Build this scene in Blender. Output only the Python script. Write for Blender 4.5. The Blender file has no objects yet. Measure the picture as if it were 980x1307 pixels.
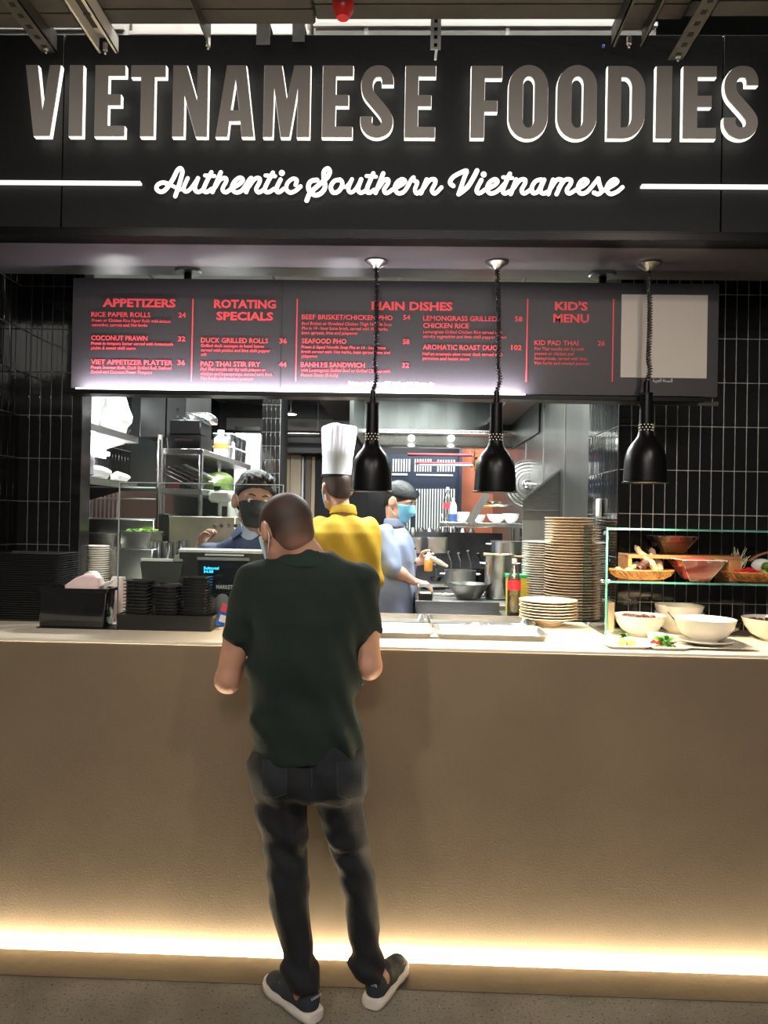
import bpy, bmesh, math, random
import numpy as np
from mathutils import Vector, Matrix
random.seed(7)
PI = math.pi
R = math.radians
S = bpy.context.scene
COL = S.collection

# ------------------------------------------------------------------ camera
W_, H_ = 980, 1307
FPX = 950.0
CAM = Vector((0.0, -2.70, 1.60))
YAW, PITCH, ROLL = 0.028, 0.0058, 0.0185
fw = Vector((-math.sin(YAW)*math.cos(PITCH), math.cos(YAW)*math.cos(PITCH), math.sin(PITCH)))
rt = Vector((math.cos(YAW), math.sin(YAW), 0))
up = rt.cross(fw)
cr = (rt*math.cos(ROLL) + up*math.sin(ROLL)).normalized()
cu = (up*math.cos(ROLL) - rt*math.sin(ROLL)).normalized()
cd = bpy.data.cameras.new('camera')
cam = bpy.data.objects.new('camera', cd)
COL.objects.link(cam)
M = Matrix((cr, cu, -fw)).transposed().to_4x4()
M.translation = CAM
cam.matrix_world = M
cd.sensor_fit = 'HORIZONTAL'
cd.sensor_width = 36.0
cd.lens = 36.0*FPX/W_
cd.clip_start = 0.05
S.camera = cam

def at(px, py, Y):
    """the point of the place that stands on the plane y = Y in line with a measured pixel"""
    d = fw*FPX + cr*(px-W_/2) - cu*(py-H_/2)
    t = (Y-CAM.y)/d.y
    return CAM + d*t
def sc(Y): return FPX/(Y-CAM.y)          # pixels per metre at depth Y

# ------------------------------------------------------------------ world, exposure
w = bpy.data.worlds.new('world'); S.world = w; w.use_nodes = True
w.node_tree.nodes['Background'].inputs[0].default_value = (0.55, 0.52, 0.50, 1)
w.node_tree.nodes['Background'].inputs[1].default_value = 0.05
S.view_settings.view_transform = 'Standard'
S.view_settings.look = 'None'
S.view_settings.gamma = 1
S.view_settings.exposure = 0.9

def lamp(kind, name, loc, target, energy, color=(1,1,1), size=0.1, spot=60, blend=0.5, sy=None, spread=None):
    ld = bpy.data.lights.new(name, kind)
    ld.energy = energy; ld.color = color
    if kind == 'AREA':
        ld.size = size
        if sy: ld.shape = 'RECTANGLE'; ld.size_y = sy
        if spread: ld.spread = R(spread)
    elif kind == 'SPOT':
        ld.spot_size = R(spot); ld.spot_blend = blend; ld.shadow_soft_size = size
    else:
        ld.shadow_soft_size = size
    o = bpy.data.objects.new(name, ld); COL.objects.link(o)
    o.location = loc
    if target is not None:
        o.rotation_euler = (Vector(target)-Vector(loc)).to_track_quat('-Z', 'Y').to_euler()
    return o
WARM = (1.0, 0.80, 0.60)
# ceiling spots of the food hall, behind and above the camera, aimed at the counter
lamp('SPOT', 'hall_spot', (-1.6, -2.6, 3.6), (-0.9, 0, 0.7), 95, (1, .86, .74), .08, 62, .9)
lamp('SPOT', 'hall_spot', (1.5, -2.8, 3.6), (0.9, 0, 0.75), 105, (1, .84, .72), .08, 62, .9)
lamp('SPOT', 'hall_spot', (0.1, -4.4, 3.6), (0.0, 0, 0.9), 60, (1, .86, .74), .1, 45, .9)
lamp('AREA', 'hall_ceiling_light', (0, -5.0, 3.7), (0, 0, 2.6), 42, (1, .93, .86), 3.0, sy=1.0)
lamp('AREA', 'sign_ceiling_light', (0.2, -0.9, 4.35), (0.1, 1.0, 4.2), 26, (1, .97, .92), 2.4, sy=.4)
# kitchen ceiling lights
for x, y, e in ((-1.2, 1.5, 26), (0.1, 1.5, 24), (-0.4, 2.4, 30), (0.5, 2.0, 24), (-1.2, 3.0, 28)):
    lamp('AREA', 'kitchen_ceiling_light', (x, y, 2.70), (x, y+.001, 0), e, (.97, 1, .96), .55, sy=.3)
lamp('AREA', 'corridor_light', (-0.6, 5.2, 2.7), (-0.6, 5.9, 1.2), 30, (1, .94, .85), 1.2, sy=.4)
lamp('AREA', 'passage_light', (0.5, 4.6, 2.6), (0.5, 5.6, 1.6), 14, (.95, .98, 1), .8, sy=.3)

# ------------------------------------------------------------------ materials
MATS = {}
def mat(name, col, rough=.5, metal=0.0, emit=None, es=0.0, noise=None, bump=0.0, bscale=60, coat=0.0, spec=.5, alpha=1, trans=0, ior=1.45, aniso=None, sheen=0):
    if name in MATS: return MATS[name]
    m = bpy.data.materials.new(name); m.use_nodes = True
    nt = m.node_tree; b = nt.nodes['Principled BSDF']
    b.inputs['Base Color'].default_value = (*col, 1)
    b.inputs['Roughness'].default_value = rough
    b.inputs['Metallic'].default_value = metal
    b.inputs['Specular IOR Level'].default_value = spec
    b.inputs['Coat Weight'].default_value = coat
    b.inputs['IOR'].default_value = ior
    b.inputs['Transmission Weight'].default_value = trans
    b.inputs['Sheen Weight'].default_value = sheen
    if emit:
        b.inputs['Emission Color'].default_value = (*emit, 1)
        b.inputs['Emission Strength'].default_value = es
    if noise or bump or aniso:
        tc = nt.nodes.new('ShaderNodeTexCoord')
        mp = nt.nodes.new('ShaderNodeMapping'); nt.links.new(tc.outputs['Object'], mp.inputs[0])
        if aniso: mp.inputs['Scale'].default_value = aniso
        n = nt.nodes.new('ShaderNodeTexNoise'); n.inputs['Scale'].default_value = noise[0] if noise else bscale
        n.inputs['Detail'].default_value = 4
        nt.links.new(mp.outputs[0], n.inputs['Vector'])
        if noise:
            cr_ = nt.nodes.new('ShaderNodeValToRGB')
            a = noise[1]; c2 = noise[2] if len(noise) > 2 else tuple(c*(1-a) for c in col)
            cr_.color_ramp.elements[0].color = (*c2, 1); cr_.color_ramp.elements[0].position = .35
            cr_.color_ramp.elements[1].color = (*col, 1); cr_.color_ramp.elements[1].position = .65
            nt.links.new(n.outputs['Fac'], cr_.inputs[0]); nt.links.new(cr_.outputs[0], b.inputs['Base Color'])
        if bump:
            n2 = nt.nodes.new('ShaderNodeTexNoise'); n2.inputs['Scale'].default_value = bscale; n2.inputs['Detail'].default_value = 3
            nt.links.new(mp.outputs[0], n2.inputs['Vector'])
            bp = nt.nodes.new('ShaderNodeBump'); bp.inputs['Strength'].default_value = bump; bp.inputs['Distance'].default_value = .01
            nt.links.new(n2.outputs['Fac'], bp.inputs['Height']); nt.links.new(bp.outputs[0], b.inputs['Normal'])
    MATS[name] = m
    return m
blackpaint = mat('black_paint', (.0045, .005, .0055), .6, noise=(6, .3), bump=.05)
charcoal = mat('charcoal_board', (.032, .030, .034), .45, noise=(90, .12))
blackmetal = mat('black_metal', (.012, .012, .013), .32, .7)
blacksatin = mat('black_satin', (.02, .02, .02), .38, noise=(20, .2))
steel = mat('brushed_steel', (.62, .62, .60), .27, 1.0, noise=(30, .12), aniso=(1, 1, 14))
steel_d = mat('dark_steel', (.28, .28, .27), .35, 1.0, noise=(20, .2), aniso=(1, 1, 10))
steel_m = mat('mid_steel', (.45, .45, .43), .38, 1.0, noise=(14, .15), aniso=(12, 1, 1))
chrome = mat('chrome', (.8, .8, .8), .12, 1.0)
tile_m = mat('black_glazed_tile', (.012, .012, .012), .09, noise=(9, .3), bump=.06, bscale=14, coat=.3)
grout = mat('grey_grout', (.62, .61, .59), .85, noise=(60, .2))
grout_l = mat('dusky_grout', (.22, .22, .215), .85, noise=(60, .2))
cream = mat('cream_solid_surface', (.83, .76, .62), .35, noise=(120, .04))
white_g = mat('white_glaze', (.82, .79, .70), .18, coat=.4)
white_p = mat('white_plastic', (.82, .83, .82), .4)
white_t = mat('white_paper', (.85, .85, .84), .8, bump=.2, bscale=30)
black_pl = mat('black_plastic', (.014, .015, .015), .32, bump=.08, bscale=50)
black_tray = mat('black_tray_plastic', (.06, .063, .061), .25, bump=.15, bscale=90)
redtxt = mat('red_menu_print', (.95, .08, .10), .5)
whitetxt = mat('white_menu_print', (.85, .80, .80), .5)
skin = mat('skin', (.42, .225, .15), .5, noise=(18, .12), bump=.05, bscale=120)
skin2 = mat('light_skin', (.62, .36, .26), .5, noise=(18, .1), bump=.05, bscale=120)
wood = mat('oak_wood', (.46, .22, .09), .45, noise=(9, .35), aniso=(.6, 5, 5))
wood_l = mat('pale_door_wood', (.52, .40, .27), .5, noise=(5, .12), aniso=(5, 5, .5))
orange_w = mat('terracotta_paint', (.45, .14, .07), .7, noise=(5, .15))
navy = mat('navy_panel', (.02, .03, .055), .5)
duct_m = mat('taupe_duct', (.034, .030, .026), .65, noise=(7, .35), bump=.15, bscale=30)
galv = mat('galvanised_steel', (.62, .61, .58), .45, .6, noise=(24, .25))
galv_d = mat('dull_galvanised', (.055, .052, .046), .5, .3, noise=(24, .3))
offwhite = mat('offwhite_duct', (.50, .48, .44), .6, noise=(4, .12))
red_p = mat('red_paint', (.45, .02, .02), .3, coat=.5)
green_l = mat('leaf_green', (.10, .32, .05), .5, noise=(40, .4))
lime = mat('lime_green', (.40, .58, .12), .45, noise=(40, .3))
meat = mat('dark_meat', (.12, .03, .02), .4, noise=(60, .5), bump=.4, bscale=80)
led = mat('warm_led', (1, .9, .7), .5, emit=(1.0, .82, .55), es=240)
ledw = mat('cool_led', (1, 1, 1), .5, emit=(1.0, .93, 1.0), es=5)
bulb = mat('heat_bulb', (1, .9, .7), .5, emit=(1.0, .74, .42), es=25)
cyan = mat('cyan_display', (.02, .5, .9), .5, emit=(.03, .50, .95), es=1.6)

def glassmat(name, tint, rough=0.0, mix=.10):
    m = bpy.data.materials.new(name); m.use_nodes = True
    nt = m.node_tree; nt.nodes.clear()
    out = nt.nodes.new('ShaderNodeOutputMaterial')
    tr = nt.nodes.new('ShaderNodeBsdfTransparent'); tr.inputs[0].default_value = (*tint, 1)
    gl = nt.nodes.new('ShaderNodeBsdfGlossy'); gl.inputs[0].default_value = (1, 1, 1, 1); gl.inputs['Roughness'].default_value = rough
    fr = nt.nodes.new('ShaderNodeFresnel'); fr.inputs[0].default_value = 1.5
    ad = nt.nodes.new('ShaderNodeMath'); ad.operation = 'ADD'; ad.inputs[1].default_value = mix
    mx = nt.nodes.new('ShaderNodeMixShader')
    nt.links.new(fr.outputs[0], ad.inputs[0]); nt.links.new(ad.outputs[0], mx.inputs[0])
    nt.links.new(tr.outputs[0], mx.inputs[1]); nt.links.new(gl.outputs[0], mx.inputs[2])
    nt.links.new(mx.outputs[0], out.inputs[0]); MATS[name] = m
    return m
glass = glassmat('clear_glass', (.93, .97, .95), 0, .02)
glass_d = glassmat('thick_glass', (.93, .96, .94), .02, .07)
glass_edge = mat('green_glass_edge', (.10, .30, .26), .15, coat=1)
glass_edge_w = mat('pale_glass_edge', (.55, .60, .58), .15, coat=1)
film = glassmat('clear_plastic', (.80, .84, .84), .15, .14)
film_o = glassmat('oil_tint', (.75, .55, .25), .08, .06)

# ------------------------------------------------------------------ object helpers
WM = {}
def _reg(o, parent, Mw):
    WM[o.name] = Mw
def thing(name, label, cat, loc=(0,0,0), rotz=0, group=None, parent=None):
    o = bpy.data.objects.new(name, None); COL.objects.link(o)
    o.empty_display_size = .05
    o.location = loc; o.rotation_euler = (0, 0, rotz)
    Mw = Matrix.Translation(loc) @ Matrix.Rotation(rotz, 4, 'Z')
    WM[o.name] = Mw
    if label: o['label'] = label
    if cat: o['category'] = cat
    if group: o['group'] = group
    return o
def tag(o, label, cat=None, group=None, kind=None):
    if label: o['label'] = label
    if cat: o['category'] = cat
    if group: o['group'] = group
    if kind: o['kind'] = kind
    return o
def struct(o): o['kind'] = 'structure'; return o

def link_mesh(name, me, parent=None, world=True, origin=None):
    o = bpy.data.objects.new(name, me); COL.objects.link(o)
    if parent is not None:
        Mp = WM[parent.name]
        if world: me.transform(Mp.inverted())
        o.parent = parent; WM[o.name] = Mp.copy()
    elif origin is not None:
        me.transform(Matrix.Translation(-Vector(origin))); o.location = origin
        WM[o.name] = Matrix.Translation(origin)
    else:
        # put the origin at the base centre
        n = len(me.vertices)
        a = np.empty(n*3); me.vertices.foreach_get('co', a); a = a.reshape(-1, 3)
        c = (a.min(0)+a.max(0))/2; c[2] = a[:, 2].min()
        me.transform(Matrix.Translation(-Vector(c))); o.location = c
        WM[o.name] = Matrix.Translation(Vector(c))
    return o

class MB:
    def __init__(s): s.v = []; s.f = []
    def add(s, vs, fs):
        n = len(s.v); s.v.extend([tuple(v) for v in vs]); s.f.extend([tuple(i+n for i in f) for f in fs]); return s
    def box(s, a, b, M=None):
        x0, y0, z0 = a; x1, y1, z1 = b
        vs = [Vector(p) for p in ((x0,y0,z0),(x1,y0,z0),(x1,y1,z0),(x0,y1,z0),(x0,y0,z1),(x1,y0,z1),(x1,y1,z1),(x0,y1,z1))]
        if M: vs = [M @ v for v in vs]
        return s.add(vs, [(0,3,2,1),(4,5,6,7),(0,1,5,4),(1,2,6,5),(2,3,7,6),(3,0,4,7)])
    def bar(s, p, q, w, h, upv=(0,0,1)):
        p = Vector(p); q = Vector(q); d = (q-p); L = d.length; d.normalize()
        u = Vector(upv); x = d.cross(u)
        if x.length < 1e-4: x = d.cross(Vector((1,0,0)))
        x.normalize(); u = x.cross(d)
        vs = []
        for e in (p, q):
            for a, b in ((-1,-1),(1,-1),(1,1),(-1,1)): vs.append(e + x*a*w/2 + u*b*h/2)
        return s.add(vs, [(0,1,2,3)[::-1],(4,5,6,7),(0,1,5,4)[::1],(1,2,6,5),(2,3,7,6),(3,0,4,7)])
    def cyl(s, p, q, r0, r1=None, n=16, caps=True):
        if r1 is None: r1 = r0
        p = Vector(p); q = Vector(q); d = (q-p).normalized()
        x = d.orthogonal().normalized(); y = d.cross(x)
        vs = []
        for e, r in ((p, r0), (q, r1)):
            for i in range(n):
                a = 2*PI*i/n; vs.append(e + (x*math.cos(a)+y*math.sin(a))*r)
        fs = [(i, (i+1) % n, n+(i+1) % n, n+i) for i in range(n)]
        if caps: fs += [tuple(range(n))[::-1], tuple(range(n, 2*n))]
        return s.add(vs, fs)
    def lathe(s, prof, c=(0,0,0), n=24, sq=1.0, M=None):
        """prof: (r, z) from bottom to top or round a closed section"""
        c = Vector(c); vs = []; m = len(prof)
        for r, z in prof:
            for i in range(n):
                a = 2*PI*i/n; v = Vector((r*math.cos(a), r*math.sin(a)*sq, z))
                if M: v = M @ v
                vs.append(c+v)
        fs = []
        for j in range(m-1):
            for i in range(n):
                fs.append((j*n+i, j*n+(i+1) % n, (j+1)*n+(i+1) % n, (j+1)*n+i))
        if prof[0][0] > 1e-5: fs.append(tuple(range(n))[::-1])
        if prof[-1][0] > 1e-5: fs.append(tuple(range((m-1)*n, m*n)))
        return s.add(vs, fs)
    def ring(s, prof, c=(0,0,0), n=24, M=None):
        """closed section revolved"""
        c = Vector(c); vs = []; m = len(prof)
        for r, z in prof:
            for i in range(n):
                a = 2*PI*i/n; v = Vector((r*math.cos(a), r*math.sin(a), z))
                if M: v = M @ v
                vs.append(c+v)
        fs = [(j*n+i, j*n+(i+1) % n, ((j+1) % m)*n+(i+1) % n, ((j+1) % m)*n+i) for j in range(m) for i in range(n)]
        return s.add(vs, fs)
    def tube(s, pts, r, n=8, caps=True, flat=None, closed=False):
        pts = [Vector(p) for p in pts]; m = len(pts)
        rs = r if isinstance(r, (list, tuple)) else [r]*m
        vs = []; prev = None
        for i, p in enumerate(pts):
            if closed: d = (pts[(i+1) % m]-pts[i-1])
            else: d = (pts[min(i+1, m-1)]-pts[max(i-1, 0)])
            if d.length < 1e-9: d = Vector((0,0,1))
            d.normalize()
            if prev is None: x = d.orthogonal().normalized()
            else:
                x = prev - d*prev.dot(d)
                x = x.normalized() if x.length > 1e-6 else d.orthogonal().normalized()
            prev = x; y = d.cross(x)
            for k in range(n):
                a = 2*PI*k/n; o = (x*math.cos(a)+y*math.sin(a))*rs[i]
                if flat is not None: o.y *= flat
                vs.append(p+o)
        fs = []
        for j in range(m if closed else m-1):
            for i in range(n):
                j2 = (j+1) % m
                fs.append((j*n+i, j*n+(i+1) % n, j2*n+(i+1) % n, j2*n+i))
        if caps and not closed: fs += [tuple(range(n))[::-1], tuple(range((m-1)*n, m*n))]
        return s.add(vs, fs)
    def sph(s, c, r, n=12, m=8, M=None):
        if not isinstance(r, (tuple, list)): r = (r, r, r)
        c = Vector(c); vs = [Vector((0,0,-r[2]))]
        for j in range(1, m):
            t = -PI/2 + PI*j/m
            for i in range(n):
                a = 2*PI*i/n; vs.append(Vector((r[0]*math.cos(t)*math.cos(a), r[1]*math.cos(t)*math.sin(a), r[2]*math.sin(t))))
        vs.append(Vector((0,0,r[2])))
        if M: vs = [M @ v for v in vs]
        vs = [c+v for v in vs]
        fs = [(0, 1+(i+1) % n, 1+i) for i in range(n)]
        for j in range(m-2):
            for i in range(n): fs.append((1+j*n+i, 1+j*n+(i+1) % n, 1+(j+1)*n+(i+1) % n, 1+(j+1)*n+i))
        L = len(vs)-1
        fs += [(1+(m-2)*n+i, 1+(m-2)*n+(i+1) % n, L) for i in range(n)]
        return s.add(vs, fs)
    def loft(s, rings, caps=True):
        n = len(rings[0]); vs = [Vector(p) for r in rings for p in r]
        fs = [(j*n+i, j*n+(i+1) % n, (j+1)*n+(i+1) % n, (j+1)*n+i) for j in range(len(rings)-1) for i in range(n)]
        if caps: fs += [tuple(range(n))[::-1], tuple(range((len(rings)-1)*n, len(rings)*n))]
        return s.add(vs, fs)
    def prism(s, poly, y0, y1):
        """polygon in x,z extruded from y0 to y1"""
        n = len(poly)
        vs = [(x, y0, z) for x, z in poly] + [(x, y1, z) for x, z in poly]
        fs = [tuple(range(n)), tuple(range(n, 2*n))[::-1]] + [(i, n+i, n+(i+1) % n, (i+1) % n) for i in range(n)]
        return s.add(vs, fs)
    def mesh(s, name, m, bev=0, smooth=True, seg=1):
        me = bpy.data.meshes.new(name)
        bm = bmesh.new()
        bv = [bm.verts.new(v) for v in s.v]
        for f in s.f:
            if len(set(f)) < 3: continue
            try: bm.faces.new([bv[i] for i in f])
            except ValueError: pass
        bmesh.ops.recalc_face_normals(bm, faces=bm.faces[:])
        if bev > 0:
            es = [e for e in bm.edges if len(e.link_faces) == 2 and e.calc_face_angle(0) > .6]
            bmesh.ops.bevel(bm, geom=es, offset=bev, segments=seg, affect='EDGES', profile=.6, clamp_overlap=True)
        if smooth:
            for f in bm.faces: f.smooth = True
            for e in bm.edges:
                if len(e.link_faces) == 2 and e.calc_face_angle(0) > .65: e.smooth = False
        bm.to_mesh(me); bm.free()
        me.materials.append(m)
        return me
    def build(s, name, m, parent=None, bev=0, smooth=True, world=True, seg=1, origin=None):
        return link_mesh(name, s.mesh(name, m, bev, smooth, seg), parent, world, origin)
def B(a, b, M=None): return MB().box(a, b, M)

def copy_tree(o, parent=None):
    c = o.copy(); COL.objects.link(c); c.parent = parent
    for ch in list(o.children): copy_tree(ch, c)
    return c
def put(o, loc, rotz=None, label=None, group=None):
    c = copy_tree(o); c.location = loc
    if rotz is not None: c.rotation_euler = (0, 0, rotz)
    if label: c['label'] = label
    if group: c['group'] = group
    return c

def catmull(pts, k=5, closed=False):
    pts = [Vector(p) for p in pts]; out = []; n = len(pts)
    rng = range(n) if closed else range(n-1)
    for i in rng:
        if closed: p0, p1, p2, p3 = pts[i-1], pts[i], pts[(i+1) % n], pts[(i+2) % n]
        else: p0, p1, p2, p3 = pts[max(i-1, 0)], pts[i], pts[i+1], pts[min(i+2, n-1)]
        for j in range(k):
            t = j/k
            out.append(.5*((2*p1)+(p2-p0)*t+(2*p0-5*p1+4*p2-p3)*t*t+(3*p1-p0-3*p2+p3)*t**3))
    if not closed: out.append(pts[-1])
    return out

def outline_mesh(name, loops, depth, m, bevel=0):
    """closed outlines (first outer, then holes) filled and given depth, in x,z; front at -depth/2"""
    cu_ = bpy.data.curves.new(name, 'CURVE'); cu_.dimensions = '2D'; cu_.fill_mode = 'BOTH'
    cu_.extrude = depth/2; cu_.bevel_depth = bevel
    for L in loops:
        sp = cu_.splines.new('POLY'); sp.points.add(len(L)-1)
        for i, p in enumerate(L): sp.points[i].co = (p[0], p[1], 0, 1)
        sp.use_cyclic_u = True
    o = bpy.data.objects.new(name, cu_); COL.objects.link(o)
    dg = bpy.context.evaluated_depsgraph_get()
    me = bpy.data.meshes.new_from_object(o.evaluated_get(dg)); me.name = name
    bpy.data.objects.remove(o); bpy.data.curves.remove(cu_)
    me.transform(Matrix(((1,0,0,0),(0,0,-1,0),(0,1,0,0),(0,0,0,1))))
    me.materials.clear(); me.materials.append(m)
    return me

_txtcache = {}
def text_mesh(s_, offset=0.0, ext=.0, res=2, shear=0):
    cu_ = bpy.data.curves.new('txt', 'FONT'); cu_.body = s_; cu_.size = 1; cu_.offset = offset; cu_.extrude = ext
    cu_.resolution_u = res; cu_.shear = shear
    o = bpy.data.objects.new('txt', cu_); COL.objects.link(o)
    dg = bpy.context.evaluated_depsgraph_get()
    me = bpy.data.meshes.new_from_object(o.evaluated_get(dg))
    bpy.data.objects.remove(o); bpy.data.curves.remove(cu_)
    return me
def text_fit(name, s_, m, parent, p0, width, cap, offset=0, res=2, shear=0, thick=.0015, normal='-y', Mx=None):
    """lettering whose left baseline point is p0, facing -y"""
    me = text_mesh(s_, offset, .02, res, shear)
    n = len(me.vertices); a = np.empty(n*3); me.vertices.foreach_get('co', a); a = a.reshape(-1, 3)
    x0, x1 = a[:, 0].min(), a[:, 0].max()
    sx = width/(x1-x0); sz = cap/.73
    b = np.empty_like(a); b[:, 0] = (a[:, 0]-x0)*sx; b[:, 2] = a[:, 1]*sz; b[:, 1] = -a[:, 2]/.02*thick/2
    if Mx is not None:
        R3 = np.array(Mx.to_3x3()); b = b @ R3.T
    b += np.array(p0)
    me.vertices.foreach_set('co', b.ravel()); me.update()
    me.materials.clear(); me.materials.append(m)
    return link_mesh(name, me, parent)
# ================================================================== SHELL
ZC = 1.129; TS = .013                                # counter top
# floor: rough aggregate concrete
def floor_mat():
    m = bpy.data.materials.new('aggregate_concrete'); m.use_nodes = True
    nt = m.node_tree; b = nt.nodes['Principled BSDF']; b.inputs['Roughness'].default_value = .75
    tc = nt.nodes.new('ShaderNodeTexCoord')
    n1 = nt.nodes.new('ShaderNodeTexNoise'); n1.inputs['Scale'].default_value = 4; n1.inputs['Detail'].default_value = 6
    v = nt.nodes.new('ShaderNodeTexVoronoi'); v.inputs['Scale'].default_value = 34; v.feature = 'F1'
    n2 = nt.nodes.new('ShaderNodeTexNoise'); n2.inputs['Scale'].default_value = 110; n2.inputs['Detail'].default_value = 3
    for n in (n1, v, n2): nt.links.new(tc.outputs['Object'], n.inputs['Vector'])
    r1 = nt.nodes.new('ShaderNodeValToRGB')
    r1.color_ramp.elements[0].color = (.095, .09, .070, 1); r1.color_ramp.elements[0].position = .3
    r1.color_ramp.elements[1].color = (.175, .165, .130, 1); r1.color_ramp.elements[1].position = .7
    nt.links.new(n1.outputs['Fac'], r1.inputs[0])
    r2 = nt.nodes.new('ShaderNodeValToRGB'); e = r2.color_ramp.elements
    e[0].color = (2.2, 2.2, 2.1, 1); e[0].position = .0; e[1].color = (1, 1, 1, 1); e[1].position = .16
    sp = nt.nodes.new('ShaderNodeSeparateColor'); nt.links.new(v.outputs['Color'], sp.inputs[0])
    lt = nt.nodes.new('ShaderNodeMath'); lt.operation = 'GREATER_THAN'; lt.inputs[1].default_value = .80
    nt.links.new(sp.outputs[0], lt.inputs[0])
    nt.links.new(v.outputs['Distance'], r2.inputs[0])
    mx = nt.nodes.new('ShaderNodeMix'); mx.data_type = 'RGBA'; mx.blend_type = 'MULTIPLY'
    nt.links.new(lt.outputs[0], mx.inputs[0]); nt.links.new(r1.outputs[0], mx.inputs[6]); nt.links.new(r2.outputs[0], mx.inputs[7])
    r3 = nt.nodes.new('ShaderNodeValToRGB')
    r3.color_ramp.elements[0].color = (.12, .12, .12, 1); r3.color_ramp.elements[0].position = .30
    r3.color_ramp.elements[1].color = (1, 1, 1, 1); r3.color_ramp.elements[1].position = .42
    nt.links.new(n2.outputs['Fac'], r3.inputs[0])
    m2 = nt.nodes.new('ShaderNodeMix'); m2.data_type = 'RGBA'; m2.blend_type = 'MULTIPLY'; m2.inputs[0].default_value = 1
    nt.links.new(mx.outputs[2], m2.inputs[6]); nt.links.new(r3.outputs[0], m2.inputs[7])
    nt.links.new(m2.outputs[2], b.inputs['Base Color'])
    bp = nt.nodes.new('ShaderNodeBump'); bp.inputs['Strength'].default_value = .5; bp.inputs['Distance'].default_value = .004
    nt.links.new(n2.outputs['Fac'], bp.inputs['Height']); nt.links.new(bp.outputs[0], b.inputs['Normal'])
    return m
fl = struct(B((-3.2, -6.5, -.10), (3.2, -.172, 0)).build('floor', floor_mat()))
fk = struct(B((-2.2, .03, -.10), (3.2, 6.4, .10)).build('floor', mat('kitchen_floor', (.10, .05, .04), .4, noise=(30, .3))))
strip = mat('smooth_concrete', (.055, .047, .033), .45, noise=(9, .2), bump=.1, bscale=40)
struct(B((-3.2, -.172, -.10), (3.2, -.020, .002)).build('trim_1', strip))
# light cove between the floor strip and the counter front
cv = thing('light_cove', 'recessed warm light strip glowing along the foot of the counter', 'light', (0, -.025, -.04))
B((-3.2, -.020, -.10), (3.2, .0, -.030)).build('channel', galv_d, cv)
B((-3.2, -.018, -.028), (3.2, -.004, -.008)).build('light_strip', led, cv)

# counter
front_m = mat('taupe_microcement', (.205, .155, .100), .5, noise=(2.2, .16), bump=.10, bscale=160)
ct = thing('service_counter', 'long taupe service counter with a pale cream worktop', 'counter', (0, .3, 0))
B((-3.0, 0.0, -.10), (3.0, .06, ZC-TS)).build('front_panel', front_m, ct)
XR = at(752, 560, 1.16).x
B((-3.0, -.004, ZC-TS), (3.0, .606, ZC)).build('worktop', cream, ct, bev=.002)
B((-1.9, .55, .1), (1.0, .60, ZC-TS)).build('back_panel', steel_m, ct)

# sign fascia
z_fb = at(490, 308, 0).z; z_ft = at(490, 49, 0).z
z_p = at(490, 296, 0).z
sg = thing('shop_sign', 'black fascia sign with halo-lit channel letters and white script', 'sign', (0, .02, z_fb))
xs1 = at(79, 230, -.02).x; xs2 = at(920.5, 230, -.02).x
g = .002
for a, b in ((-2.6, xs1-g), (xs1+g, xs2-g), (xs2+g, 2.6)):
    B((a, -.02, z_p), (b, .03, z_ft)).build('fascia_panel', blackpaint, sg, bev=.0015)
B((-2.6, .015, z_p), (2.6, .028, z_ft)).build('backing', galv, sg)
B((-2.6, -.03, z_fb), (2.6, .05, z_p-.006)).build('bottom_rail', blackmetal, sg, bev=.002)
B((-2.6, -.024, z_p-.006), (2.6, .04, z_p)).build('shadow_gap', blackmetal, sg)

# channel letters
YF = -.060
zt = at(490, 84.3, YF).z; zb = at(490, 175.5, YF).z; LH = zt-zb
letter_body = mat('lit_acrylic_edge', (.9, .85, .78), .5, emit=(1, .93, .84), es=.75)
letter_face = mat('taupe_letter_face', (.50, .46, .42), .5)
def arc(cx, cy, rx, ry, a0, a1, n):
    return [(cx+rx*math.cos(R(a0+(a1-a0)*i/n)), cy+ry*math.sin(R(a0+(a1-a0)*i/n))) for i in range(n+1)]
def superO(x0, x1, y0, y1, r):
    """stadium-like outline whose round ends have height r"""
    cx = (x0+x1)/2; rx = (x1-x0)/2
    return arc(cx, y1-r, rx, r, 0, 180, 18) + arc(cx, y0+r, rx, r, 180, 360, 18)
SC = [(.80,.74),(.79,.82),(.70,.905),(.52,.925),(.34,.90),(.21,.81),(.19,.70),(.25,.60),(.42,.50),(.62,.39),(.77,.29),(.80,.20),(.72,.115),(.52,.075),(.32,.10),(.19,.18),(.18,.29)]
def s_glyph(wd):
    # S as a band of constant width about its centre line
    pts = catmull([(x*wd, y*LH, 0) for x, y in SC], 4); hw = LH*.079; L = []; Rr = []
    for i, p in enumerate(pts):
        d = (pts[min(i+1, len(pts)-1)]-pts[max(i-1, 0)]).normalized(); nrm = Vector((-d.y, d.x, 0))
        if i == 0 or i == len(pts)-1: nrm = Vector((nrm.x/abs(nrm.x), 0, 0))
        L.append((p.x+nrm.x*hw, p.y+nrm.y*hw)); Rr.append((p.x-nrm.x*hw, p.y-nrm.y*hw))
    out = L + Rr[::-1]
    return [[(x/wd, y/LH) for x, y in out]]
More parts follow.
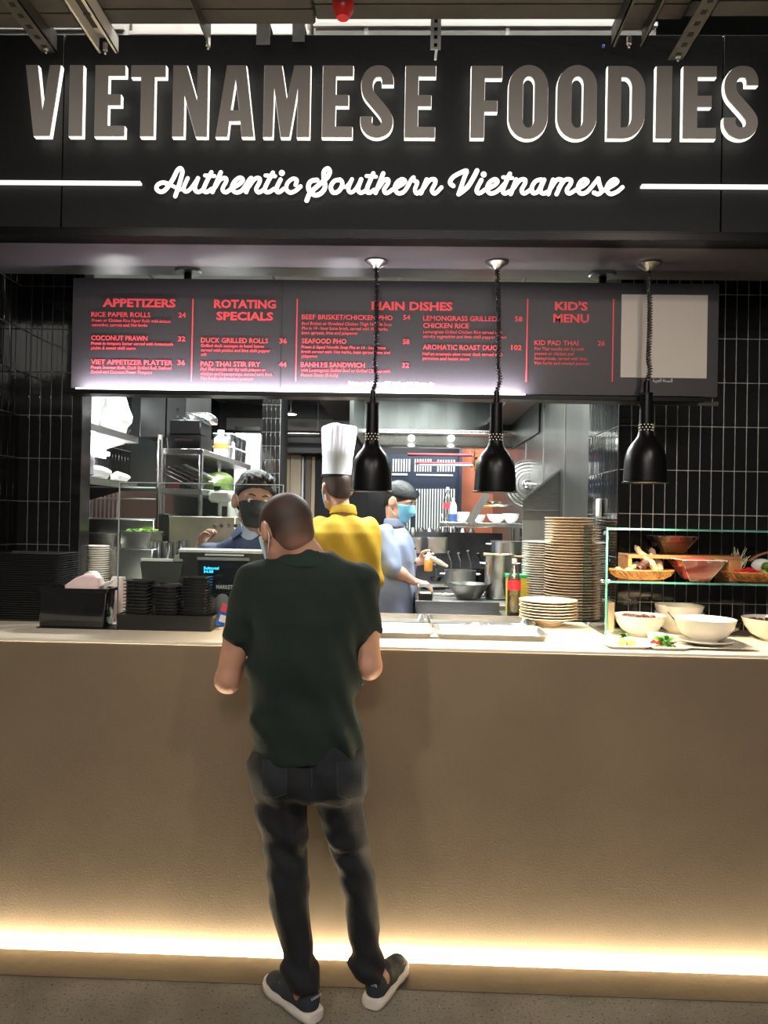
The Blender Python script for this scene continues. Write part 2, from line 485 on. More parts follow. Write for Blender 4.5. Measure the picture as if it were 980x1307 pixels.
G = {
 'V': [[(.26,0),(.72,0),(1,1),(.69,1),(.50,.35),(.34,1),(0,1)]],
 'I': [[(0,0),(1,0),(1,1),(0,1)]],
 'E': [[(0,0),(1,0),(1,.145),(.43,.145),(.43,.44),(.86,.44),(.86,.59),(.43,.59),(.43,.855),(1,.855),(1,1),(0,1)]],
 'T': [[(.29,0),(.68,0),(.68,.84),(1,.84),(1,1),(0,1),(0,.84),(.29,.84)]],
 'N': [[(0,0),(.33,0),(.33,.59),(.68,0),(1,0),(1,1),(.70,1),(.70,.50),(.39,1),(0,1)]],
 'A': [[(0,0),(.31,0),(.35,.22),(.65,.22),(.69,0),(1,0),(.77,1),(.27,1)], [(.385,.37),(.615,.37),(.5,.82)]],
 'M': [[(0,0),(.20,0),(.22,.70),(.38,0),(.57,0),(.735,.70),(.735,0),(1,0),(1,1),(.65,1),(.50,.53),(.38,1),(0,1)]],
 'F': [[(0,0),(.44,0),(.44,.365),(.86,.365),(.86,.515),(.44,.515),(.44,.835),(1,.835),(1,1),(0,1)]],
 'O': [superO(0, 1, -.012, 1.012, .30), superO(.36, .66, .14, .86, .12)[::-1]],
 'D': [[(0,0),(.45,0)] + arc(.45, .34, .55, .34, -90, 0, 9) + arc(.45, .66, .55, .34, 0, 90, 9) + [(0,1)],
       [(.36,.145),(.46,.15)] + arc(.46, .30, .19, .15, -90, 0, 6) + arc(.46, .70, .19, .15, 0, 90, 6) + [(.36,.85)]],
}
LET = [('V',32.5,77),('I',88.6,105.7),('E',121.4,159.4),('T',167,211),('N',220.6,265),('A',276,324.5),('M',336.7,395.5),('E',411.7,450),('S',460,503),('E',517,555.5),
       ('F',601,640),('O',649,699),('O',711,761.5),('D',775,823),('I',837,857),('E',871.4,913.7),('S',923,968.6)]
order = {}
for ch, xa, xb in LET:
    X0 = at(xa, 130, YF).x; X1 = at(xb, 130, YF).x; wd = X1-X0
    gl = s_glyph(wd) if ch == 'S' else G[ch]
    loops = [[(x*wd, y*LH) for x, y in L] for L in gl]
    me = outline_mesh('letter', loops, .017, letter_body, .0014)
    me.transform(Matrix.Translation((X0, YF+.012, zb)))
    o = link_mesh('letter', me, sg); order[ch] = order.get(ch, 0)+1
    o['label'] = 'channel letter %s with lit white edge' % ch
    me = outline_mesh('letter_face', loops, .006, letter_face, 0)
    me.transform(Matrix.Translation((X0, YF, zb)))
    f = bpy.data.objects.new('letter_face', me); COL.objects.link(f); me.transform(WM[sg.name].inverted()); f.parent = o
    WM[f.name] = WM[sg.name]
# soft light behind the letters: a real strip of small lights on the panel
lamp('AREA', 'letter_halo_light', (0, -.022, (zt+zb)/2-.10), (0, -.022, zb-.5), .0, (1, .95, .85), 4.2, sy=.02) if False else None

# script line
script_m = mat('lit_white_script', (.95, .93, .9), .5, emit=(1, .96, .93), es=.62)
STR = {
 0: [ # crop origin x 190
  ([(150,182),(108,172),(68,190),(60,222),(92,244),(132,225),(185,150),(222,78),(247,60),(262,85),(250,140),(228,215),(206,278)], 2.9),
  ([(150,182),(200,205),(255,226),(300,150)], 2.3),
  ([(303,138),(272,212),(290,243),(330,215),(383,140)], 2.7), ([(383,138),(358,215),(385,246),(430,222)], 2.9),
  ([(488,92),(430,215),(448,246),(490,222)], 2.9), ([(438,116),(512,121)], 2.5),
  ([(562,92),(497,245)], 2.9), ([(520,205),(555,150),(595,136),(605,160),(575,222),(600,248),(645,218)], 2.8),
  ([(640,220),(705,185),(735,150),(708,134),(668,165),(648,215),(678,248),(728,232),(785,150),(800,136)], 2.8),
  ([(800,138),(760,245)], 2.9), ([(780,205),(825,145),(862,138),(865,168),(838,222),(860,248),(905,222)], 2.8),
 ],
 1: [
  ([(50,95),(-12,215),(10,248),(60,222)], 2.9), ([(-8,116),(68,122)], 2.5),
  ([(110,148),(78,220),(95,248),(135,222)], 2.9), ([(120,96),(121,98)], 3.9),
  ([(228,190),(236,152),(205,142),(165,175),(155,222),(185,250),(228,235),(266,202)], 2.8),
  ([(395,152),(350,160),(328,195),(338,240),(382,270),(430,252),(458,205),(450,145),(450,85),(480,62),(495,88),(472,135),(400,198),(340,255),(315,312)], 3.1),
  ([(575,150),(530,160),(503,205),(520,248),(560,242),(590,200),(590,165),(575,150)], 2.9), ([(585,205),(620,205),(665,150)], 2.1),
  ([(668,146),(640,218),(660,250),(700,220),(740,150)], 2.7), ([(740,146),(716,222),(740,252),(788,225)], 2.9),
  ([(835,100),(785,222),(802,252),(840,230)], 2.9), ([(782,120),(856,126)], 2.5),
 ],
 2: [
  ([(55,100),(-5,252)], 2.9), ([(20,210),(60,155),(92,148),(92,178),(62,228),(82,255),(130,225)], 2.8),
  ([(125,228),(195,190),(225,162),(202,146),(163,170),(145,218),(172,255),(222,238),(275,150),(292,132)], 2.8),
  ([(290,134),(298,158),(322,170),(303,225),(318,257),(350,235)], 2.7),
  ([(395,148),(350,255)], 2.9), ([(372,215),(415,155),(458,148),(460,180),(436,230),(460,257),(510,210)], 2.8),
  ([(603,198),(577,172),(600,130),(660,95),(708,80),(690,130),(645,262)], 2.9), ([(645,262),(715,205),(765,125),(788,78)], 3.1),
  ([(822,152),(786,228),(805,256),(850,228)], 2.9), ([(840,107),(841,109)], 3.8),
  ([(845,232),(920,195),(948,165),(928,146),(886,170),(866,220),(892,257),(945,240),(1000,185)], 2.8),
 ],
 3: [
  ([(65,103),(12,222),(25,257),(62,240)], 2.9), ([(12,130),(84,136)], 2.5),
  ([(115,148),(72,260)], 2.9), ([(95,215),(140,155),(182,148),(182,180),(157,230),(177,257),(225,228)], 2.8),
  ([(310,148),(268,160),(238,205),(245,252),(285,240),(322,165)], 2.8), ([(333,150),(303,228),(325,257),(370,238)], 2.9),
  ([(403,150),(366,260)], 2.9), ([(385,215),(430,152),(470,150),(467,180),(430,262)], 2.8), ([(448,215),(495,152),(540,150),(540,180),(510,230),(530,257),(580,228)], 2.8),
  ([(578,232),(648,190),(672,162),(645,146),(612,172),(595,222),(622,258),(672,240),(740,160),(757,140)], 2.8),
  ([(755,140),(768,195),(782,238),(755,262),(722,250)], 2.8),
  ([(785,240),(868,195),(905,165),(880,146),(840,175),(820,222),(848,260),(900,245),(945,208)], 2.8),
 ]}
mb = MB(); YS = -.045
for c, st in STR.items():
    ox = (190, 340, 480, 640)[c]
    for pts, r in st:
        P3 = [at(ox+x/6.125, 205+y/6.125, YS) for x, y in pts]
        P3 = catmull(P3, 4) if len(P3) > 2 else P3
        rr = r/sc(YS)
        mb.tube(P3, rr, 8, flat=.45)
        for e in (P3[0], P3[-1]): mb.sph(e, (rr, rr*.45, rr), 8, 5)
mb.build('script_lettering', script_m, sg)
zl = at(90, 233.5, -.03).z
for xa, xb, yy in ((-60, 180, 233), (818, 1040, 237.5)):
    p = at(xa, yy, -.03); q = at(xb, yy, -.03); z = zl
    B((p.x, -.04, z-.0045), (q.x, -.018, z+.0045)).build('light_line', script_m, sg, bev=.001)

# soffit behind the fascia
struct(B((-2.6, .05, z_fb+.004), (2.6, .42, z_fb+.05)).build('trim_2', mat('soffit_metal', (.20, .18, .19), .28, .55, noise=(3, .2))))
struct(B((-2.6, .05, z_fb+.05), (2.6, .12, z_ft)).build('wall_front', blackpaint))

# ================================================================== MENU BOARD
YB = .30
def bx(px, py=430): return at(px, py, YB).x
def bz(px, py): return at(px, py, YB).z
x0 = at(91.5, 430, YB).x; x1 = at(917, 430, YB).x
zb0 = at(490, 501, YB).z; zb1 = at(490, 358.2, YB).z
mbd = thing('menu_board', 'wide dark menu board with red dish names, lit along its lower edge', 'menu board', ((x0+x1)/2, YB+.02, zb0))
B((x0, YB, zb0), (x1, YB+.035, zb1)).build('panel', charcoal, mbd, bev=.002)
B((x0+.0, YB-.050, zb0-.028), (at(893, 505, YB).x, YB+.04, zb0-.010)).build('bottom_rail', blackmetal, mbd, bev=.002)
B((at(700, 505, YB).x, YB+.04, zb0-.028), (x1+.02, YB+.05, zb0-.012)).build('bracket', galv_d, mbd)
xl0 = at(103, 500, YB).x; xl1 = at(668, 500, YB).x
B((xl0, YB-.047, zb0-.0098), (xl1, YB-.034, zb0-.006)).build('light_strip', ledw, mbd)
lamp('AREA', 'menu_wash_light', ((xl0+xl1)/2, YB-.043, zb0-.003), ((xl0+xl1)/2, YB+.020, zb0+.06), 10.0, (1, .90, 1), xl1-xl0, sy=.012, spread=180)
def T(s_, xa, xb, py, cap, off=0, m=None, name='item_text', shear=0):
    p = at(xa, py, YB-.002); q = at(xb, py, YB-.002)
    return text_fit(name, s_, m or redtxt, mbd, (p.x, YB-.0018, p.z), q.x-p.x, cap/sc(YB), off, 2, shear)
def Hd(s_, xa, xb, py, cap=10.5): return T(s_, xa, xb, py, cap, .035, name='heading_text')
def It(s_, xa, xb, py): return T(s_, xa, xb, py, 6.4, .010, name='dish_name')
def Pr(s_, xa, xb, py): return T(s_, xa, xb, py, 6.4, .015, name='price')
def De(s_, xa, xb, py): return T(s_, xa, xb, py, 4.2, .0, name='dish_description', shear=.15)
Hd('APPETIZERS', 131, 224, 391); Hd('ROTATING', 273, 352, 392.5); Hd('SPECIALS', 276, 348.5, 408); Hd('MAIN DISHES', 474, 577.5, 395)
Hd("KID'S", 708, 750, 395.5); Hd('MENU', 706, 751.5, 411)
It('RICE PAPER ROLLS', 116.5, 192, 404); Pr('24', 227.5, 237, 405)
De('Prawn or Chicken Rice Paper Rolls with lettuce', 117, 218, 410.5); De('cucumber, carrots and Viet herbs', 117, 188, 416.2)
It('COCONUT PRAWN', 116.5, 188, 434); Pr('32', 227, 236.5, 435.3)
De('Prawn in tempura batter served with homemade', 116, 221, 439.8); De('pickle & sweet chilli sauce', 116, 173, 445.6)
It('VIET APPETIZER PLATTER', 116, 220, 464.6); Pr('36', 226.5, 236, 465.6)
De('Prawn Summer Rolls, Duck Grilled Roll, Seafood', 116, 219, 470.3); De('Ravioli and Coconut Prawn Tempura', 116, 194, 476)
It('DUCK GRILLED ROLLS', 256.5, 342, 437); Pr('36', 356.5, 366, 438)
De('Grilled duck sausages in betel leaves', 256.5, 337, 442.8); De('served with pickles and lime chilli pepper', 256.5, 345, 448.4); De('salt', 256.5, 263.5, 453.8)
It('PAD THAI STIR FRY', 256, 332, 467); Pr('44', 356, 365.5, 468)
De('Pad Thai noodle stir fry with prawns or', 256, 339, 472.6); De('chicken and beansprouts, served with lime,', 256, 348, 478.4); De('Viet herbs and roasted peanuts', 256, 323, 484.3)
It('BEEF BRISKET/CHICKEN PHO', 385, 501, 407.3); Pr('54', 514.3, 523.5, 408)
De('Beef Brisket or Shredded Chicken Thigh Noodle Soup', 385, 500, 414.6); De('Pho in 14 - hour bone broth, served with Viet herbs,', 385, 495, 420.6); De('bean sprouts, lime and jalapenos', 385, 456, 426.3)
It('SEAFOOD PHO', 385, 442, 438); Pr('58', 514, 522.5, 439)
De('Prawn & Squid Noodle Soup Pho in 14 - hour bone', 384.5, 492, 444.5); De('broth served with Viet herbs, bean sprout, lime and', 384.5, 498, 450.4); De('jalapenos', 384.5, 405, 456)
It('BANH MI SANDWICH', 384, 465.5, 468); Pr('32', 513, 522, 469)
De('with Lemongrass Grilled Beef or Grilled Chicken with', 384, 498, 474); De('Peanut Sauce (6 inch)', 384, 431, 480)
T('Prices are inclusive of 5% VAT and 7% Municipality', 444.5, 555, 491, 4.8, .014, whitetxt, 'price_note', .15)
It('LEMONGRASS GRILLED', 540, 634, 409); It('CHICKEN RICE', 540, 598, 418.3); Pr('58', 657, 666.5, 410)
De('Lemongrass Grilled Chicken Rice served with', 540, 641, 425.2); De('stir-fry vegetables and lime chilli pepper sauce', 540, 646, 431)
It('AROMATIC ROAST DUCK', 539.5, 640, 445.8); Pr('102', 652.5, 665.5, 446.5)
De('Half an aromatic slow roast duck served with', 539, 641, 453.2); De('pancakes and hoisin sauce', 539, 599, 459)
It('KID PAD THAI', 682, 738, 440.3); Pr('26', 762.5, 772, 441)
De('Pad Thai noodle stir fry with', 682, 745, 446.8); De('prawns or chicken and', 682, 732, 453); De('beansprouts, served with lime,', 682, 749.5, 459); De('Viet herbs and roasted peanuts', 682, 752, 465)
T('\ufe94\ufef4\ufe91\ufeae\ufecc\ufedf\ufe8d \ufe94\ufea8\ufeb4\ufee8\ufedf\ufe8d', 833, 858, 487.5, 4.5, .0, whitetxt, 'arabic_note')
for px in (245.5, 378.5, 672.5, 782):
    X = bx(px); B((X-.0022, YB-.003, at(px, 487, YB).z), (X+.0022, YB, at(px, 381.5, YB).z)).build('divider_line', redtxt, mbd)
p = at(791.5, 482, YB); q = at(903, 377, YB)
B((p.x, YB-.004, p.z), (q.x, YB+.001, q.z)).build('code_panel', mat('warm_white_print', (.62, .57, .50), .5), mbd, bev=.001)
# dark vertical joint between board sections
for px in (359,):
    X = bx(px); B((X-.0008, YB-.001, zb0), (X+.0008, YB+.0005, zb1)).build('panel_joint', blackmetal, mbd)
# poles that carry the board
def pole(px, py):
    p = at(px, py, .355); t = thing('hanging_pole', None, 'pole', (p.x, .355, zb0+.2))
    MB().cyl((p.x, .355, zb0+.2), (p.x, .355, z_fb+.002), .016, n=16).build('tube', blackmetal, t)
    MB().lathe([(.052, -.008), (.055, 0), (.055, .004)], (p.x, .355, z_fb+.0), 24).build('flange', steel_d, t)
    return t
tag(pole(240, 345), 'black pole holding the left end of the menu board', None, 'poles holding the menu board')
tag(pole(769, 345), 'black pole holding the right end of the menu board', None, 'poles holding the menu board')

# ================================================================== TILED WALLS
YW = .62
TW, TH = .0503, .1945
def tiled(name, o, ux, ncol, z0, z1, zref, g_m, depthv, off=0.0, thick=.012, colw=TW):
    """wall face starting at o, running along unit ux; tiles stand proud along depthv (towards viewer)"""
    ux = Vector(ux); dv = Vector(depthv)
    L = ncol*colw
    M4 = Matrix((ux, -dv, Vector((0,0,1)))).transposed().to_4x4(); M4.translation = Vector(o)
    w_ = MB().box((0, 0, z0), (L, thick, z1), M4).build(name, g_m)
    struct(w_)
    rows = []; k0 = math.floor((z0-zref)/TH); k1 = math.ceil((z1-zref)/TH)
    me0 = None; gp = .0034; cache = {}
    for k in range(k0, k1):
        a = max(zref+k*TH, z0)+gp/2; b = min(zref+(k+1)*TH, z1)-gp/2
        if b-a < .012: continue
        key = round(b-a, 4)
        if key not in cache:
            cache[key] = MB().box((gp/2, -.004, 0), (colw-gp/2, .002, b-a), M4.to_3x3().to_4x4()).mesh('tile', tile_m, bev=.0012)
        for c in range(ncol):
            t = bpy.data.objects.new('tile', cache[key]); COL.objects.link(t)
            t.parent = w_
            wp = Vector(o)+ux*(c*colw)+Vector((0,0,a))
            t.location = wp - WM[w_.name].translation
            t.rotation_euler = (random.uniform(-.006, .006), 0, random.uniform(-.006, .006))
    return w_
zref = at(900, 488.5, YW).z
xr0 = at(790, 600, YW).x
tiled('wall_right', (xr0, YW, 0), (1, 0, 0), 20, ZC-.02, z_fb+.3, zref, grout, (0, -1, 0))
tiled('wall_right', (xr0, YW+.001, 0), (0, 1, 0), 10, ZC-.25, 2.74, zref, grout_l, (-1, 0, 0), colw=.054)
xl_ = at(25, 500, YW).x; xl2 = at(93, 500, YW).x
nl = 5; cw = (xl2-xl_)/nl
tiled('wall_left', (xl_, YW, 0), (1, 0, 0), nl, ZC-.02, z_fb+.3, at(60, 475.3, YW).z, grout_l, (0, -1, 0), colw=cw)
tiled('wall_left', (xl_, YW-9*TW, 0), (0, 1, 0), 9, ZC-.02, z_fb+.3, at(60, 475.3, YW).z, grout_l, (1, 0, 0))
struct(B((xr0+.013, YW+.013, .1), (3.0, YW+.06, 3.6)).build('wall_right', blackpaint))
struct(B((xl_-.1, YW+.013, .1), (xl2, YW+.06, 3.6)).build('wall_left', blackpaint))
struct(B((xl_-.06, -.02, ZC), (xl_-.013, YW+.1, 3.6)).build('wall_left', blackpaint))
struct(B((2.6, -.02, ZC), (2.65, YW+.1, 3.6)).build('wall_right', blackpaint))
# the left jamb in steel
xj = at(103.5, 600, YW).x
j = thing('door_jamb', None, None, (xl2, YW, ZC)); bpy.data.objects.remove(j)
struct(B((xl2, YW-.004, ZC), (xj, YW+.10, 2.74)).build('trim_3', mat('smoked_steel', (.07, .07, .07), .25, .9, noise=(7, .5), aniso=(1, 1, 3)), bev=.003))
struct(B((xr0-.006, YW-.006, ZC), (xr0+.0, YW+.004, 2.74)).build('trim_4', blackmetal))

# ================================================================== KITCHEN SHELL
ZK = 2.75
ceil_m = mat('kitchen_ceiling', (.16, .17, .16), .5, noise=(3, .2))
kc = struct(B((-2.2, .42, ZK+.004), (3.0, 6.4, ZK+.05)).build('ceiling', mat('ceiling_grid', (.30, .31, .30), .4, .5)))
cell = .6
mecp = B((.008, .008, 0), (cell-.008, cell-.008, .012)).mesh('ceiling_panel', ceil_m, bev=.002)
for i in range(5):
    for jj in range(9):
        t = bpy.data.objects.new('panel', mecp); COL.objects.link(t); t.parent = kc
        t.location = Vector((-1.85+i*cell, .44+jj*cell, ZK-.008)) - WM[kc.name].translation
XKL = -1.95; XKR = xr0+.02
darktile = mat('dark_wall_tile', (.012, .014, .014), .2, noise=(3, .3))
struct(B((XKL-.05, YW+.06, .1), (XKL, 6.4, ZK)).build('wall_left', darktile))
struct(B((xr0+.004, 1.17, .1), (xr0+.05, 6.4, ZK)).build('wall_right', mat('wall_steel', (.27, .285, .265), .34, 1.0, noise=(3, .2), aniso=(1, 1, .4))))
tiled('wall_left', (XKL+.013, .75, 0), (0, 1, 0), 32, 1.30, 2.74, zref, grout_l, (1, 0, 0), colw=.054)
for yy_ in (1.75, 2.45, 3.2):
    struct(B((xr0-.002, yy_, .1), (xr0+.006, yy_+.012, ZK-.01)).build('trim_9', steel_m))
struct(B((-2.2, 6.35, .1), (3.0, 6.4, ZK)).build('wall_back', mat('far_wall', (.05, .055, .06), .5)))
struct(B((-3.2, -.03, z_ft-.002), (3.2, .2, z_ft)).build('trim_5', blackpaint)) if False else None
# ================================================================== THINGS ON THE COUNTER
def onz(px, py, z):
    d = fw*FPX + cr*(px-W_/2) - cu*(py-H_/2)
    t = (z-CAM.z)/d.z
    return CAM + d*t

# ---- heat lamps
def heat_lamp(px_top, px_bell, py_rim, label, tilt=0.0, rs=1.0):
    Y = .22
    p = at(px_bell, py_rim, Y); top = at(px_top, 341, Y)
    z0 = p.z; x0_ = p.x
    t = thing('pendant_heat_lamp', label, 'lamp', (x0_, Y, z0), 0, 'heat lamps over the pass')
    k = 1/sc(Y)
    prof = [(0,14.5),(2.6,14.6)]
    outer = [(28.2,-.6),(28.2,.4),(26.6,1.2),(26.2,12),(25.6,24),(24.4,34),(22,42),(17.5,49),(13,54),(10.2,59),(9.2,64)]
    inner = [(8.6,62),(9.6,57),(12.5,52.5),(17,47.8),(21.2,41),(23.6,33.5),(24.9,24),(25.4,12),(25.8,.8)]
    sec = [(r*k*rs, z*k) for r, z in outer] + [(r*k*rs, z*k) for r, z in inner]
    MB().ring(sec, (x0_, Y, z0), 40).build('shade', blackmetal, t)
    hn = 64*k; n2 = 112*k
    nk = MB().cyl((x0_, Y, z0+60*k), (x0_, Y, z0+n2), .0265, .0235, 24).build('neck', blackmetal, t, bev=.002)
    ho = MB()
    for row, zz in enumerate((66, 69.5, 73)):
        for i in range(12):
            a = 2*PI*(i+.5*(row % 2))/12; rr = .0262
            ho.sph((x0_+rr*math.cos(a), Y+rr*math.sin(a), z0+zz*k), .0016, 6, 4)
    hh = ho.build('vent_holes', mat('vent_light', (.8, .7, .5), .4, emit=(1, .8, .55), es=.7)); bpy.data.objects[hh.name].parent = None
    hh.parent = nk; hh.data.transform(Matrix.Translation(-(Vector((x0_, Y, z0))-WM[hh.name].translation))); hh.location = (0,0,0)
    MB().cyl((x0_, Y, z0+n2), (x0_, Y, z0+n2+16*k), .0125, .0115, 16).cyl((x0_, Y, z0+n2-.002), (x0_, Y, z0+n2+.004), .026, n=20).build('sleeve', blackmetal, t, bev=.001)
    MB().cyl((x0_, Y, z0+44*k), (x0_, Y, z0+30*k), .022, .022, 16).build('socket', steel_d, t)
    MB().lathe([(0, 2.0*k), (.025, 2.6*k), (.046, 5*k), (.050, 10*k), (.040, 18*k), (.022, 31*k)], (x0_, Y, z0), 20).build('bulb', bulb, t)
    za = z0+n2+15*k; zc_ = z_fb-.012
    pts = []; n = int((zc_-za)/.0105)
    for i in range(n*9+1):
        f = i/(n*9); z = za+(zc_-za)*f
        bend = math.sin(PI*f)*.008 + (top.x-x0_)*f + .010*math.exp(-((f-.10)/.07)**2)
        a = i/9*2*PI
        pts.append((x0_+bend+.0085*math.cos(a), Y+.0085*math.sin(a), z))
    cb = MB().tube(pts, .0028, 5)
    core = [(x0_+math.sin(PI*f)*.008+(top.x-x0_)*f+.010*math.exp(-((f-.10)/.07)**2), Y, za+(zc_-za)*f) for f in [i/14 for i in range(15)]]
    cb.tube(core, .0045, 6)
    cb.build('coiled_cord', black_pl, t)
    MB().lathe([(.013, -.030), (.020, -.022), (.045, -.006), (.047, .0), (0, .0)], (top.x, Y, z_fb+.003), 24).build('ceiling_rose', steel_d, t)
    lamp('SPOT', 'heat_lamp_light', (x0_, Y, z0-.006), (x0_, Y, ZC), 34, (1, .80, .54), .03, 125, .75)
    return t
heat_lamp(480, 473.5, 627, 'black bell heat lamp hanging between the chef in yellow and the cap-wearing cook')
heat_lamp(634, 631.5, 628, 'black bell heat lamp hanging in front of the steel shelf of bowls')
heat_lamp(828, 823, 616, 'black bell heat lamp hanging in front of the black tiled wall')

# ---- right hand glass display
YG = .37
zs1 = at(880, 678, YG).z; zs2 = at(880, 746, YG).z
xg = at(772, 780, YG).x
gs = thing('glass_display_shelf', 'two-tier clear glass shelf with green edges over the right end of the counter', 'shelf', (xg, .5, ZC))
XE = 2.2
for nm, z in (('top_shelf', zs1), ('middle_shelf', zs2)):
    o = B((xg+.008, YG+.002, z), (XE, YW-.012, z+.008)).build(nm, glass, gs)
    e = B((xg+.008, YG-.001, z), (XE, YG+.002, z+.008)).build('front_edge', glass_edge, None); e.parent = o
    e.data.transform(Matrix.Translation(WM[e.name].translation-WM[gs.name].translation)); e.location = (0,0,0)
o = B((xg, YG+.003, ZC+.001), (xg+.008, .755, zs1+.010)).build('side_panel', glass, gs)
B((xg, YG-.001, ZC+.001), (xg+.008, YG+.003, zs1+.010)).build('side_panel_edge', glass_edge, gs)
B((xg, .755, ZC+.001), (xg+.008, .758, zs1+.010)).build('side_panel_edge', glass_edge, gs)
m_ = MB()
for yy in (YG+.02,):
    m_.cyl((xg-.012, yy, zs2+.004), (xg+.02, yy, zs2+.004), .009, n=12)
m_.build('shelf_clamp', chrome, gs)
m_ = MB().box((xg-.006, YG+.24, ZC+.0), (xg+.014, YG+.26, ZC+.02)).build('floor_clamp', chrome, gs)

# left sneeze guard
YL = .36
pL = at(153, 616, YL); pR = at(361, 617.5, YL)
sgd = thing('sneeze_guard', 'clear glass guard standing on the counter before the cashier', 'glass screen', ((pL.x+pR.x)/2, YL, ZC))
zg = (pL.z+pR.z)/2
B((pL.x, YL, ZC+.001), (pR.x, YL+.008, zg-.003)).build('glass_panel', glass, sgd)
B((pL.x, YL-.001, zg-.003), (pR.x, YL+.008, zg)).build('top_edge', glass_edge_w, sgd)
B((pL.x-.003, YL-.001, ZC+.001), (pL.x, YL+.008, zg)).build('side_edge', glass_edge_w, sgd)
B((pR.x, YL-.001, ZC+.001), (pR.x+.003, YL+.008, zg)).build('side_edge', glass_edge_w, sgd)

# ---- bowls, plates
def bowl_mesh(r, h, foot=.45, n=28):
    t = .004
    o = [(r*foot, 0), (r*foot, h*.06), (r*.72, h*.28), (r*.90, h*.62), (r, h)]
    i = [(r-t, h*1.0), (r*.90-t, h*.64), (r*.72-t, h*.32), (r*foot-t, h*.14), (0, h*.12)]
    return [(a, b) for a, b in o] + i
def bowl(name, label, px, py, r, h, m=None, cat='bowl', group=None, fill=None, z=ZC, Y=None, foot=.45):
    p = onz(px, py, z) if Y is None else Vector((at(px, py, Y).x, Y, z))
    c = (p.x, p.y, z+.001)
    if fill is None:
        o = MB().lathe(bowl_mesh(r, h, foot), c, 32).build(name, m or white_g, origin=c); return tag(o, label, cat, group)
    t = thing(name, label, cat, c, 0, group)
    MB().lathe(bowl_mesh(r, h, foot), c, 32).build('bowl', m or white_g, t)
    fm, fh, kind = fill
    f = MB().lathe([(r*.80, h*.55), (r*.86, h*fh*.95), (r*.4, h*fh), (0, h*fh)], c, 24)
    if kind == 'lumps':
        for i in range(34):
            a = random.uniform(0, 2*PI); q = r*.78*math.sqrt(random.random()); s_ = random.uniform(.008, .015)
            f.sph((c[0]+q*math.cos(a), c[1]+q*math.sin(a), c[2]+h*fh+random.uniform(.0, .018)*(1-q/r)), (s_, s_*.8, s_*.7), 7, 5)
    f.build('filling', fm, t)
    return t
def plate_prof(r, kind='flat'):
    if kind == 'soup':
        return [(r*.42, 0), (r*.45, .012), (r*.72, .030), (r, .038), (r, .041), (r*.72, .034), (r*.50, .018), (0, .016)]
    return [(r*.55, 0), (r*.60, .002), (r*.76, .008), (r*.99, .0135), (r, .0150), (r, .0172), (r*.985, .018), (r*.74, .011), (r*.60, .006), (0, .0055)]
def plate_stack(px, Y, z, n, r, dz, label, toplabel, group, m=None, jitter=.002, kind='flat', name='plate', nv=36):
    x = at(px, 700, Y).x
    me = MB().lathe(plate_prof(r, kind), (0,0,0), nv).mesh(name, m or white_g)
    for i in range(n):
        o = bpy.data.objects.new(name, me); COL.objects.link(o)
        o.location = (x+random.uniform(-jitter, jitter), Y+random.uniform(-jitter, jitter), z+.001+i*dz)
        o.rotation_euler = (random.uniform(-.004, .004), random.uniform(-.004, .004), random.uniform(0, 6))
        tag(o, toplabel if i == n-1 else label, 'plate', group)
cream_pl = mat('cream_plate', (.86, .70, .50), .25, coat=.3)
# counter inside the opening
B((xj+.004, .6065, ZC-TS), (xr0-.008, .76, ZC)).build('worktop', cream, ct, bev=.002)
YT = .98
st = thing('back_worktop', 'dark stainless work surface behind the cream counter', 'worktop', (0, 1.0, .9))
xw0, xw1 = at(533, 780, .86).x, at(650, 780, .86).x
ZS = ZC-.02
B((xw1, .765, ZS-.03), (xr0-.012, 1.30, ZS)).build('top', steel_d, st, bev=.002)
B((-.44, .765, ZS-.03), (xw0, .90, ZS)).build('top', steel_m, st, bev=.002)
# sloping hot well
MB().loft([[(xw0,.80,ZS),(xw1,.80,ZS),(xw1,1.28,ZS),(xw0,1.28,ZS)], [(xw0+.03,.84,ZS-.09),(xw1-.03,.84,ZS-.09),(xw1-.03,1.24,ZS-.09),(xw0+.03,1.24,ZS-.09)]], caps=False).add([(xw0+.03,.84,ZS-.09),(xw1-.03,.84,ZS-.09),(xw1-.03,1.24,ZS-.09),(xw0+.03,1.24,ZS-.09)], [(0,1,2,3)]).build('hot_well', steel_d, st)
B((xw0-.006, 1.27, ZS-.09), (xw1+.006, 1.285, ZS+.045)).build('well_back', mat('well_back_steel', (.16, .16, .17), .3, 1.0, noise=(20, .2), aniso=(1, 1, 10)), st, bev=.002)  # well back in a plain darker steel tone
B((-.44, .78, .1), (xr0-.02, .80, ZS-.095)).build('front', steel_d, st)
hb = h = None
zt_top = at(727, 658, YT).z
dz = .0138; n1 = int((zt_top-ZS-.018)/dz)+1
plate_stack(727, YT, ZS, n1, .122, dz, 'cream plate within the tallest stack, beside the glass side panel', 'cream plate lying topmost on the tallest stack', 'plates in the tallest stack', cream_pl)
Y2 = 1.12; zt2 = at(690, 690, Y2).z; n2 = int((zt2-ZS-.018)/.0120)+1
plate_stack(693, Y2, ZS, n2, .105, .0120, 'white plate within the stack just left of the tallest one', 'white plate lying topmost on the stack left of the tallest', 'plates in the second stack', white_g)
Ys = onz(701, 797, ZC).y+.02
Ys = max(.60, min(Ys, .645)) if False else .62
rS = 36.5/sc(Ys); zt3 = at(701, 765, Ys).z; dz3 = .0125; n3 = max(3, int(round((zt3-ZC-.041)/dz3))+1)
plate_stack(701, Ys, ZC, n3, rS, dz3, 'cream soup plate within the short stack on the pass', 'cream soup plate lying topmost on the short stack on the pass', 'soup plates in the short stack', cream_pl, kind='soup', name='soup_plate')
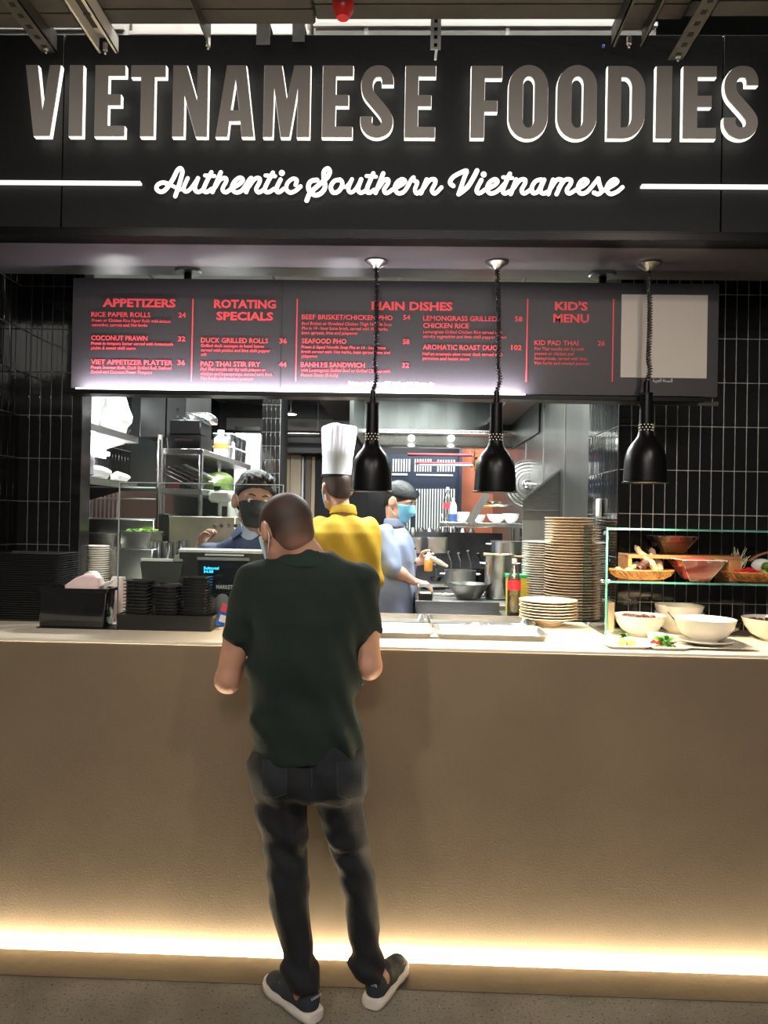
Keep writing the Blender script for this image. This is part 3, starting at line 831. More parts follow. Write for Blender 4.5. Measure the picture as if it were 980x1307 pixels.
# stack half seen on the right behind the glass
# sheet trays with paper on the pass
def sheet_tray(xa, xb, ya, yb, label, m, z=ZC):
    t = thing('sheet_tray', label, 'tray', ((xa+xb)/2, (ya+yb)/2, z))
    h_ = .020; r = .03; cx, cy = (xa+xb)/2, (ya+yb)/2; wx, wy = (xb-xa)/2, (yb-ya)/2
    def rr(dx, z_, r_):
        out = []
        for (sx, sy, a0) in ((1,1,0), (-1,1,90), (-1,-1,180), (1,-1,270)):
            for i in range(5):
                a = R(a0+i*22.5); out.append((cx+sx*(wx-dx-r_)+r_*math.cos(a), cy+sy*(wy-dx-r_)+r_*math.sin(a), z_))
        return out
    MB().loft([rr(.020, z+.001, .02), rr(.004, z+h_, .03), rr(0, z+h_+.002, .033), rr(0, z+h_+.004, .033), rr(.006, z+h_+.003, .028), rr(.022, z+.003, .018)]).build('pan', m, t)
    return t
def paper(px, py, z, w_, d_, label, rot=0, name='paper_sheet', m=None, cat='paper'):
    p = onz(px, py, z); o = B((-w_/2, -d_/2, 0), (w_/2, d_/2, .0012)).build(name, m or white_t, origin=(0,0,0))
    o.location = (p.x, p.y, z); o.rotation_euler = (0, 0, rot); return tag(o, label, cat)
def Xz(px, Y): return at(px, 700, Y).x + (0)
ya, yb = .17, .44
a = onz(558, 818, ZC+.02).x; b = onz(709, 818, ZC+.02).x
sheet_tray(a, b, ya, yb, 'shiny steel sheet tray at the front of the pass, right one', steel)
a2 = onz(440, 818, ZC+.02).x; b2 = a-.006
sheet_tray(a2, b2, ya, yb, 'shiny steel sheet tray at the front of the pass, half behind the customer', steel)
sheet_tray(onz(545, 797, ZC+.02).x, onz(683, 797, ZC+.02).x, .46, .74, 'dark steel sheet tray at the back of the pass, right one', steel_d)
sheet_tray(onz(425, 797, ZC+.02).x, onz(545, 797, ZC+.02).x-.006, .46, .74, 'dark steel sheet tray at the back of the pass, behind the customer', steel_d)
paper(528, 797, ZC+.0045, .08, .07, 'small white paper in the back tray near the customer')
paper(668, 798, ZC+.0045, .085, .08, 'small white paper in the back tray by the soup plates', .25)
paper(630, 808, ZC+.0045, .36, .17, 'wide white paper lining the front tray on the right')
paper(510, 808, ZC+.0045, .30, .17, 'wide white paper lining the front tray beside the customer')
# loop-handled tongs at the back tray
tg = MB()
for px in (607,):
    p = onz(px, 796, ZC+.03)
    tg.tube([(p.x+.06*math.cos(a_), p.y+.025*math.sin(a_), ZC+.026) for a_ in [2*PI*i/20 for i in range(20)]], .0035, 6, closed=True)
tag(tg.build('wire_loop', chrome), 'thin oval wire loop lying in the dark back tray', 'utensil')

# ---- things on the glass shelf
# wooden riser
zr = zs2+.009
xa, xb = at(797, 720, .50).x, at(939, 720, .50).x; zr1 = at(870, 709, .44).z
ri = thing('wooden_riser', 'oak riser bridging the middle glass shelf', 'stand', ((xa+xb)/2, .52, zr))
B((xa, .45, zr1-.016), (xb, .60, zr1)).build('top_board', wood, ri, bev=.002)
B((xa, .45, zr), (xa+.016, .60, zr1-.016)).build('leg_board', wood, ri, bev=.002)
B((xb-.05, .45, zr), (xb, .60, zr1-.016)).build('leg_board', wood, ri, bev=.002)
def glass_bowl(px, py, wt, wb, h, Y, z, label, fm, fr, heap=0):
    x = at(px, py, Y).x; t = thing('glass_bowl', label, 'bowl', (x, Y, z))
    def sq(hw, z_): return [(x-hw, Y-hw, z_), (x+hw, Y-hw, z_), (x+hw, Y+hw, z_), (x-hw, Y+hw, z_)]
    a, b = wt/2, wb/2; th = .004
    MB().loft([sq(b, z+.001), sq(a, z+h), sq(a-th, z+h), sq(b-th, z+.007)]).build('bowl', glass_d, t, bev=.0015)
    q = lambda f: b+(a-b)*f-th*1.1
    m = MB().loft([sq(q(.08), z+.009), sq(q(fr), z+h*fr)])
    if heap: m.lathe([(q(fr)*.95, h*fr-.001), (q(fr)*.7, h*fr+heap*.6), (q(fr)*.3, h*fr+heap), (0, h*fr+heap)], (x, Y, z), 14)
    m.build('filling', fm, t)
    ed_ = MB()
    up_ = sq(a-th/2, z+h); lo_ = sq(b-th/2, z+.004)
    ed_.tube(up_, .0018, 5, closed=True)
    for i_ in range(4): ed_.tube([lo_[i_], up_[i_]], .0014, 5)
    ed_.build('edge_highlight', glass_edge_w, t)  # pale tubes paint white highlights along the glass edges
    return t
k = 1/sc(.5)
glass_bowl(857, 700, 50*k, 22*k, 23*k, .53, zr1, 'square glass bowl of brown spice on the wooden riser', mat('brown_spice', (.32, .20, .10), .9, noise=(150, .3)), .62)
glass_bowl(888, 735, 56/sc(.42), 24/sc(.42), 28/sc(.42), .415, zr, 'square glass bowl heaped with red spice in front of the riser', mat('red_spice', (.50, .06, .05), .9, noise=(150, .3), bump=.4, bscale=200), .92, .014)
def basket(px, wpx, Y, label):
    x = at(px, 740, Y).x; L = wpx/2/sc(Y); Wd = .07; h_ = .040
    t = thing('woven_basket', label, 'basket', (x, Y, zr))
    wv = mat('woven_rattan', (.62, .27, .07), .55, noise=(35, .45), bump=.6, bscale=70)
    def ringb(s_, z_, n=32): return [(x+L*s_*math.copysign(abs(math.cos(2*PI*i/n))**.8, math.cos(2*PI*i/n)), Y+Wd*s_*math.sin(2*PI*i/n), zr+z_) for i in range(n)]
    MB().loft([ringb(.62, .001), ringb(.80, h_*.35), ringb(.93, h_*.7), ringb(1, h_), ringb(.96, h_), ringb(.9, h_*.72), ringb(.76, h_*.38), ringb(.58, .008)]).build('body', wv, t)
    rm = ringb(.985, h_); MB().tube(rm, .0035, 6, closed=True).build('rim', wv, t)
    m = MB()
    for i in range(0, 32):
        a = ringb(.99, h_*.93)[i]; b = ringb(.70, h_*.12)[(i+1) % 32]
        m.tube([a, ((a[0]+b[0])/2+(a[0]-x)*.06, (a[1]+b[1])/2+(a[1]-Y)*.06, (a[2]+b[2])/2-.002), b], .0022, 4)
    m.build('weave', wv, t)['kind'] = 'stuff'
    return x, t
YBk = .47
bx_, _ = basket(818, 81, YBk, 'orange woven basket of roots at the left of the glass shelf')
rootm = mat('root_skin', (.50, .38, .26), .75, noise=(40, .35), bump=.5, bscale=60)
def root(px0, py0, px1, py1, Y, r, label, m=rootm, kn=None):
    a = at(px0, py0, Y); b = at(px1, py1, Y+.01)
    pts = catmull([a, a.lerp(b, .3)+Vector((.004, 0, .002)), a.lerp(b, .65)+Vector((-.003, 0, 0)), b], 4)
    n = len(pts); rr = [r*(.55+.45*math.sin(PI*min(1, (i+1.2)/n)))*(1+.10*math.sin(i*1.9)) for i in range(n)]
    rr[0] *= .5; rr[-1] *= .55
    mb = MB().tube(pts, rr, 9); mb.sph(pts[0], rr[0]*1.0, 8, 5); mb.sph(pts[-1], rr[-1], 8, 5)
    if kn:
        q = a.lerp(b, .45); mb.tube([q, q+Vector(kn)*.6, q+Vector(kn)], [r*.7, r*.6, r*.3], 8)
    o = mb.build('root', m); return tag(o, label, 'root vegetable', 'roots in the orange basket')
root(838, 730, 811, 697, YBk-.01, .017, 'long pale root with a split tip leaning out of the orange basket', kn=(.018, 0, .028))
root(842, 729, 831, 700, YBk+.015, .019, 'stout round-topped pale root standing in the orange basket')
root(814, 727, 828, 717, YBk-.02, .020, 'dark brown root in the middle of the orange basket', mat('dark_root', (.07, .03, .025), .6, noise=(50, .4), bump=.5, bscale=60))
root(804, 726, 815, 718, YBk+.01, .014, 'short pale root behind the dark one in the orange basket')
root(785, 726, 795, 728, YBk, .009, 'thin brown root at the left end of the orange basket')
root(797, 728, 806, 727, YBk-.03, .008, 'small tan root lying at the front of the orange basket')
bx2, bt2 = basket(966, 88, YBk, 'tan woven basket of chillies and limes at the right of the glass shelf')
sp = MB()
random.seed(5)
for i in range(26):
    a = at(937+random.uniform(-1, 10), 731, YBk+random.uniform(-.02, .02)); b = at(933+random.uniform(0, 26), random.uniform(697, 716), YBk+random.uniform(-.02, .03))
    sp.tube([a, a.lerp(b, .5)+Vector((random.uniform(-.006, .006), 0, 0)), b], [.0016, .0014, .0010], 4)
tag(sp.build('enoki_bunch', mat('pale_stalks', (.72, .70, .45), .6)), 'bunch of thin pale stalks standing in the right basket', 'vegetable')
for i, (px, py) in enumerate(((939, 730), (948, 729), (955, 727), (961, 729), (967, 731), (953, 731))):
    a = at(px, py, YBk-.02)
    c_ = MB().tube([a+Vector((-.013, 0, -.002)), a+Vector((-.004, 0, .003)), a+Vector((.008, 0, .002)), a+Vector((.015, .003, -.003))], [.0045, .007, .006, .0015], 7)
    tag(c_.build('red_chilli', mat('red_chilli', (.65, .02, .03), .25)), 'small red chilli at the front of the right basket', 'chilli', 'red chillies in the right basket')
for px, py, r, lb, m in ((978, 723, .019, 'round green lime in the right basket', mat('lime_skin', (.12, .30, .03), .35, noise=(60, .2))), (975, 731, .013, 'pale cut lime at the front of the right basket', lime)):
    p = at(px, py, YBk+ (0 if r > .015 else -.025)); tag(MB().sph(p, (r, r, r*.95), 14, 9).build('lime', m), lb, 'lime')
p = at(972, 722, YBk+.03)
tag(MB().sph(p, (.045, .02, .030), 16, 9).build('white_radish', white_p), 'smooth white radish at the back of the right basket', 'radish')
hp = [at(956, 716, YBk+.04), at(965, 710, YBk+.04), at(976, 706, YBk+.04), at(992, 702, YBk+.04)]
tag(MB().tube(catmull(hp, 4), .006, 8, flat=2.2).build('wooden_ladle', wood), 'curved wooden handle slanting over the right basket', 'ladle')

# ---- bowls and dishes below, on the counter
yA = .40
bowl('serving_bowl', 'white bowl of dark braised meat by the glass side panel', 816, 811, .102, .085, fill=(meat, .80, 'lumps'), group='white bowls on the counter', foot=.42)
for i, l in enumerate(('large cream bowl, lower of two nested behind the serving spoon', 'large cream bowl, upper of two nested behind the serving spoon')):
    x = at(866, 800, .49).x; c = (x, .49, ZC+.001+i*.030)
    tag(MB().lathe(bowl_mesh(.100, .088), c, 32).build('nested_bowl', white_g, origin=c), l, 'bowl', 'nested cream bowls')
bowl('clear_bowl', 'clear glass bowl behind the front white bowl', 918, 803, .085, .058, m=glass_d, fill=(mat('beige_food', (.55, .45, .36), .7, noise=(60, .3)), .45, 'lumps'), Y=.47)
# white platter with a bowl on a saucer
pp = onz(907, 829, ZC)
def rrect(cx, cy, hx, hy, r, z_, n=4):
    out = []
    for sx, sy, a0 in ((1,1,0), (-1,1,90), (-1,-1,180), (1,-1,270)):
        for i in range(n+1):
            a = R(a0+i*90/n); out.append((cx+sx*(hx-r)+r*math.cos(a), cy+sy*(hy-r)+r*math.sin(a), z_))
    return out
def platter(name, label, cx, cy, hx, hy, h_, m, z=ZC, cat='dish', r=.02, group=None, parent=None):
    t = .003; hx2, hy2 = hx*.80, hy*.78
    mb = MB().loft([rrect(cx, cy, hx2, hy2, r*.7, z+.001), rrect(cx, cy, hx, hy, r, z+h_), rrect(cx, cy, hx-.004, hy-.004, r, z+h_+.0015), rrect(cx, cy, hx2-.004, hy2-.004, r*.6, z+t+.002)])
    if parent: return mb.build(name, m, parent)
    o = mb.build(name, m, origin=(cx, cy, z)); return tag(o, label, cat, group)
platter('serving_platter', 'long white platter under the front white bowl', onz(905, 826, ZC).x, .175, .155, .115, .010, white_g)
sau = (onz(905, 826, ZC).x+.0, .19, ZC+.007)
tag(MB().lathe(plate_prof(.105), sau, 36).build('saucer', white_g, origin=sau), 'white saucer under the front white bowl', 'saucer')
cc = (sau[0], .19, ZC+.015)
t = thing('soup_bowl', 'glossy white bowl of pink soup on a saucer at the front', 'bowl', cc, 0, 'white bowls on the counter')
MB().lathe(bowl_mesh(.114, .088, .42), cc, 40).build('bowl', white_g, t)
MB().lathe([(.098, .060), (.102, .066), (0, .066)], cc, 28).build('filling', mat('pink_soup', (.66, .42, .34), .2, noise=(30, .2)), t)
bowl('serving_bowl', 'white bowl of dark sauce at the right edge of the counter', 986, 817, .118, .088, fill=(meat, .78, 'lumps'), group='white bowls on the counter', foot=.42)
platter('serving_platter', 'white platter reaching past the right edge of the counter', 1.66, .16, .12, .10, .010, white_g)
a = at(852, 781, .36); b = at(877, 812, .30)
tag(MB().tube([a, a.lerp(b, .5), b], [.0028, .0032, .0042], 8).sph(b, (.013, .013, .004), 10, 6).build('serving_spoon', chrome), 'steel spoon leaning on the nested cream bowls', 'spoon')
def leaf(mb, p, L, w_, ax, tilt):
    d = Vector((math.cos(ax)*math.cos(tilt), math.sin(ax)*math.cos(tilt), math.sin(tilt))); s_ = Vector((-math.sin(ax), math.cos(ax), 0)); nrm = d.cross(s_)
    pts = []
    for f, q in ((0, .1), (.3, .9), (.6, 1), (.85, .55), (1, .02)):
        c_ = p + d*L*f - Vector((0, 0, L*.35*f*f))
        pts.append([c_-s_*w_*q, c_-nrm*.0*q+Vector((0,0,-.15*w_*q)), c_+s_*w_*q, c_+Vector((0,0,.0008))])
    mb.loft(pts)
# dish of lime wedges and herb
xd = onz(803, 829, ZC).x
platter('side_dish', 'small square white dish of lime pieces with a mint sprig', xd, .115, .078, .072, .012, white_g)
for dx, dy, r, lb in ((-.016, -.018, .018, 'pale lime wedge at the left of the side dish'), (.018, -.02, .020, 'pale lime wedge at the right of the side dish')):
    c_ = (xd+dx, .115+dy, ZC+.019)
    tag(MB().sph(c_, (r, r*.8, r*.85), 12, 8).build('lime_wedge', mat('lime_flesh', (.60, .66, .28), .4, noise=(50, .25))), lb, 'lime')
mb = MB(); random.seed(3)
for i in range(12): leaf(mb, Vector((xd-.004, .115, ZC+.036)), random.uniform(.024, .04), .009, random.uniform(0, 6.28), random.uniform(.1, 1.1))
mb.tube([(xd-.004, .115, ZC+.008), (xd-.004, .115, ZC+.04)], .002, 5)
tag(mb.build('mint_sprig', green_l), 'green mint sprig on the lime dish', 'herb')
xd2 = onz(856, 831, ZC).x
platter('side_dish', 'small square white dish of basil leaves and sprouts', xd2, .105, .070, .070, .012, white_g)
mb = MB()
for i in range(60):
    a_ = random.uniform(0, 6.28); q = random.uniform(.0, .028)
    leaf(mb, Vector((xd2+.004+q*math.cos(a_), .105+q*math.sin(a_), ZC+.010+random.uniform(0, .022))), random.uniform(.024, .042), .009, a_+random.uniform(-1, 1), random.uniform(-.1, 1.0))
tag(mb.build('basil_bunch', green_l), 'heap of green basil leaves on the sprout dish', 'herb')
mb = MB()
for i in range(26):
    a_ = random.uniform(0, 6.28); q = random.uniform(.01, .04); c_ = Vector((xd2+q*math.cos(a_), .10+q*math.sin(a_)*.8, ZC+.009))
    mb.tube([c_, c_+Vector((.008*math.cos(a_*3), .008*math.sin(a_*3), .005)), c_+Vector((.018*math.cos(a_*2), .014*math.sin(a_*2), 0))], .0014, 4)
tag(mb.build('bean_sprouts', mat('sprout', (.80, .78, .62), .5)), 'white bean sprouts under the basil leaves', 'vegetable')
mb = MB()
for dx, dy in ((-.045, -.01), (-.038, .01), (-.030, -.02)): mb.tube([(xd2+dx-.01, .105+dy, ZC+.018), (xd2+dx, .105+dy, ZC+.024), (xd2+dx+.012, .105+dy, ZC+.02)], [.003, .006, .002], 7)
tag(mb.build('sliced_chilli', MATS['red_chilli']), 'sliced red chilli at the left of the basil', 'chilli')
c_ = (onz(833, 819, ZC).x, .20, ZC+.001)
tag(MB().lathe(bowl_mesh(.036, .038, .7), c_, 24).build('dipping_cup', white_g, origin=c_), 'small white dipping cup behind the two side dishes', 'cup')
p = at(777, 785, .56)
tag(B((p.x-.012, .53, ZC+.001), (p.x+.016, .60, ZC+.12)).build('menu_block', mat('pale_block', (.62, .50, .32), .6), bev=.002), 'upright pale block behind the glass side panel', 'block')

# ---- left of the counter: stack of big black trays
def tray_mesh(wx, wy, h_, lip, name, m, r=.025):
    return MB().loft([rrect(0, 0, wx-lip*1.3, wy-lip*1.3, r*.7, 0, 3), rrect(0, 0, wx-lip, wy-lip, r, h_*.8, 3), rrect(0, 0, wx, wy, r*1.1, h_*.85, 3), rrect(0, 0, wx, wy, r*1.1, h_, 3), rrect(0, 0, wx-lip*1.1, wy-lip*1.1, r, h_*.95, 3), rrect(0, 0, wx-lip*1.6, wy-lip*1.6, r*.7, h_*.25, 3)]).mesh(name, m)
xR_ = at(103, 700, .60).x; zt_ = at(60, 705, .5).z
me = tray_mesh(.20, .105, .0088, .014, 'serving_tray', black_tray)
nt_ = 30; dz = (zt_-.009-ZC-.001)/(nt_-1)
for i in range(nt_):
    o = bpy.data.objects.new('serving_tray', me); COL.objects.link(o)
    o.location = (xR_-.20+random.uniform(-.002, .002), .494+random.uniform(-.002, .002), ZC+.001+i*dz)
    tag(o, 'black tray lying topmost on the big tray stack at the left' if i == nt_-1 else ('black tray lying lowest in the big tray stack at the left' if i == 0 else 'black tray within the big stack in the left corner'), 'tray', 'black trays stacked in the left corner')
# black bin
xa, xb = at(49, 780, .27).x, at(139, 780, .27).x
mt = onz(85, 803, ZC)
tag(B((onz(28, 807, ZC).x, .23, ZC), (onz(143, 807, ZC).x, .36, ZC+.003)).build('black_mat', black_pl), 'thin black mat under the cutlery bin', 'mat')
bn = thing('cutlery_bin', 'glossy black open bin of wrapped cutlery at the left', 'bin', ((xa+xb)/2, .35, ZC+.003))
cx, cy = (xa+xb)/2, .30; hx, hy = (xb-xa)/2, .055; z0 = ZC+.0035; hh_ = 50/sc(.27)
gb = mat('glossy_black_plastic', (.012, .012, .013), .12, coat=.6)
MB().loft([rrect(cx, cy, hx*.93, hy*.92, .015, z0, 3), rrect(cx, cy, hx*.99, hy*.98, .018, z0+hh_*.9, 3), rrect(cx, cy, hx+.006, hy+.006, .02, z0+hh_*.92, 3), rrect(cx, cy, hx+.006, hy+.006, .02, z0+hh_, 3), rrect(cx, cy, hx*.96, hy*.93, .016, z0+hh_, 3), rrect(cx, cy, hx*.88, hy*.84, .012, z0+.006, 3)]).build('box', gb, bn)
for i in range(5):
    a = Vector((cx+.02+i*.012, cy-.02+i*.008, z0+hh_*.75)); b = a+Vector((.075, .03, .050+i*.006))
    tag(MB().bar(a, b, .018, .006).build('wrapped_cutlery', white_t, bev=.001), 'paper-wrapped cutlery slanting out of the black bin', 'cutlery', 'wrapped cutlery in the bin')
pk = mat('pinkish_wrap', (.80, .62, .60), .5, bump=.6, bscale=25)
mb = MB().loft([rrect(cx+.02, cy+.0, .06, .03, .015, z0+hh_*.6, 3), rrect(cx+.03, cy+.005, .075, .036, .02, z0+hh_*1.05, 3), rrect(cx+.045, cy+.01, .05, .03, .02, z0+hh_*1.25, 3), rrect(cx+.05, cy+.01, .012, .01, .004, z0+hh_*1.35, 3)])
tag(mb.build('napkin_bundle', pk), 'crumpled pale napkin bundle rising from the black bin', 'napkins')
p = at(134, 741, .60)
tag(MB().lathe([(.022, 0), (.030, .05), (.032, .075), (.028, .078), (.02, .01)], (p.x+.01, .62, ZC+.11), 18).build('red_white_cup', mat('red_print_cup', (.80, .25, .25), .4)), 'paper cup with a red side behind the napkins', 'cup') if False else None
def roll(px, py, Y, r, L, label):
    p = at(px, py, Y); t = MB().cyl((p.x-L/2, Y, p.z), (p.x+L/2, Y+.05, p.z), r, n=24)
    o = t.build('paper_roll', white_t); return tag(o, label, 'paper roll')
# shallow black holder and three stacks of small trays
xa, xb = at(147, 800, .23).x, at(271, 800, .23).x
hl = thing('tray_holder', 'low black holder carrying three stacks of small trays', 'tray holder', ((xa+xb)/2, .29, ZC))
hz = 20/sc(.23)
cx, cy, hx, hy = (xa+xb)/2, .29, (xb-xa)/2, .062
MB().loft([rrect(cx, cy, hx-.006, hy-.004, .01, ZC+.001, 3), rrect(cx, cy, hx, hy, .012, ZC+hz, 3), rrect(cx, cy, hx-.006, hy-.006, .01, ZC+hz, 3), rrect(cx, cy, hx-.010, hy-.010, .01, ZC+hz-.012, 3)]).build('box', black_pl, hl)
me = tray_mesh(.0565, .052, .0105, .009, 'small_tray', mat('small_tray_plastic', (.035, .037, .037), .2, bump=.1, bscale=80), .012)
for j, (px, pyt, nn, nm) in enumerate(((179, 741, 11, 'left'), (215.5, 748, 10, 'middle'), (251, 737, 14, 'right'))):
    X = at(px, 760, .29).x; zt_ = at(px, pyt, .25).z; z0 = ZC+hz-.011; dz = (zt_-.011-z0)/(nn-1)
    for i in range(nn):
        o = bpy.data.objects.new('small_tray', me); COL.objects.link(o); o.location = (X+random.uniform(-.0015, .0015), .29+random.uniform(-.001, .001), z0+i*dz)
        tag(o, ('small black tray topmost on the %s of the three small stacks' if i == nn-1 else 'small black tray within the %s of the three small stacks') % nm, 'tray', 'small black trays, %s stack' % nm)

# ---- point of sale
YP = .56
px0, px1 = at(232, 710, YP).x, at(347, 710, YP).x
zt_, zb_ = at(290, 702.5, YP).z, at(290, 763, YP).z
casing = mat('dark_grey_casing', (.045, .040, .037), .35, noise=(8, .2))
ps = thing('cash_register', 'dark till screen seen from behind with a small customer display', 'till', ((px0+px1)/2, YP, ZC))
Mt = Matrix.Translation(((px0+px1)/2, YP, zb_)) @ Matrix.Rotation(R(10), 4, 'X')
hw_ = (px1-px0)/2; hh_ = zt_-zb_
MB().box((-hw_, -.012, 0), (hw_, .018, hh_), Mt).build('screen_housing', casing, ps, bev=.004)
MB().box((-hw_, -.016, hh_-.004), (hw_, .022, hh_+.008), Mt).build('top_rim', mat('pale_grey_plastic', (.62, .60, .58), .4), ps, bev=.002)
MB().box((-.03, -.014, .05), (.06, -.0125, .056), Mt).build('vent_bar', MATS['pale_grey_plastic'], ps) if False else None
B(((px0+px1)/2-.05, YP+.0, ZC+.02), ((px0+px1)/2+.05, YP+.05, zb_+.03)).build('neck', casing, ps, bev=.004)
MB().loft([rrect((px0+px1)/2, YP+.01, .11, .065, .03, ZC+.001), rrect((px0+px1)/2, YP+.01, .10, .06, .03, ZC+.025)]).build('base', casing, ps)
YD = YP-.05
a = at(252, 758, YD); b = at(317, 712, YD)
dsp = B((a.x, YD, a.z), (b.x, YD+.03, b.z)).build('customer_display', mat('gloss_display', (.01, .012, .016), .08, coat=.6), ps, bev=.003)
def sub(o, par):
    Mo = WM[o.name]; Mp = WM[par.name]
    o.data.transform(Mp.inverted() @ Mo); o.location = (0, 0, 0); o.parent = par; WM[o.name] = Mp; return o
sub(B((a.x-.004, YD-.006, b.z-.014), (b.x+.004, YD+.034, b.z)).build('display_lip', mat('grey_plastic', (.22, .21, .20), .4), None, bev=.002), dsp)
sub(B((a.x+.03, YD-.010, b.z+.006), (b.x-.02, YD+.02, b.z+.014)).build('card_slot', MATS['pale_grey_plastic'], None, bev=.002), dsp)
B((b.x-.06, YD+.03, b.z-.06), (b.x-.02, YP, b.z-.03)).build('display_arm', casing, ps)
def dtext(s_, x_a, x_b, py, cap, m):
    p = at(x_a, py, YD-.001); q = at(x_b, py, YD-.001)
    o = text_fit('display_text', s_, m, ps, (p.x, YD-.001, p.z), q.x-p.x, cap/sc(YD), .01)
    o.parent = dsp; return o
dtext('Subtotal', 260, 279, 726.5, 3.6, cyan); dtext('54.00', 260, 272, 731, 3.6, cyan); dtext('MARKET', 276, 297, 751.5, 5.2, mat('grey_print', (.5, .5, .5), .5))
# dark tilted receipt printer
p = at(205, 745, .50)
pr = thing('receipt_printer', 'dark tilted printer standing left of the till', 'printer', (p.x, .52, ZC))
Mt = Matrix.Translation((p.x, .52, p.z)) @ Matrix.Rotation(R(-14), 4, 'X')
kk = 1/sc(.5)
MB().loft([[Mt @ Vector(q) for q in ((-24*kk,-.02,0),(24*kk,-.02,0),(24*kk,.05,0),(-24*kk,.05,0))], [Mt @ Vector(q) for q in ((-29*kk,-.03,26*kk),(27*kk,-.03,26*kk),(27*kk,.07,26*kk),(-29*kk,.07,26*kk))]]).build('housing', casing, pr, bev=.003)
MB().box((-28*kk, -.03, 27*kk), (14*kk, .06, 31*kk), Mt).build('lid', MATS['pale_grey_plastic'], pr, bev=.002)
MB().box((14*kk, -.028, 27*kk), (27*kk, .03, 36*kk), Mt).build('paper_cover', MATS['grey_plastic'], pr, bev=.004)
MB().cyl((p.x, .53, ZC+.02), (p.x, .53, p.z+.01), .018, n=14).lathe([(.06, 0), (.06, .012), (.02, .02)], (p.x, .53, ZC+.001), 24).build('stand', casing, pr)
# grey round card reader
p = at(283, 771, .42)
cdv = thing('card_reader', 'round-backed grey card reader beside the small trays', 'card reader', (p.x, .42, ZC))
Mt = Matrix.Translation((p.x, .42, p.z)) @ Matrix.Rotation(R(-18), 4, 'X')
MB().sph((p.x, .42, p.z), (.034, .014, .044), 20, 12, Matrix.Rotation(R(-18), 4, 'X')).build('back', mat('mauve_grey_plastic', (.20, .18, .18), .4), cdv)
MB().cyl((p.x, .425, ZC+.006), (p.x, .425, p.z-.02), .010, n=12).lathe([(.04, 0), (.04, .008), (.012, .014)], (p.x, .425, ZC+.001), 20).build('foot', MATS['grey_plastic'], cdv)
mb = MB().box((onz(272, 801, ZC).x, .28, ZC+.001), (onz(287, 801, ZC).x, .40, ZC+.012))
tag(mb.build('card_holder', steel, bev=.002), 'flat metal holder on the counter by the card reader', 'holder')
# roll of paper + cable loop behind the bin
pw = at(117, 738, .50)
mb = MB().ring([(.030, 0), (.030, .05), (.022, .05), (.022, 0)], (0, 0, 0), 24, Matrix.Rotation(R(90), 4, 'X'))
o = mb.build('paper_roll', white_t); o.location = (pw.x, .50, pw.z-.03); tag(o, 'white paper roll showing its dark core behind the bin', 'paper roll')
tag(MB().cyl((pw.x, .46, ZC), (pw.x, .46, ZC+.001), .01, n=8).build('spare', white_t), 'x', 'x') if False else None
tag(B((pw.x-.06, .44, ZC+.001), (pw.x+.10, .54, pw.z-.032)).build('paper_carton', mat('pale_carton', (.55, .50, .46), .6), bev=.003), 'pale low carton under the paper roll behind the bin', 'carton')
pk2 = at(150, 745, .50)
mb = MB().loft([rrect(pk2.x, .50, .030, .02, .01, ZC+.001, 3), rrect(pk2.x, .50, .034, .024, .012, pk2.z-.01, 3), rrect(pk2.x+.004, .50, .026, .016, .008, pk2.z+.03, 3)])
tag(mb.build('red_tipped_pouch', mat('red_pouch', (.75, .35, .34), .4, noise=(8, .0, (.82, .74, .70)))), 'pale pouch with a red corner between bin and small trays', 'pouch')
# ================================================================== ABOVE THE SIGN
struct(B((-3.2, -6.5, 4.6), (3.2, 3.0, 4.65)).build('ceiling', blackpaint))
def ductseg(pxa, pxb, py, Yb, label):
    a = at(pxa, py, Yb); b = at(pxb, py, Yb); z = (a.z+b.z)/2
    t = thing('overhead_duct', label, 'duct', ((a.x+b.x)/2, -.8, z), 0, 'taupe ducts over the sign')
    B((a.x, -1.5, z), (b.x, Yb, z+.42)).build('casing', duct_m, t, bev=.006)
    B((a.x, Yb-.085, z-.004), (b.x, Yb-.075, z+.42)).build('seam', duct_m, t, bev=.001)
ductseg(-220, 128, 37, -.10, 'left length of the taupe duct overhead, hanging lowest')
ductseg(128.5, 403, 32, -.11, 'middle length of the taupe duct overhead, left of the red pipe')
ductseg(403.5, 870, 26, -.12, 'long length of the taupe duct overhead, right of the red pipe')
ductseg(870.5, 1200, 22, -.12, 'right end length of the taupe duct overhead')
def od(px0, px1, Y, z0, z1, label):
    a, b = at(px0, 40, Y).x, at(px1, 40, Y).x
    t = thing('pale_duct', label, 'duct', ((a+b)/2, Y+.6, z0), 0, 'pale ducts behind the sign')
    B((a, Y, z0), (b, Y+1.2, z1)).build('casing', offwhite, t, bev=.01)
    B((a, Y-.012, z0+.13), (b, Y, z0+.145)).build('flange', offwhite, t)
    for i in range(int((b-a)/.55)):
        B((a+.2+i*.55, Y-.006, z0+.02), (a+.215+i*.55, Y, z1-.02)).build('seam', offwhite, t)
zo = at(490, 49, 0).z+.04
od(-150, 160, .22, zo, zo+.5, 'pale duct seen above the first word, leftmost stretch')
od(166, 395, .25, zo, zo+.5, 'pale duct seen above the first word, stretch left of the red pipe')
od(400, 838, .20, zo, zo+.5, 'pale duct seen above the middle of the sign')
a = at(850, 43, .02); b = at(1150, 45, .02)
tag(MB().cyl((a.x, .075, a.z+.02), (b.x, .075, a.z+.02), .006, n=10).build('conduit', white_p), 'thin white conduit above the right end of the sign', 'pipe')
lamp('AREA', 'plenum_light', (0.1, -.02, 4.15), (0.1, .30, 3.4), 26, (1, .97, .92), 3.6, sy=.12)
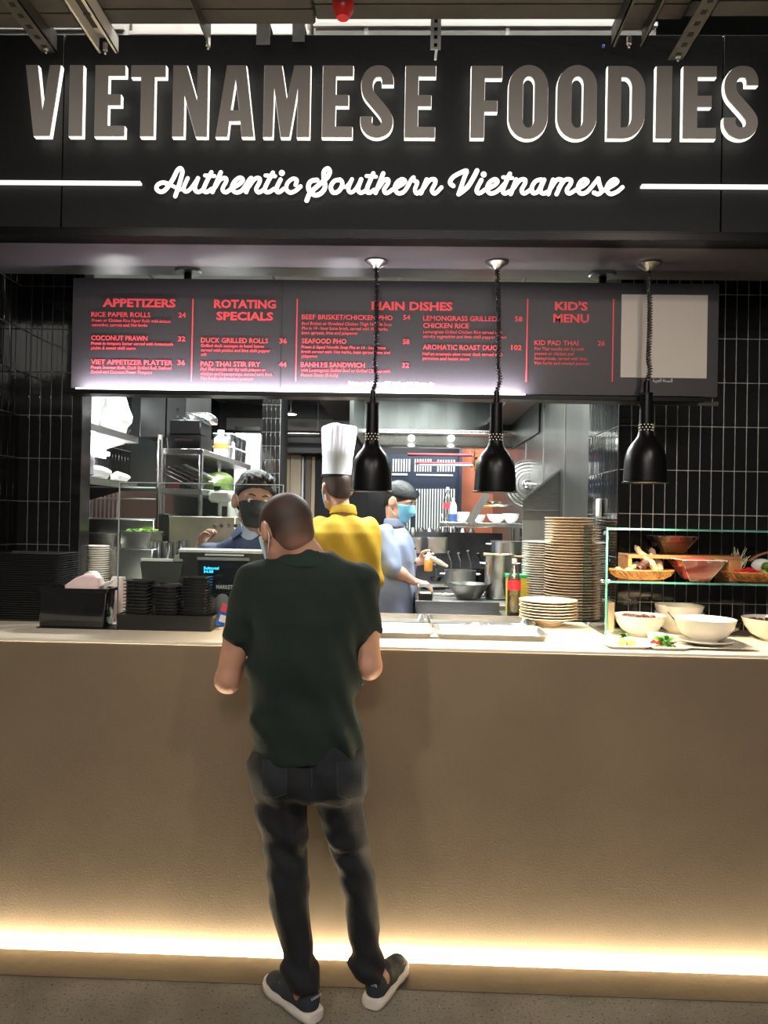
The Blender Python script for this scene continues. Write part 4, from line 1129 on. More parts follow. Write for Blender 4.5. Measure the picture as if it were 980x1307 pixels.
def strut(px, py, w_, h_, Y0, L, m, label, holes=0, name='support_strut', prof='C', rot=0):
    p = at(px, py, Y0); x, z = p.x, p.z
    t = thing(name, label, 'bracket', (x, Y0-L/2, z))
    mb = MB()
    if prof == 'L':
        mb.box((x-w_/2, Y0-L, z), (x+w_/2, Y0, z+.004)).box((x+w_/2-.004, Y0-L, z), (x+w_/2, Y0, z+h_))
    elif prof == 'C':
        mb.box((x-w_/2, Y0-L, z), (x-w_/2+.012, Y0, z+.004)).box((x+w_/2-.012, Y0-L, z), (x+w_/2, Y0, z+.004))
        mb.box((x-w_/2, Y0-L, z), (x-w_/2+.004, Y0, z+h_)).box((x+w_/2-.004, Y0-L, z), (x+w_/2, Y0, z+h_)).box((x-w_/2, Y0-L, z+h_-.004), (x+w_/2, Y0, z+h_))
    else:
        mb.box((x-.002, Y0-L, z), (x+.002, Y0, z+h_))
    mb.build('channel', m, t)
    if holes:
        hm = mat('slot_dark', (.004, .004, .004), .9); hl_ = mat('slot_rim', (.4, .39, .36), .5, .5)
        for i in range(holes):
            yy = Y0-.03-i*.055
            B((x-.010, yy-.012, z-.0012), (x+.008, yy+.008, z+.0005)).build('slot', hm, t)
    MB().cyl((x, Y0-.025, z-.006), (x, Y0-.025, z+.02), .009, n=6).cyl((x, Y0-.025, z-.018), (x, Y0-.025, z), .004, n=8).build('bolt', galv, t)
    return t
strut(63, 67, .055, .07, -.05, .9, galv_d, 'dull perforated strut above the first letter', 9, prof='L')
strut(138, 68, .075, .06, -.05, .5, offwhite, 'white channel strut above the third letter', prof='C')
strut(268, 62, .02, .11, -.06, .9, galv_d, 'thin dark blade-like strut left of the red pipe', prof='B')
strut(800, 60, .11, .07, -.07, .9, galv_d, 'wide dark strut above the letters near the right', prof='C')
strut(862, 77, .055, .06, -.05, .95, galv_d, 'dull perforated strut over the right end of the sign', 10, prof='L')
for px, py, wpx, lb in ((336, 57, 18, 'left pale strap folded over the fascia top'), (381, 53, 16, 'right pale strap folded over the fascia top')):
    a = at(px-wpx/2, py, -.028); b = at(px+wpx/2, 30, -.028)
    t = MB().box((a.x, -.030, a.z), (b.x, -.027, b.z)).box((a.x, -.030, b.z-.003), (b.x, .20, b.z)).build('folded_strap', galv, origin=(a.x, -.03, a.z)); tag(t, lb, 'bracket')
a = at(549, 64, -.035); b = at(563, 24, -.035)
vs = thing('perforated_strap', 'white perforated strap hanging over the gap between the words', 'bracket', ((a.x+b.x)/2, -.035, a.z))
B((a.x, -.038, a.z), (b.x, -.035, b.z)).build('strap', white_p, vs)
for i in range(4):
    z = a.z+.010+i*.029; B(((a.x+b.x)/2-.006, -.0395, z), ((a.x+b.x)/2+.006, -.0375, z+.012)).build('hole', mat('slot_dark', (.004, .004, .004), .9), vs)
MB().cyl(((a.x+b.x)/2, -.037, a.z-.036), ((a.x+b.x)/2+.003, -.037, a.z), .0045, n=8).build('rod', white_p, vs)
a = at(437.5, 24, -.25)
rp = thing('sprinkler_pipe', 'red pipe end hanging from above over the first word', 'pipe', (a.x, -.25, a.z))
MB().cyl((a.x, -.25, a.z+.055), (a.x, -.25, at(500, 27, -.12).z-.002), .026, n=20).build('pipe', red_p, rp)
MB().lathe([(.0, .0), (.020, .002), (.026, .012), (.035, .03), (.037, .05), (.033, .062), (.026, .07)], (a.x, -.25, a.z), 20).build('cap', red_p, rp)
b = at(770, 59, -.03)
tag(MB().sph(b, .006, 8, 6).build('blue_cable_tie', mat('blue_plastic', (.1, .15, .8), .4)), 'tiny blue tie at the top edge of the fascia', 'cable tie')

# ================================================================== KITCHEN
KF = .10
def shelfbox(name, label, x0, x1, y0, y1, z, th=.035, m=steel, cat='shelf', wall=False):
    t = thing(name, label, cat, ((x0+x1)/2, (y0+y1)/2, z-th))
    B((x0, y0, z-.003), (x1, y1, z)).box((x0, y0, z-th), (x0+.003, y1, z-.003)).box((x1-.003, y0, z-th), (x1, y1, z-.003)).box((x0, y0, z-th), (x1, y0+.003, z-.003)).box((x0, y1-.003, z-th), (x1, y1, z-.003)).build('board', m, t)
    if wall:
        for yy in (y0+.06, y1-.08):
            MB().loft([[(XKL+.002, yy, z-.16), (XKL+.002, yy+.004, z-.16), (XKL+.002, yy+.004, z-th), (XKL+.002, yy, z-th)], [(x1-.05, yy, z-th-.012), (x1-.05, yy+.004, z-th-.012), (x1-.05, yy+.004, z-th), (x1-.05, yy, z-th)]]).build('bracket', m, t)
    return t
# shelves on the left wall, running away from the counter
pa = at(103, 536, .74); xe = pa.x; ye = CAM.y + (at(176, 540, 1).x and 0) if False else None
def Yat(px, X):
    """depth at which the column px crosses x = X"""
    d = fw*FPX + cr*(px-W_/2) - cu*(600-H_/2)
    return CAM.y + d.y*(X-CAM.x)/d.x
zA = pa.z; yA1 = Yat(176, xe)
shelfbox('wall_shelf', 'upper stainless shelf on the left kitchen wall, holding white bags', XKL+.01, xe, .74, yA1, zA, wall=True)
pb = at(103, 607, .74); zB = pb.z
shelfbox('wall_shelf', 'lower stainless shelf on the left kitchen wall, holding cloths', XKL+.01, xe, .74, yA1, zB, wall=True)
tube_m = mat('added_tube_glow', (1,1,1), .5, emit=(1, 1, 1), es=14)  # glowing tube added to make the bright zone between the wall shelves
tl = thing('added_tube_light', 'added bright tube between the two left wall shelves', 'light', (XKL+.06, 1.3, zB+.22))
MB().cyl((XKL+.05, .9, zB+.20), (XKL+.05, yA1+.5, zB+.20), .014, n=10).build('tube', tube_m, tl)
B((XKL+.003, .88, zB+.17), (XKL+.03, yA1+.52, zB+.23)).build('batten', white_p, tl)
def blob(name, label, cat, c, r, m, seed=0, group=None, flat=.75, sq=False):
    rnd = random.Random(seed); mb = MB(); n, mm = 20, 12
    mb.sph((0,0,0), r, n, mm)
    a, b_, c2 = rnd.uniform(0, 6), rnd.uniform(0, 6), rnd.uniform(0, 6)
    vs = []
    for v in mb.v:
        f = 1+.10*math.sin(v[0]/r[0]*3+a)*math.cos(v[1]/r[1]*4+b_)+.08*math.sin(v[2]/r[2]*6+v[0]/r[0]*5+c2)
        z = max(v[2]*f, -r[2]*flat)
        vs.append((v[0]*f, v[1]*f, z))
    z0 = min(v[2] for v in vs)
    mb.v = [(v[0]+c[0], v[1]+c[1], v[2]-z0+c[2]) for v in vs]
    o = mb.build(name, m, origin=c); return tag(o, label, cat, group)
bagm = mat('white_bag_plastic', (.85, .86, .86), .35, bump=.7, bscale=18)
yc = .9
blob('plastic_bag', 'large knotted white plastic bag at the far end of the upper left shelf', 'bag', (xe-.10, yA1-.16, zA+.001), (.11, .13, .14), bagm, 1)
blob('plastic_bag', 'tall white plastic bag in the middle of the upper left shelf', 'bag', (xe-.11, .99, zA+.001), (.10, .10, .16), bagm, 4)
c = (xe-.055, .84, zA+.001)
bt = thing('cardboard_box', 'pale box with red corner print at the near end of the upper left shelf', 'box', c)
B((c[0]-.09, c[1]-.06, c[2]), (c[0]+.045, c[1]+.05, c[2]+.2)).build('carton', mat('pale_carton2', (.60, .52, .48), .6), bt, bev=.003)
B((c[0]-.09, c[1]-.0615, c[2]+.005), (c[0]+.045, c[1]-.0600, c[2]+.03)).build('red_print', redtxt, bt)
tag(B((xe-.09, yA1-.12, zA+.001), (xe+.0, yA1-.02, zA+.07)).build('card_carton', mat('tan_card', (.48, .38, .24), .7), bev=.002), 'small tan carton beside the knotted white bag', 'box') if False else None
greyc = mat('grey_cloth', (.22, .21, .24), .8, bump=.6, bscale=30)
blob('folded_cloth', 'crumpled grey cloth at the near end of the lower left shelf', 'cloth', (xe-.08, .86, zB+.001), (.09, .09, .07), greyc, 2)
blob('folded_cloth', 'crumpled white cloth in the middle of the lower left shelf', 'cloth', (xe-.07, 1.06, zB+.001), (.08, .10, .04), white_t, 3)
blob('folded_cloth', 'small white wad at the far end of the lower left shelf', 'cloth', (xe-.06, yA1-.12, zB+.001), (.05, .06, .03), white_t, 6)
def box3(name, label, cat, p0, p1, m, bev=.003, group=None):
    o = B(p0, p1).build(name, m, bev=bev, origin=((p0[0]+p1[0])/2, (p0[1]+p1[1])/2, p0[2])); return tag(o, label, cat, group)
# hanging dark cabinet at upper left
a = at(178, 558, 1.55); b = at(238, 500, 1.55)
cab = thing('hanging_cabinet', 'dark grey cabinet hanging from the kitchen ceiling at upper left', 'cabinet', ((a.x+b.x)/2, 1.8, a.z))
cabm = mat('charcoal_steel', (.055, .058, .058), .35, .6, noise=(6, .3))
xm = at(212, 530, 1.55).x
B((a.x, 1.55, a.z), (xm-.002, 2.1, ZK-.01)).build('left_body', cabm, cab, bev=.004)
B((xm+.002, 1.55, a.z), (b.x, 2.1, ZK-.01)).build('right_body', cabm, cab, bev=.004)
for i, py in enumerate((521, 530, 541)):
    p = at(227, py, 1.548); B((p.x-.006, 1.545, p.z-.012), (p.x+.006, 1.55, p.z)).build('latch', chrome, cab)
# island shelving behind the cashier: post, two shelves
YI = 1.30; zLb = ZC-.10
c0 = at(259, 573, YI); xi = c0.x; yI1 = Yat(320, xi); xi0 = at(205, 573, YI).x
zI = c0.z
rk = thing('shelf_rack', 'tall stainless shelf rack behind the cashier', 'rack', ((xi+xi0)/2, YI+.4, KF))
zI2 = at(259, 624, YI).z; zI3 = at(259, 700, YI).z
for z in (zI, zI2, zI3):
    B((xi0, YI, z-.032), (xi, yI1, z)).build('shelf_board', steel_m if z < zI else steel, rk, bev=.002)
for x, y in ((xi0+.012, YI+.012), (xi0+.012, yI1-.02), (xi-.012, yI1-.02), (xi-.012, YI+.012)):
    MB().cyl((x, y, KF+.001), (x, y, zI+.0 if y > YI+.1 or x > xi0+.1 else zI+.0), .012, n=12).build('post', steel, rk)
p = at(207, 560, YI-.02)
tag(MB().cyl((p.x, YI-.05, zLb+.001), (p.x, YI-.05, at(207, 556, YI).z), .013, n=12).build('steel_post', steel), 'steel upright under the hanging dark cabinet', 'post')
# crates and bottles on it
dk = mat('black_crate', (.009, .010, .010), .4)
z = zI+.001
for i, (x_a, x_b, y_a, y_b, h_, lb) in enumerate(((xi0+.02, xi-.015, YI+.02, YI+.28, .075, 'black crate, lower of two on top of the rack'),)):
    t = thing('black_crate', lb, 'crate', ((x_a+x_b)/2, (y_a+y_b)/2, z), 0, 'crates on the rack')
    MB().loft([rrect((x_a+x_b)/2, (y_a+y_b)/2, (x_b-x_a)/2*.94, (y_b-y_a)/2*.94, .01, z, 3), rrect((x_a+x_b)/2, (y_a+y_b)/2, (x_b-x_a)/2, (y_b-y_a)/2, .012, z+h_, 3), rrect((x_a+x_b)/2, (y_a+y_b)/2, (x_b-x_a)/2-.008, (y_b-y_a)/2-.008, .012, z+h_, 3), rrect((x_a+x_b)/2, (y_a+y_b)/2, (x_b-x_a)/2-.014, (y_b-y_a)/2-.014, .01, z+.01, 3)]).build('body', dk, t)
    B((x_a+.05, y_a-.0005, z+h_*.55), (x_b-.05, y_a+.003, z+h_*.75)).build('handle_slot', casing, t)
    z2 = z+h_+.001
    o = box3('black_crate', 'black crate, upper of two on top of the rack', 'crate', (x_a+.01, y_a+.01, z2), (x_b-.01, y_b-.01, z2+.085), dk, .008, 'crates on the rack')
blob('plastic_film', 'grey plastic film draped round the upper crate', 'plastic film', (xi-.06, YI+.17, z2+.078), (.09, .17, .035), film, 8)
for i, (px, hh_, rr, lb) in enumerate(((281, .155, .042, 'white plastic bottle with an orange label on the rack'), (291, .15, .040, 'plain white plastic bottle next to the orange-labelled one'))):
    y = Yat(px, xi-.05) ; c = (xi-.05, y, zI+.001)
    bt = thing('plastic_bottle', lb, 'bottle', c)
    MB().lathe([(rr*.9, 0), (rr, .01), (rr, hh_*.72), (rr*.5, hh_*.86), (rr*.42, hh_*.9), (rr*.42, hh_)], c, 20).build('body', bagm if False else white_p, bt)
    MB().cyl((c[0], c[1], c[2]+hh_*.98), (c[0], c[1], c[2]+hh_*1.08), rr*.5, n=14).build('cap', white_p, bt)
    if i == 0: MB().cyl((c[0], c[1], c[2]+.05), (c[0], c[1], c[2]+.085), rr*1.015, n=24, caps=False).build('label', mat('orange_label', (.85, .25, .05), .5), bt)
for i, px in enumerate((302, 309, 315)):
    y = Yat(px, xi)-.02
    for j_ in range(2):
        c = (xi-.075, y, zI+.001+j_*.085)
        t = thing('food_container', ('clear plastic tub, %s row, %s on the rack' % (('lower', 'upper')[j_], ('nearest', 'second', 'farthest')[i])), 'tub', c, 0, 'clear tubs on the rack')
        MB().loft([rrect(c[0], c[1], .055, .06, .01, c[2], 3), rrect(c[0], c[1], .062, .068, .012, c[2]+.074, 3), rrect(c[0], c[1], .059, .065, .012, c[2]+.074, 3), rrect(c[0], c[1], .052, .057, .01, c[2]+.003, 3)]).build('tub', film, t)
        MB().loft([rrect(c[0], c[1], .065, .07, .012, c[2]+.074, 3), rrect(c[0], c[1], .065, .07, .012, c[2]+.082, 3)]).build('lid', mat('bluish_lid', (.55, .68, .74), .3), t)
# second shelf: bags of greens, papers
blob('lettuce_bag', 'plastic bag of green leaves under the rack top', 'bag', (xi-.07, YI+.62, zI2+.001), (.08, .22, .07), mat('leafy_green', (.14, .22, .05), .4, noise=(9, .6), bump=.6, bscale=30), 9)
for i in range(5):
    c = Vector((xi-.16+i*.03, YI+.12, zI2+.055+i*.010))
    Mt = Matrix.Translation(c) @ Matrix.Rotation(R(24), 4, 'Y') @ Matrix.Rotation(R(-14+6*i), 4, 'Z')
    o = MB().box((-.10, -.10, 0), (.08, .10, .004), Mt).build('steel_sheet', steel, origin=c); tag(o, 'thin steel pan in the slanting pile on the rack, number %s from below' % ('one', 'two', 'three', 'four', 'five')[i], 'pan', 'steel pans on the rack')
box3('red_packet', 'small red packet on the second shelf of the rack', 'packet', (xi0+.04, YI+.03, zI2+.001), (xi0+.10, YI+.10, zI2+.035), mat('dull_red', (.35, .08, .08), .5))
blob('folded_cloth', 'folded grey cloth on the second shelf of the rack', 'cloth', (xi0+.16, YI+.1, zI2+.001), (.05, .06, .03), greyc, 12)
# off-white food machine below
YM = 1.2
a = at(262, 682, YM); b = at(292, 624, YM)
fm_ = thing('food_machine', 'off-white slicing machine left of the cashier', 'machine', ((a.x+b.x)/2, YM+.1, a.z))
offw = mat('offwhite_enamel', (.58, .60, .55), .3)
zM = a.z
B((a.x-.03, YM, zM), (b.x+.03, YM+.25, zM+.03)).build('base', offw, fm_, bev=.006)
B((b.x-.06, YM+.04, zM+.03), (b.x, YM+.20, zM+.19)).build('column', offw, fm_, bev=.012)
B((a.x+.005, YM+.02, zM+.17), (b.x+.005, YM+.22, zM+.235)).build('head', offw, fm_, bev=.015)
B((b.x-.044, YM+.036, zM+.05), (b.x-.016, YM+.04, zM+.15)).build('dark_slot', casing, fm_)
MB().cyl((a.x+.01, YM+.09, zM+.03), (a.x+.01, YM+.09, zM+.10), .028, n=18).build('bowl', steel, fm_)
MB().cyl((a.x+.045, YM+.05, zM+.235), (a.x+.045, YM+.05, zM+.255), .02, n=12).build('knob', black_pl, fm_)
# bench along the left, with pans
XB0 = XKL+.02
zL = ZC-.10
bn2 = thing('steel_bench', 'long stainless bench along the left of the kitchen', 'worktop', (-1.4, 1.1, KF))
B((XB0, .77, zL-.04), (-1.06, 1.285, zL)).build('top', steel, bn2, bev=.003)
B((-1.058, 1.13, zL-.04), (-.62, 1.285, zL)).build('top', steel, bn2, bev=.003)
B((XB0+.02, .78, KF+.001), (-1.09, .80, zL-.04)).build('front', steel_d, bn2)
a = at(215, 691, 1.15); b = at(300, 660, 1.15)
oven = thing('steel_counter_unit', 'boxy stainless unit with a dull front behind the printer', 'appliance', ((a.x+b.x)/2, 1.3, zL))
B((a.x, 1.15, zL+.001), (b.x, 1.275, b.z)).build('body', mat('brass_steel', (.48, .44, .34), .4, .85, noise=(5, .35)), oven, bev=.004)
B((a.x-.06, 1.16, zL+.001), (a.x-.002, 1.30, b.z+.01)).build('side_panel', blacksatin, oven, bev=.003)
for i in range(4):
    p = at(274+i*9, 671, 1.149); MB().cyl((p.x, 1.140, p.z), (p.x, 1.15, p.z), .010, n=14).build('knob', chrome, oven)
# standing splash panel behind the greens pan
a = at(106, 692, 1.05); b = at(196, 664, 1.05)
tag(B((a.x, 1.05, zL+.001), (b.x, 1.065, b.z)).build('low_partition', steel, bev=.002), 'low stainless splash panel behind the pan of greens', 'panel')
def gnpan(px0, px1, py0, py1, Y, d_, label, m=steel, fill=None, zb=None, kind='gastronorm_pan'):
    a = at(px0, py1, Y); b = at(px1, py0, Y); zb = a.z if zb is None else zb
    t = thing(kind, label, 'pan', ((a.x+b.x)/2, Y+d_/2, zb)); cx, cy, hx, hy = (a.x+b.x)/2, Y+d_/2, (b.x-a.x)/2, d_/2
    MB().loft([rrect(cx, cy, hx*.9, hy*.92, .02, zb+.001, 4), rrect(cx, cy, hx*.96, hy*.97, .025, b.z-.008, 4), rrect(cx, cy, hx, hy, .028, b.z-.006, 4), rrect(cx, cy, hx, hy, .028, b.z, 4), rrect(cx, cy, hx*.93, hy*.93, .022, b.z, 4), rrect(cx, cy, hx*.86, hy*.86, .02, zb+.008, 4)]).build('pan', m, t)
    if fill:
        mb = MB()
        for i in range(70):
            x = random.uniform(cx-hx*.8, cx+hx*.8); y = random.uniform(cy-hy*.7, cy+hy*.7)
            leaf(mb, Vector((x, y, b.z+random.uniform(-.012, .008))), random.uniform(.02, .045), .010, random.uniform(0, 6.28), random.uniform(-.2, .9))
        mb.build('leaves', fill, t)
    return t
a = at(150, 705, .86)
o1 = gnpan(148, 192, 679, 700, .86, .22, 'deep steel pan heaped with bright greens', steel, mat('bright_green', (.28, .55, .05), .5, noise=(30, .4)), zb=None)
p = at(150, 700, .86)
box3('steel_plinth', 'polished steel box under the pan of greens', 'box', (at(138, 700, .86).x, .84, zL+.001), (at(196, 700, .86).x, 1.04, p.z-.001), steel)
gnpan(110, 148, 681, 704, .95, .10, 'empty steel pan left of the greens', steel_m)
c = at(188, 674, 1.0)
bm_ = MB().lathe([(.018, 0), (.020, .03), (.02, .062), (.012, .066)], (c.x-.002, 1.0, 0), 16)
xw_ = at(122, 700, .80).x
plate_stack(122, .80, zL, max(6, int((at(122, 692, .80).z-zL-.018)/.0105)), 17.5/sc(.80), .0105, 'white plate within the stack at the far left of the kitchen', 'white plate topmost on the stack at the far left of the kitchen', 'plates at the far left', white_g)
# bench bits: inox tools in a heap behind the till
for i, (px, py, lb) in enumerate(((205, 692, 'left'), (219, 694, 'middle'), (234, 691, 'right'))):
    p = at(px, py, .98)
    o = MB().loft([rrect(p.x, .98, .016, .05, .012, zL+.001, 3), rrect(p.x, .98, .020, .06, .014, p.z+.004, 3), rrect(p.x, .98, .018, .056, .012, p.z+.004, 3), rrect(p.x, .98, .014, .048, .01, zL+.01, 3)]).build('steel_insert', chrome, origin=(p.x, .98, zL)); tag(o, '%s of three steel inserts behind the printer' % lb, 'pan', 'steel inserts behind the printer')
# black pan lid lying on top of the bench
p = at(222, 688, 1.1); box3('black_tray_lid', 'flat black lid on the bench behind the printer', 'lid', (p.x-.09, 1.02, p.z-.004), (p.x+.10, 1.13, p.z+.008), black_pl, .006) if False else None
# wire rack and white sheets at left behind the shelves
wr = thing('wire_rack', 'white wire rack standing under the lower left shelf', 'rack', (xe-.1, 1.6, KF)); mb = MB()
a = at(112, 668, 1.5); b = at(150, 622, 1.5)
for i in range(8): x = a.x+(b.x-a.x)*i/7; mb.cyl((x, 1.5, KF+.001), (x, 1.5, b.z), .004, n=6)
for z in (b.z, (a.z+b.z)/2+.04, a.z+.03): mb.cyl((a.x-.01, 1.496, z), (b.x+.22, 1.496, z), .004, n=6)
mb.build('grid', white_p, wr)
tag(B((a.x-.01, 1.56, KF+.001), (b.x+.30, 1.58, b.z-.02)).build('brown_board_panel', mat('brown_board', (.16, .09, .07), .6)), 'brown board behind the white wire rack', 'board')

# tiled column in the middle distance
YCo = 2.7
a = at(333, 640, YCo).x; b = at(356, 640, YCo).x
zcT = ZK-.01
col = struct(B((a, YCo, KF), (b, YCo+.006, zcT)).build('wall_column', grout_l)); struct(B((a+.002, YCo+.0065, KF), (b-.002, YCo+.35, zcT)).build('wall_core', blackpaint))
cw_ = (b-a)/4
mt1 = B((.002, -.006, .002), (cw_-.002, 0, .096)).mesh('tile', tile_m, bev=.0015)
n_ = int((zcT-1.0)/.10)
for i in range(4):
    for jj in range(n_):
        o = bpy.data.objects.new('tile', mt1); COL.objects.link(o); o.parent = col
        o.location = Vector((a+i*cw_, YCo, 1.0+jj*.10))-WM[col.name].translation
# white freezer light / door left of the column
a = at(318, 590, 3.2); b = at(332, 553, 3.2)
dr = thing('white_cupboard', 'narrow white cupboard beside the black tiled column', 'cupboard', ((a.x+b.x)/2, 3.3, KF))
B((a.x-.12, 3.2, KF+.001), (b.x, 3.5, b.z)).build('body', white_p, dr, bev=.004)
B((a.x-.12, 3.19, b.z+.02), (b.x, 3.5, b.z+.05)).build('top_rail', chrome, dr)
# corridor beyond: bulkhead, pale doors
YCd = 5.0
a = at(357, 565, YCd); b = at(455, 534, YCd)
struct(B((-2.2, YCd, at(400, 578, YCd).z), (at(470, 560, YCd).x, YCd+.3, ZK)).build('trim_6', blacksatin))
struct(B((at(357, 560, YCd).x-.5, YCd-.25, at(400, 550, YCd-.25).z), (at(455, 560, YCd).x+.3, YCd-.01, at(400, 535, YCd-.25).z)).build('trim_7', mat('grey_bulkhead', (.16, .155, .145), .6)))
dlt = thing('downlight', 'small downlight in the far grey bulkhead', 'light', (at(371, 528, 4.3).x, 4.3, ZK-.03))
p = at(371, 529, 4.3)
MB().cyl((p.x, 4.3, p.z), (p.x, 4.3, p.z+.02), .055, n=18).build('lens', mat('cool_lamp', (1,1,1), .5, emit=(.85, .93, 1), es=10), dlt)
MB().ring([(.055, 0), (.075, 0), (.075, .02), (.055, .02)], (p.x, 4.3, p.z), 20).build('trim_ring', casing, dlt)
MB().cyl((p.x, 4.3, p.z+.02), (p.x, 4.3, ZK-.002), .006, n=8).build('stem', casing, dlt)
lamp('SPOT', 'downlight_beam', (p.x, 4.32, p.z-.01), (p.x+.05, 4.9, 1.6), 8, (.8, .9, 1), .03, 60, .8)
p = at(354, 553, 4.6); q = at(408, 553, 4.6)
tag(MB().cyl((p.x, 4.6, p.z), (q.x, 4.6, p.z), .02, n=12).cyl((p.x+.02, 4.6, p.z), (p.x+.02, 4.6, ZK-.01), .008, n=8).cyl((q.x-.02, 4.6, p.z), (q.x-.02, 4.6, ZK-.01), .008, n=8).build('steel_rail', steel), 'horizontal steel rail beyond the tiled column', 'rail')
yd = 5.25
def dpanel(pa_, pb_, pt, m, label, name='door_panel', y=yd, th=.04):
    a = at(pa_, 600, y).x; b = at(pb_, 600, y).x; zt__ = at(400, pt, y).z
    return tag(B((a, y, KF), (b, y+th, zt__)).build(name, m, bev=.003), label, 'door')
dpanel(354, 370, 581, wood_l, 'pale wooden door leaf nearest the tiled column', 'door_leaf')
dpanel(370.5, 384, 581, mat('lighter_door_wood', (.60, .48, .34), .5, noise=(5, .1)), 'lighter wooden door leaf second from the tiled column', 'door_leaf')
dpanel(385, 387.5, 583, white_p, 'narrow white door edge strip in the corridor', 'door_strip')
dpanel(390, 397, 582, mat('olive_door', (.16, .13, .09), .5), 'dark olive door leaf left of the yellow chef', 'door_leaf')
dpanel(397.5, 402, 583, wood_l, 'narrow pale post beside the yellow chef', 'door_post')
struct(B((at(402.5, 600, yd).x, yd+.01, KF), (at(470, 600, yd).x, yd+.06, ZK)).build('wall_back', blackpaint))
struct(B((-2.2, yd+.045, KF), (at(402, 600, yd).x, yd+.06, ZK)).build('wall_back', blacksatin))

# ---- hood
YH0, YH1 = 2.3, 4.0
hx0, hx1 = at(465, 560, YH1).x, xr0-.01
z1h = at(560, 573, YH1).z; z2h = at(560, 556, YH1).z
hd = thing('extractor_hood', 'big polished stainless extractor hood over the stoves', 'hood', ((hx0+hx1)/2, 3.1, z1h))
n = 24; back = []
for i in range(n+1):
    x = hx0+(hx1-hx0)*i/n; back.append((x, YH1+.02*math.sin(i/n*PI*2.3)-.05*math.sin(PI*i/n)))
mb = MB()
hoodm = mat('hood_steel', (.17, .185, .18), .33, 1.0, noise=(2.2, .3), aniso=(3.5, 1, .5))
mb.loft([[(x, y-.02, z2h+.035) for x, y in back]+[(x, y+.0, z2h+.035) for x, y in back[::-1]], [(x, y-.02, ZK-.01) for x, y in back]+[(x, y+.0, ZK-.01) for x, y in back[::-1]]])
mb.build('back_panel', hoodm, hd)
MB().bar((hx0, YH1-.08, z2h+.02), (hx1, YH1-.08, z2h+.02), .12, .03).build('slot_rail', steel, hd)
mb = MB(); nsl = 60
for i in range(nsl):
    x = hx0+.06+(hx1-hx0-.12)*i/(nsl-1); mb.box((x-.007, YH1-.1425, z2h+.014), (x+.007, YH1-.139, z2h+.026))
mb.build('drain_slots', casing, hd)['kind'] = 'stuff'
MB().loft([[(hx0, YH1-.05, z2h), (hx1, YH1-.05, z2h), (hx1, YH1-.03, z2h), (hx0, YH1-.03, z2h)], [(hx0, YH1-.16, z1h), (hx1, YH1-.16, z1h), (hx1, YH1-.03, z1h), (hx0, YH1-.03, z1h)]]).build('gutter', steel, hd)
for px in (525, 576):
    p = at(px, 559, YH1-.17); MB().sph((p.x, YH1-.15, p.z), (.03, .012, .03), 12, 8).build('hood_lamp', mat('hood_lamp_glow', (1,1,1), .4, emit=(.95, 1, 1), es=4), hd)
# left side of the hood: dark filters slope towards the camera
a0 = at(424, 506, 2.9); 
B((hx0-.03, 2.6, z1h), (hx0, YH1, ZK-.01)).build('left_side', hoodm, hd)
B((hx1-.0, 2.6, z1h), (hx1+.006, YH1, ZK-.01)).build('right_side', hoodm, hd)
for i in range(3):
    B((hx0-.25, 2.62+i*.45, z2h+.18), (hx0-.04, 3.03+i*.45, z2h+.23)).build('filter', cabm, hd, bev=.004)
B((hx0-.28, 2.6, z2h+.12), (hx0-.03, YH1, z2h+.16)).build('left_canopy', steel_d, hd)
B((hx1-.22, 2.2, z2h+.10), (hx1, YH1, z2h+.14)).build('right_canopy', steel_m, hd, bev=.003)
# glowing tube added in the hood to give the strong reflection strip
p = at(533, 520, YH1-.35)
MB().cyl((p.x, YH1-.35, ZK-.10), (p.x, 2.9, ZK-.10), .016, n=10).build('reflection_tube', mat('tube_glow', (1,1,1), .5, emit=(.95, 1, 1), es=5), hd)

# ---- pass-through wall beyond the stoves: navy slatted screen
YS2 = 5.3
a = at(490, 700, YS2); b = at(585, 581, YS2)
sc_ = thing('slatted_screen', 'navy screen with backlit vertical slats beyond the stoves', 'screen', ((a.x+b.x)/2, YS2, KF))
B((a.x, YS2, KF+.001), (b.x, YS2+.05, b.z)).build('panel', navy, sc_)
slm = mat('backlit_slat', (.55, .58, .55), .5, emit=(.75, .8, .75), es=.25)  # faint emission paints the light coming from behind the slots
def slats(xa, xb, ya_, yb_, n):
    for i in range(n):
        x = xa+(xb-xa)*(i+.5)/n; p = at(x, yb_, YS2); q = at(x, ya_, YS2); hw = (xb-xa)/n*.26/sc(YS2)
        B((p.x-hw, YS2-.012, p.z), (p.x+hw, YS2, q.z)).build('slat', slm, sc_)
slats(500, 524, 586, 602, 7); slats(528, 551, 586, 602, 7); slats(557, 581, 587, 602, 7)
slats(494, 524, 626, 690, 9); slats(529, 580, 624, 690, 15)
B((at(500, 606, YS2).x, YS2-.014, at(500, 606.5, YS2).z), (at(520, 606, YS2).x, YS2-.001, at(520, 604.5, YS2).z)).build('slot_row', slm, sc_)
B((at(531, 606, YS2).x, YS2-.014, at(531, 607, YS2).z), (at(578, 606, YS2).x, YS2-.001, at(531, 605, YS2).z)).build('slot_row', slm, sc_)
for px, py in ((530, 631), (522, 655)):
    p = at(px, py, YS2-.02); MB().cyl((p.x, YS2-.03, p.z), (p.x, YS2-.013, p.z), 5.5/sc(YS2), n=20).build('round_vent', navy, sc_)
a = at(586, 700, 5.35); b = at(660, 560, 5.35)
struct(B((a.x, 5.36, KF), (b.x+.8, 5.42, ZK)).build('wall_back', orange_w))
struct(B((at(575, 600, 5.2).x+.09, 5.2, KF), (at(586, 600, 5.2).x+.03, 5.26, ZK)).build('trim_8', navy))
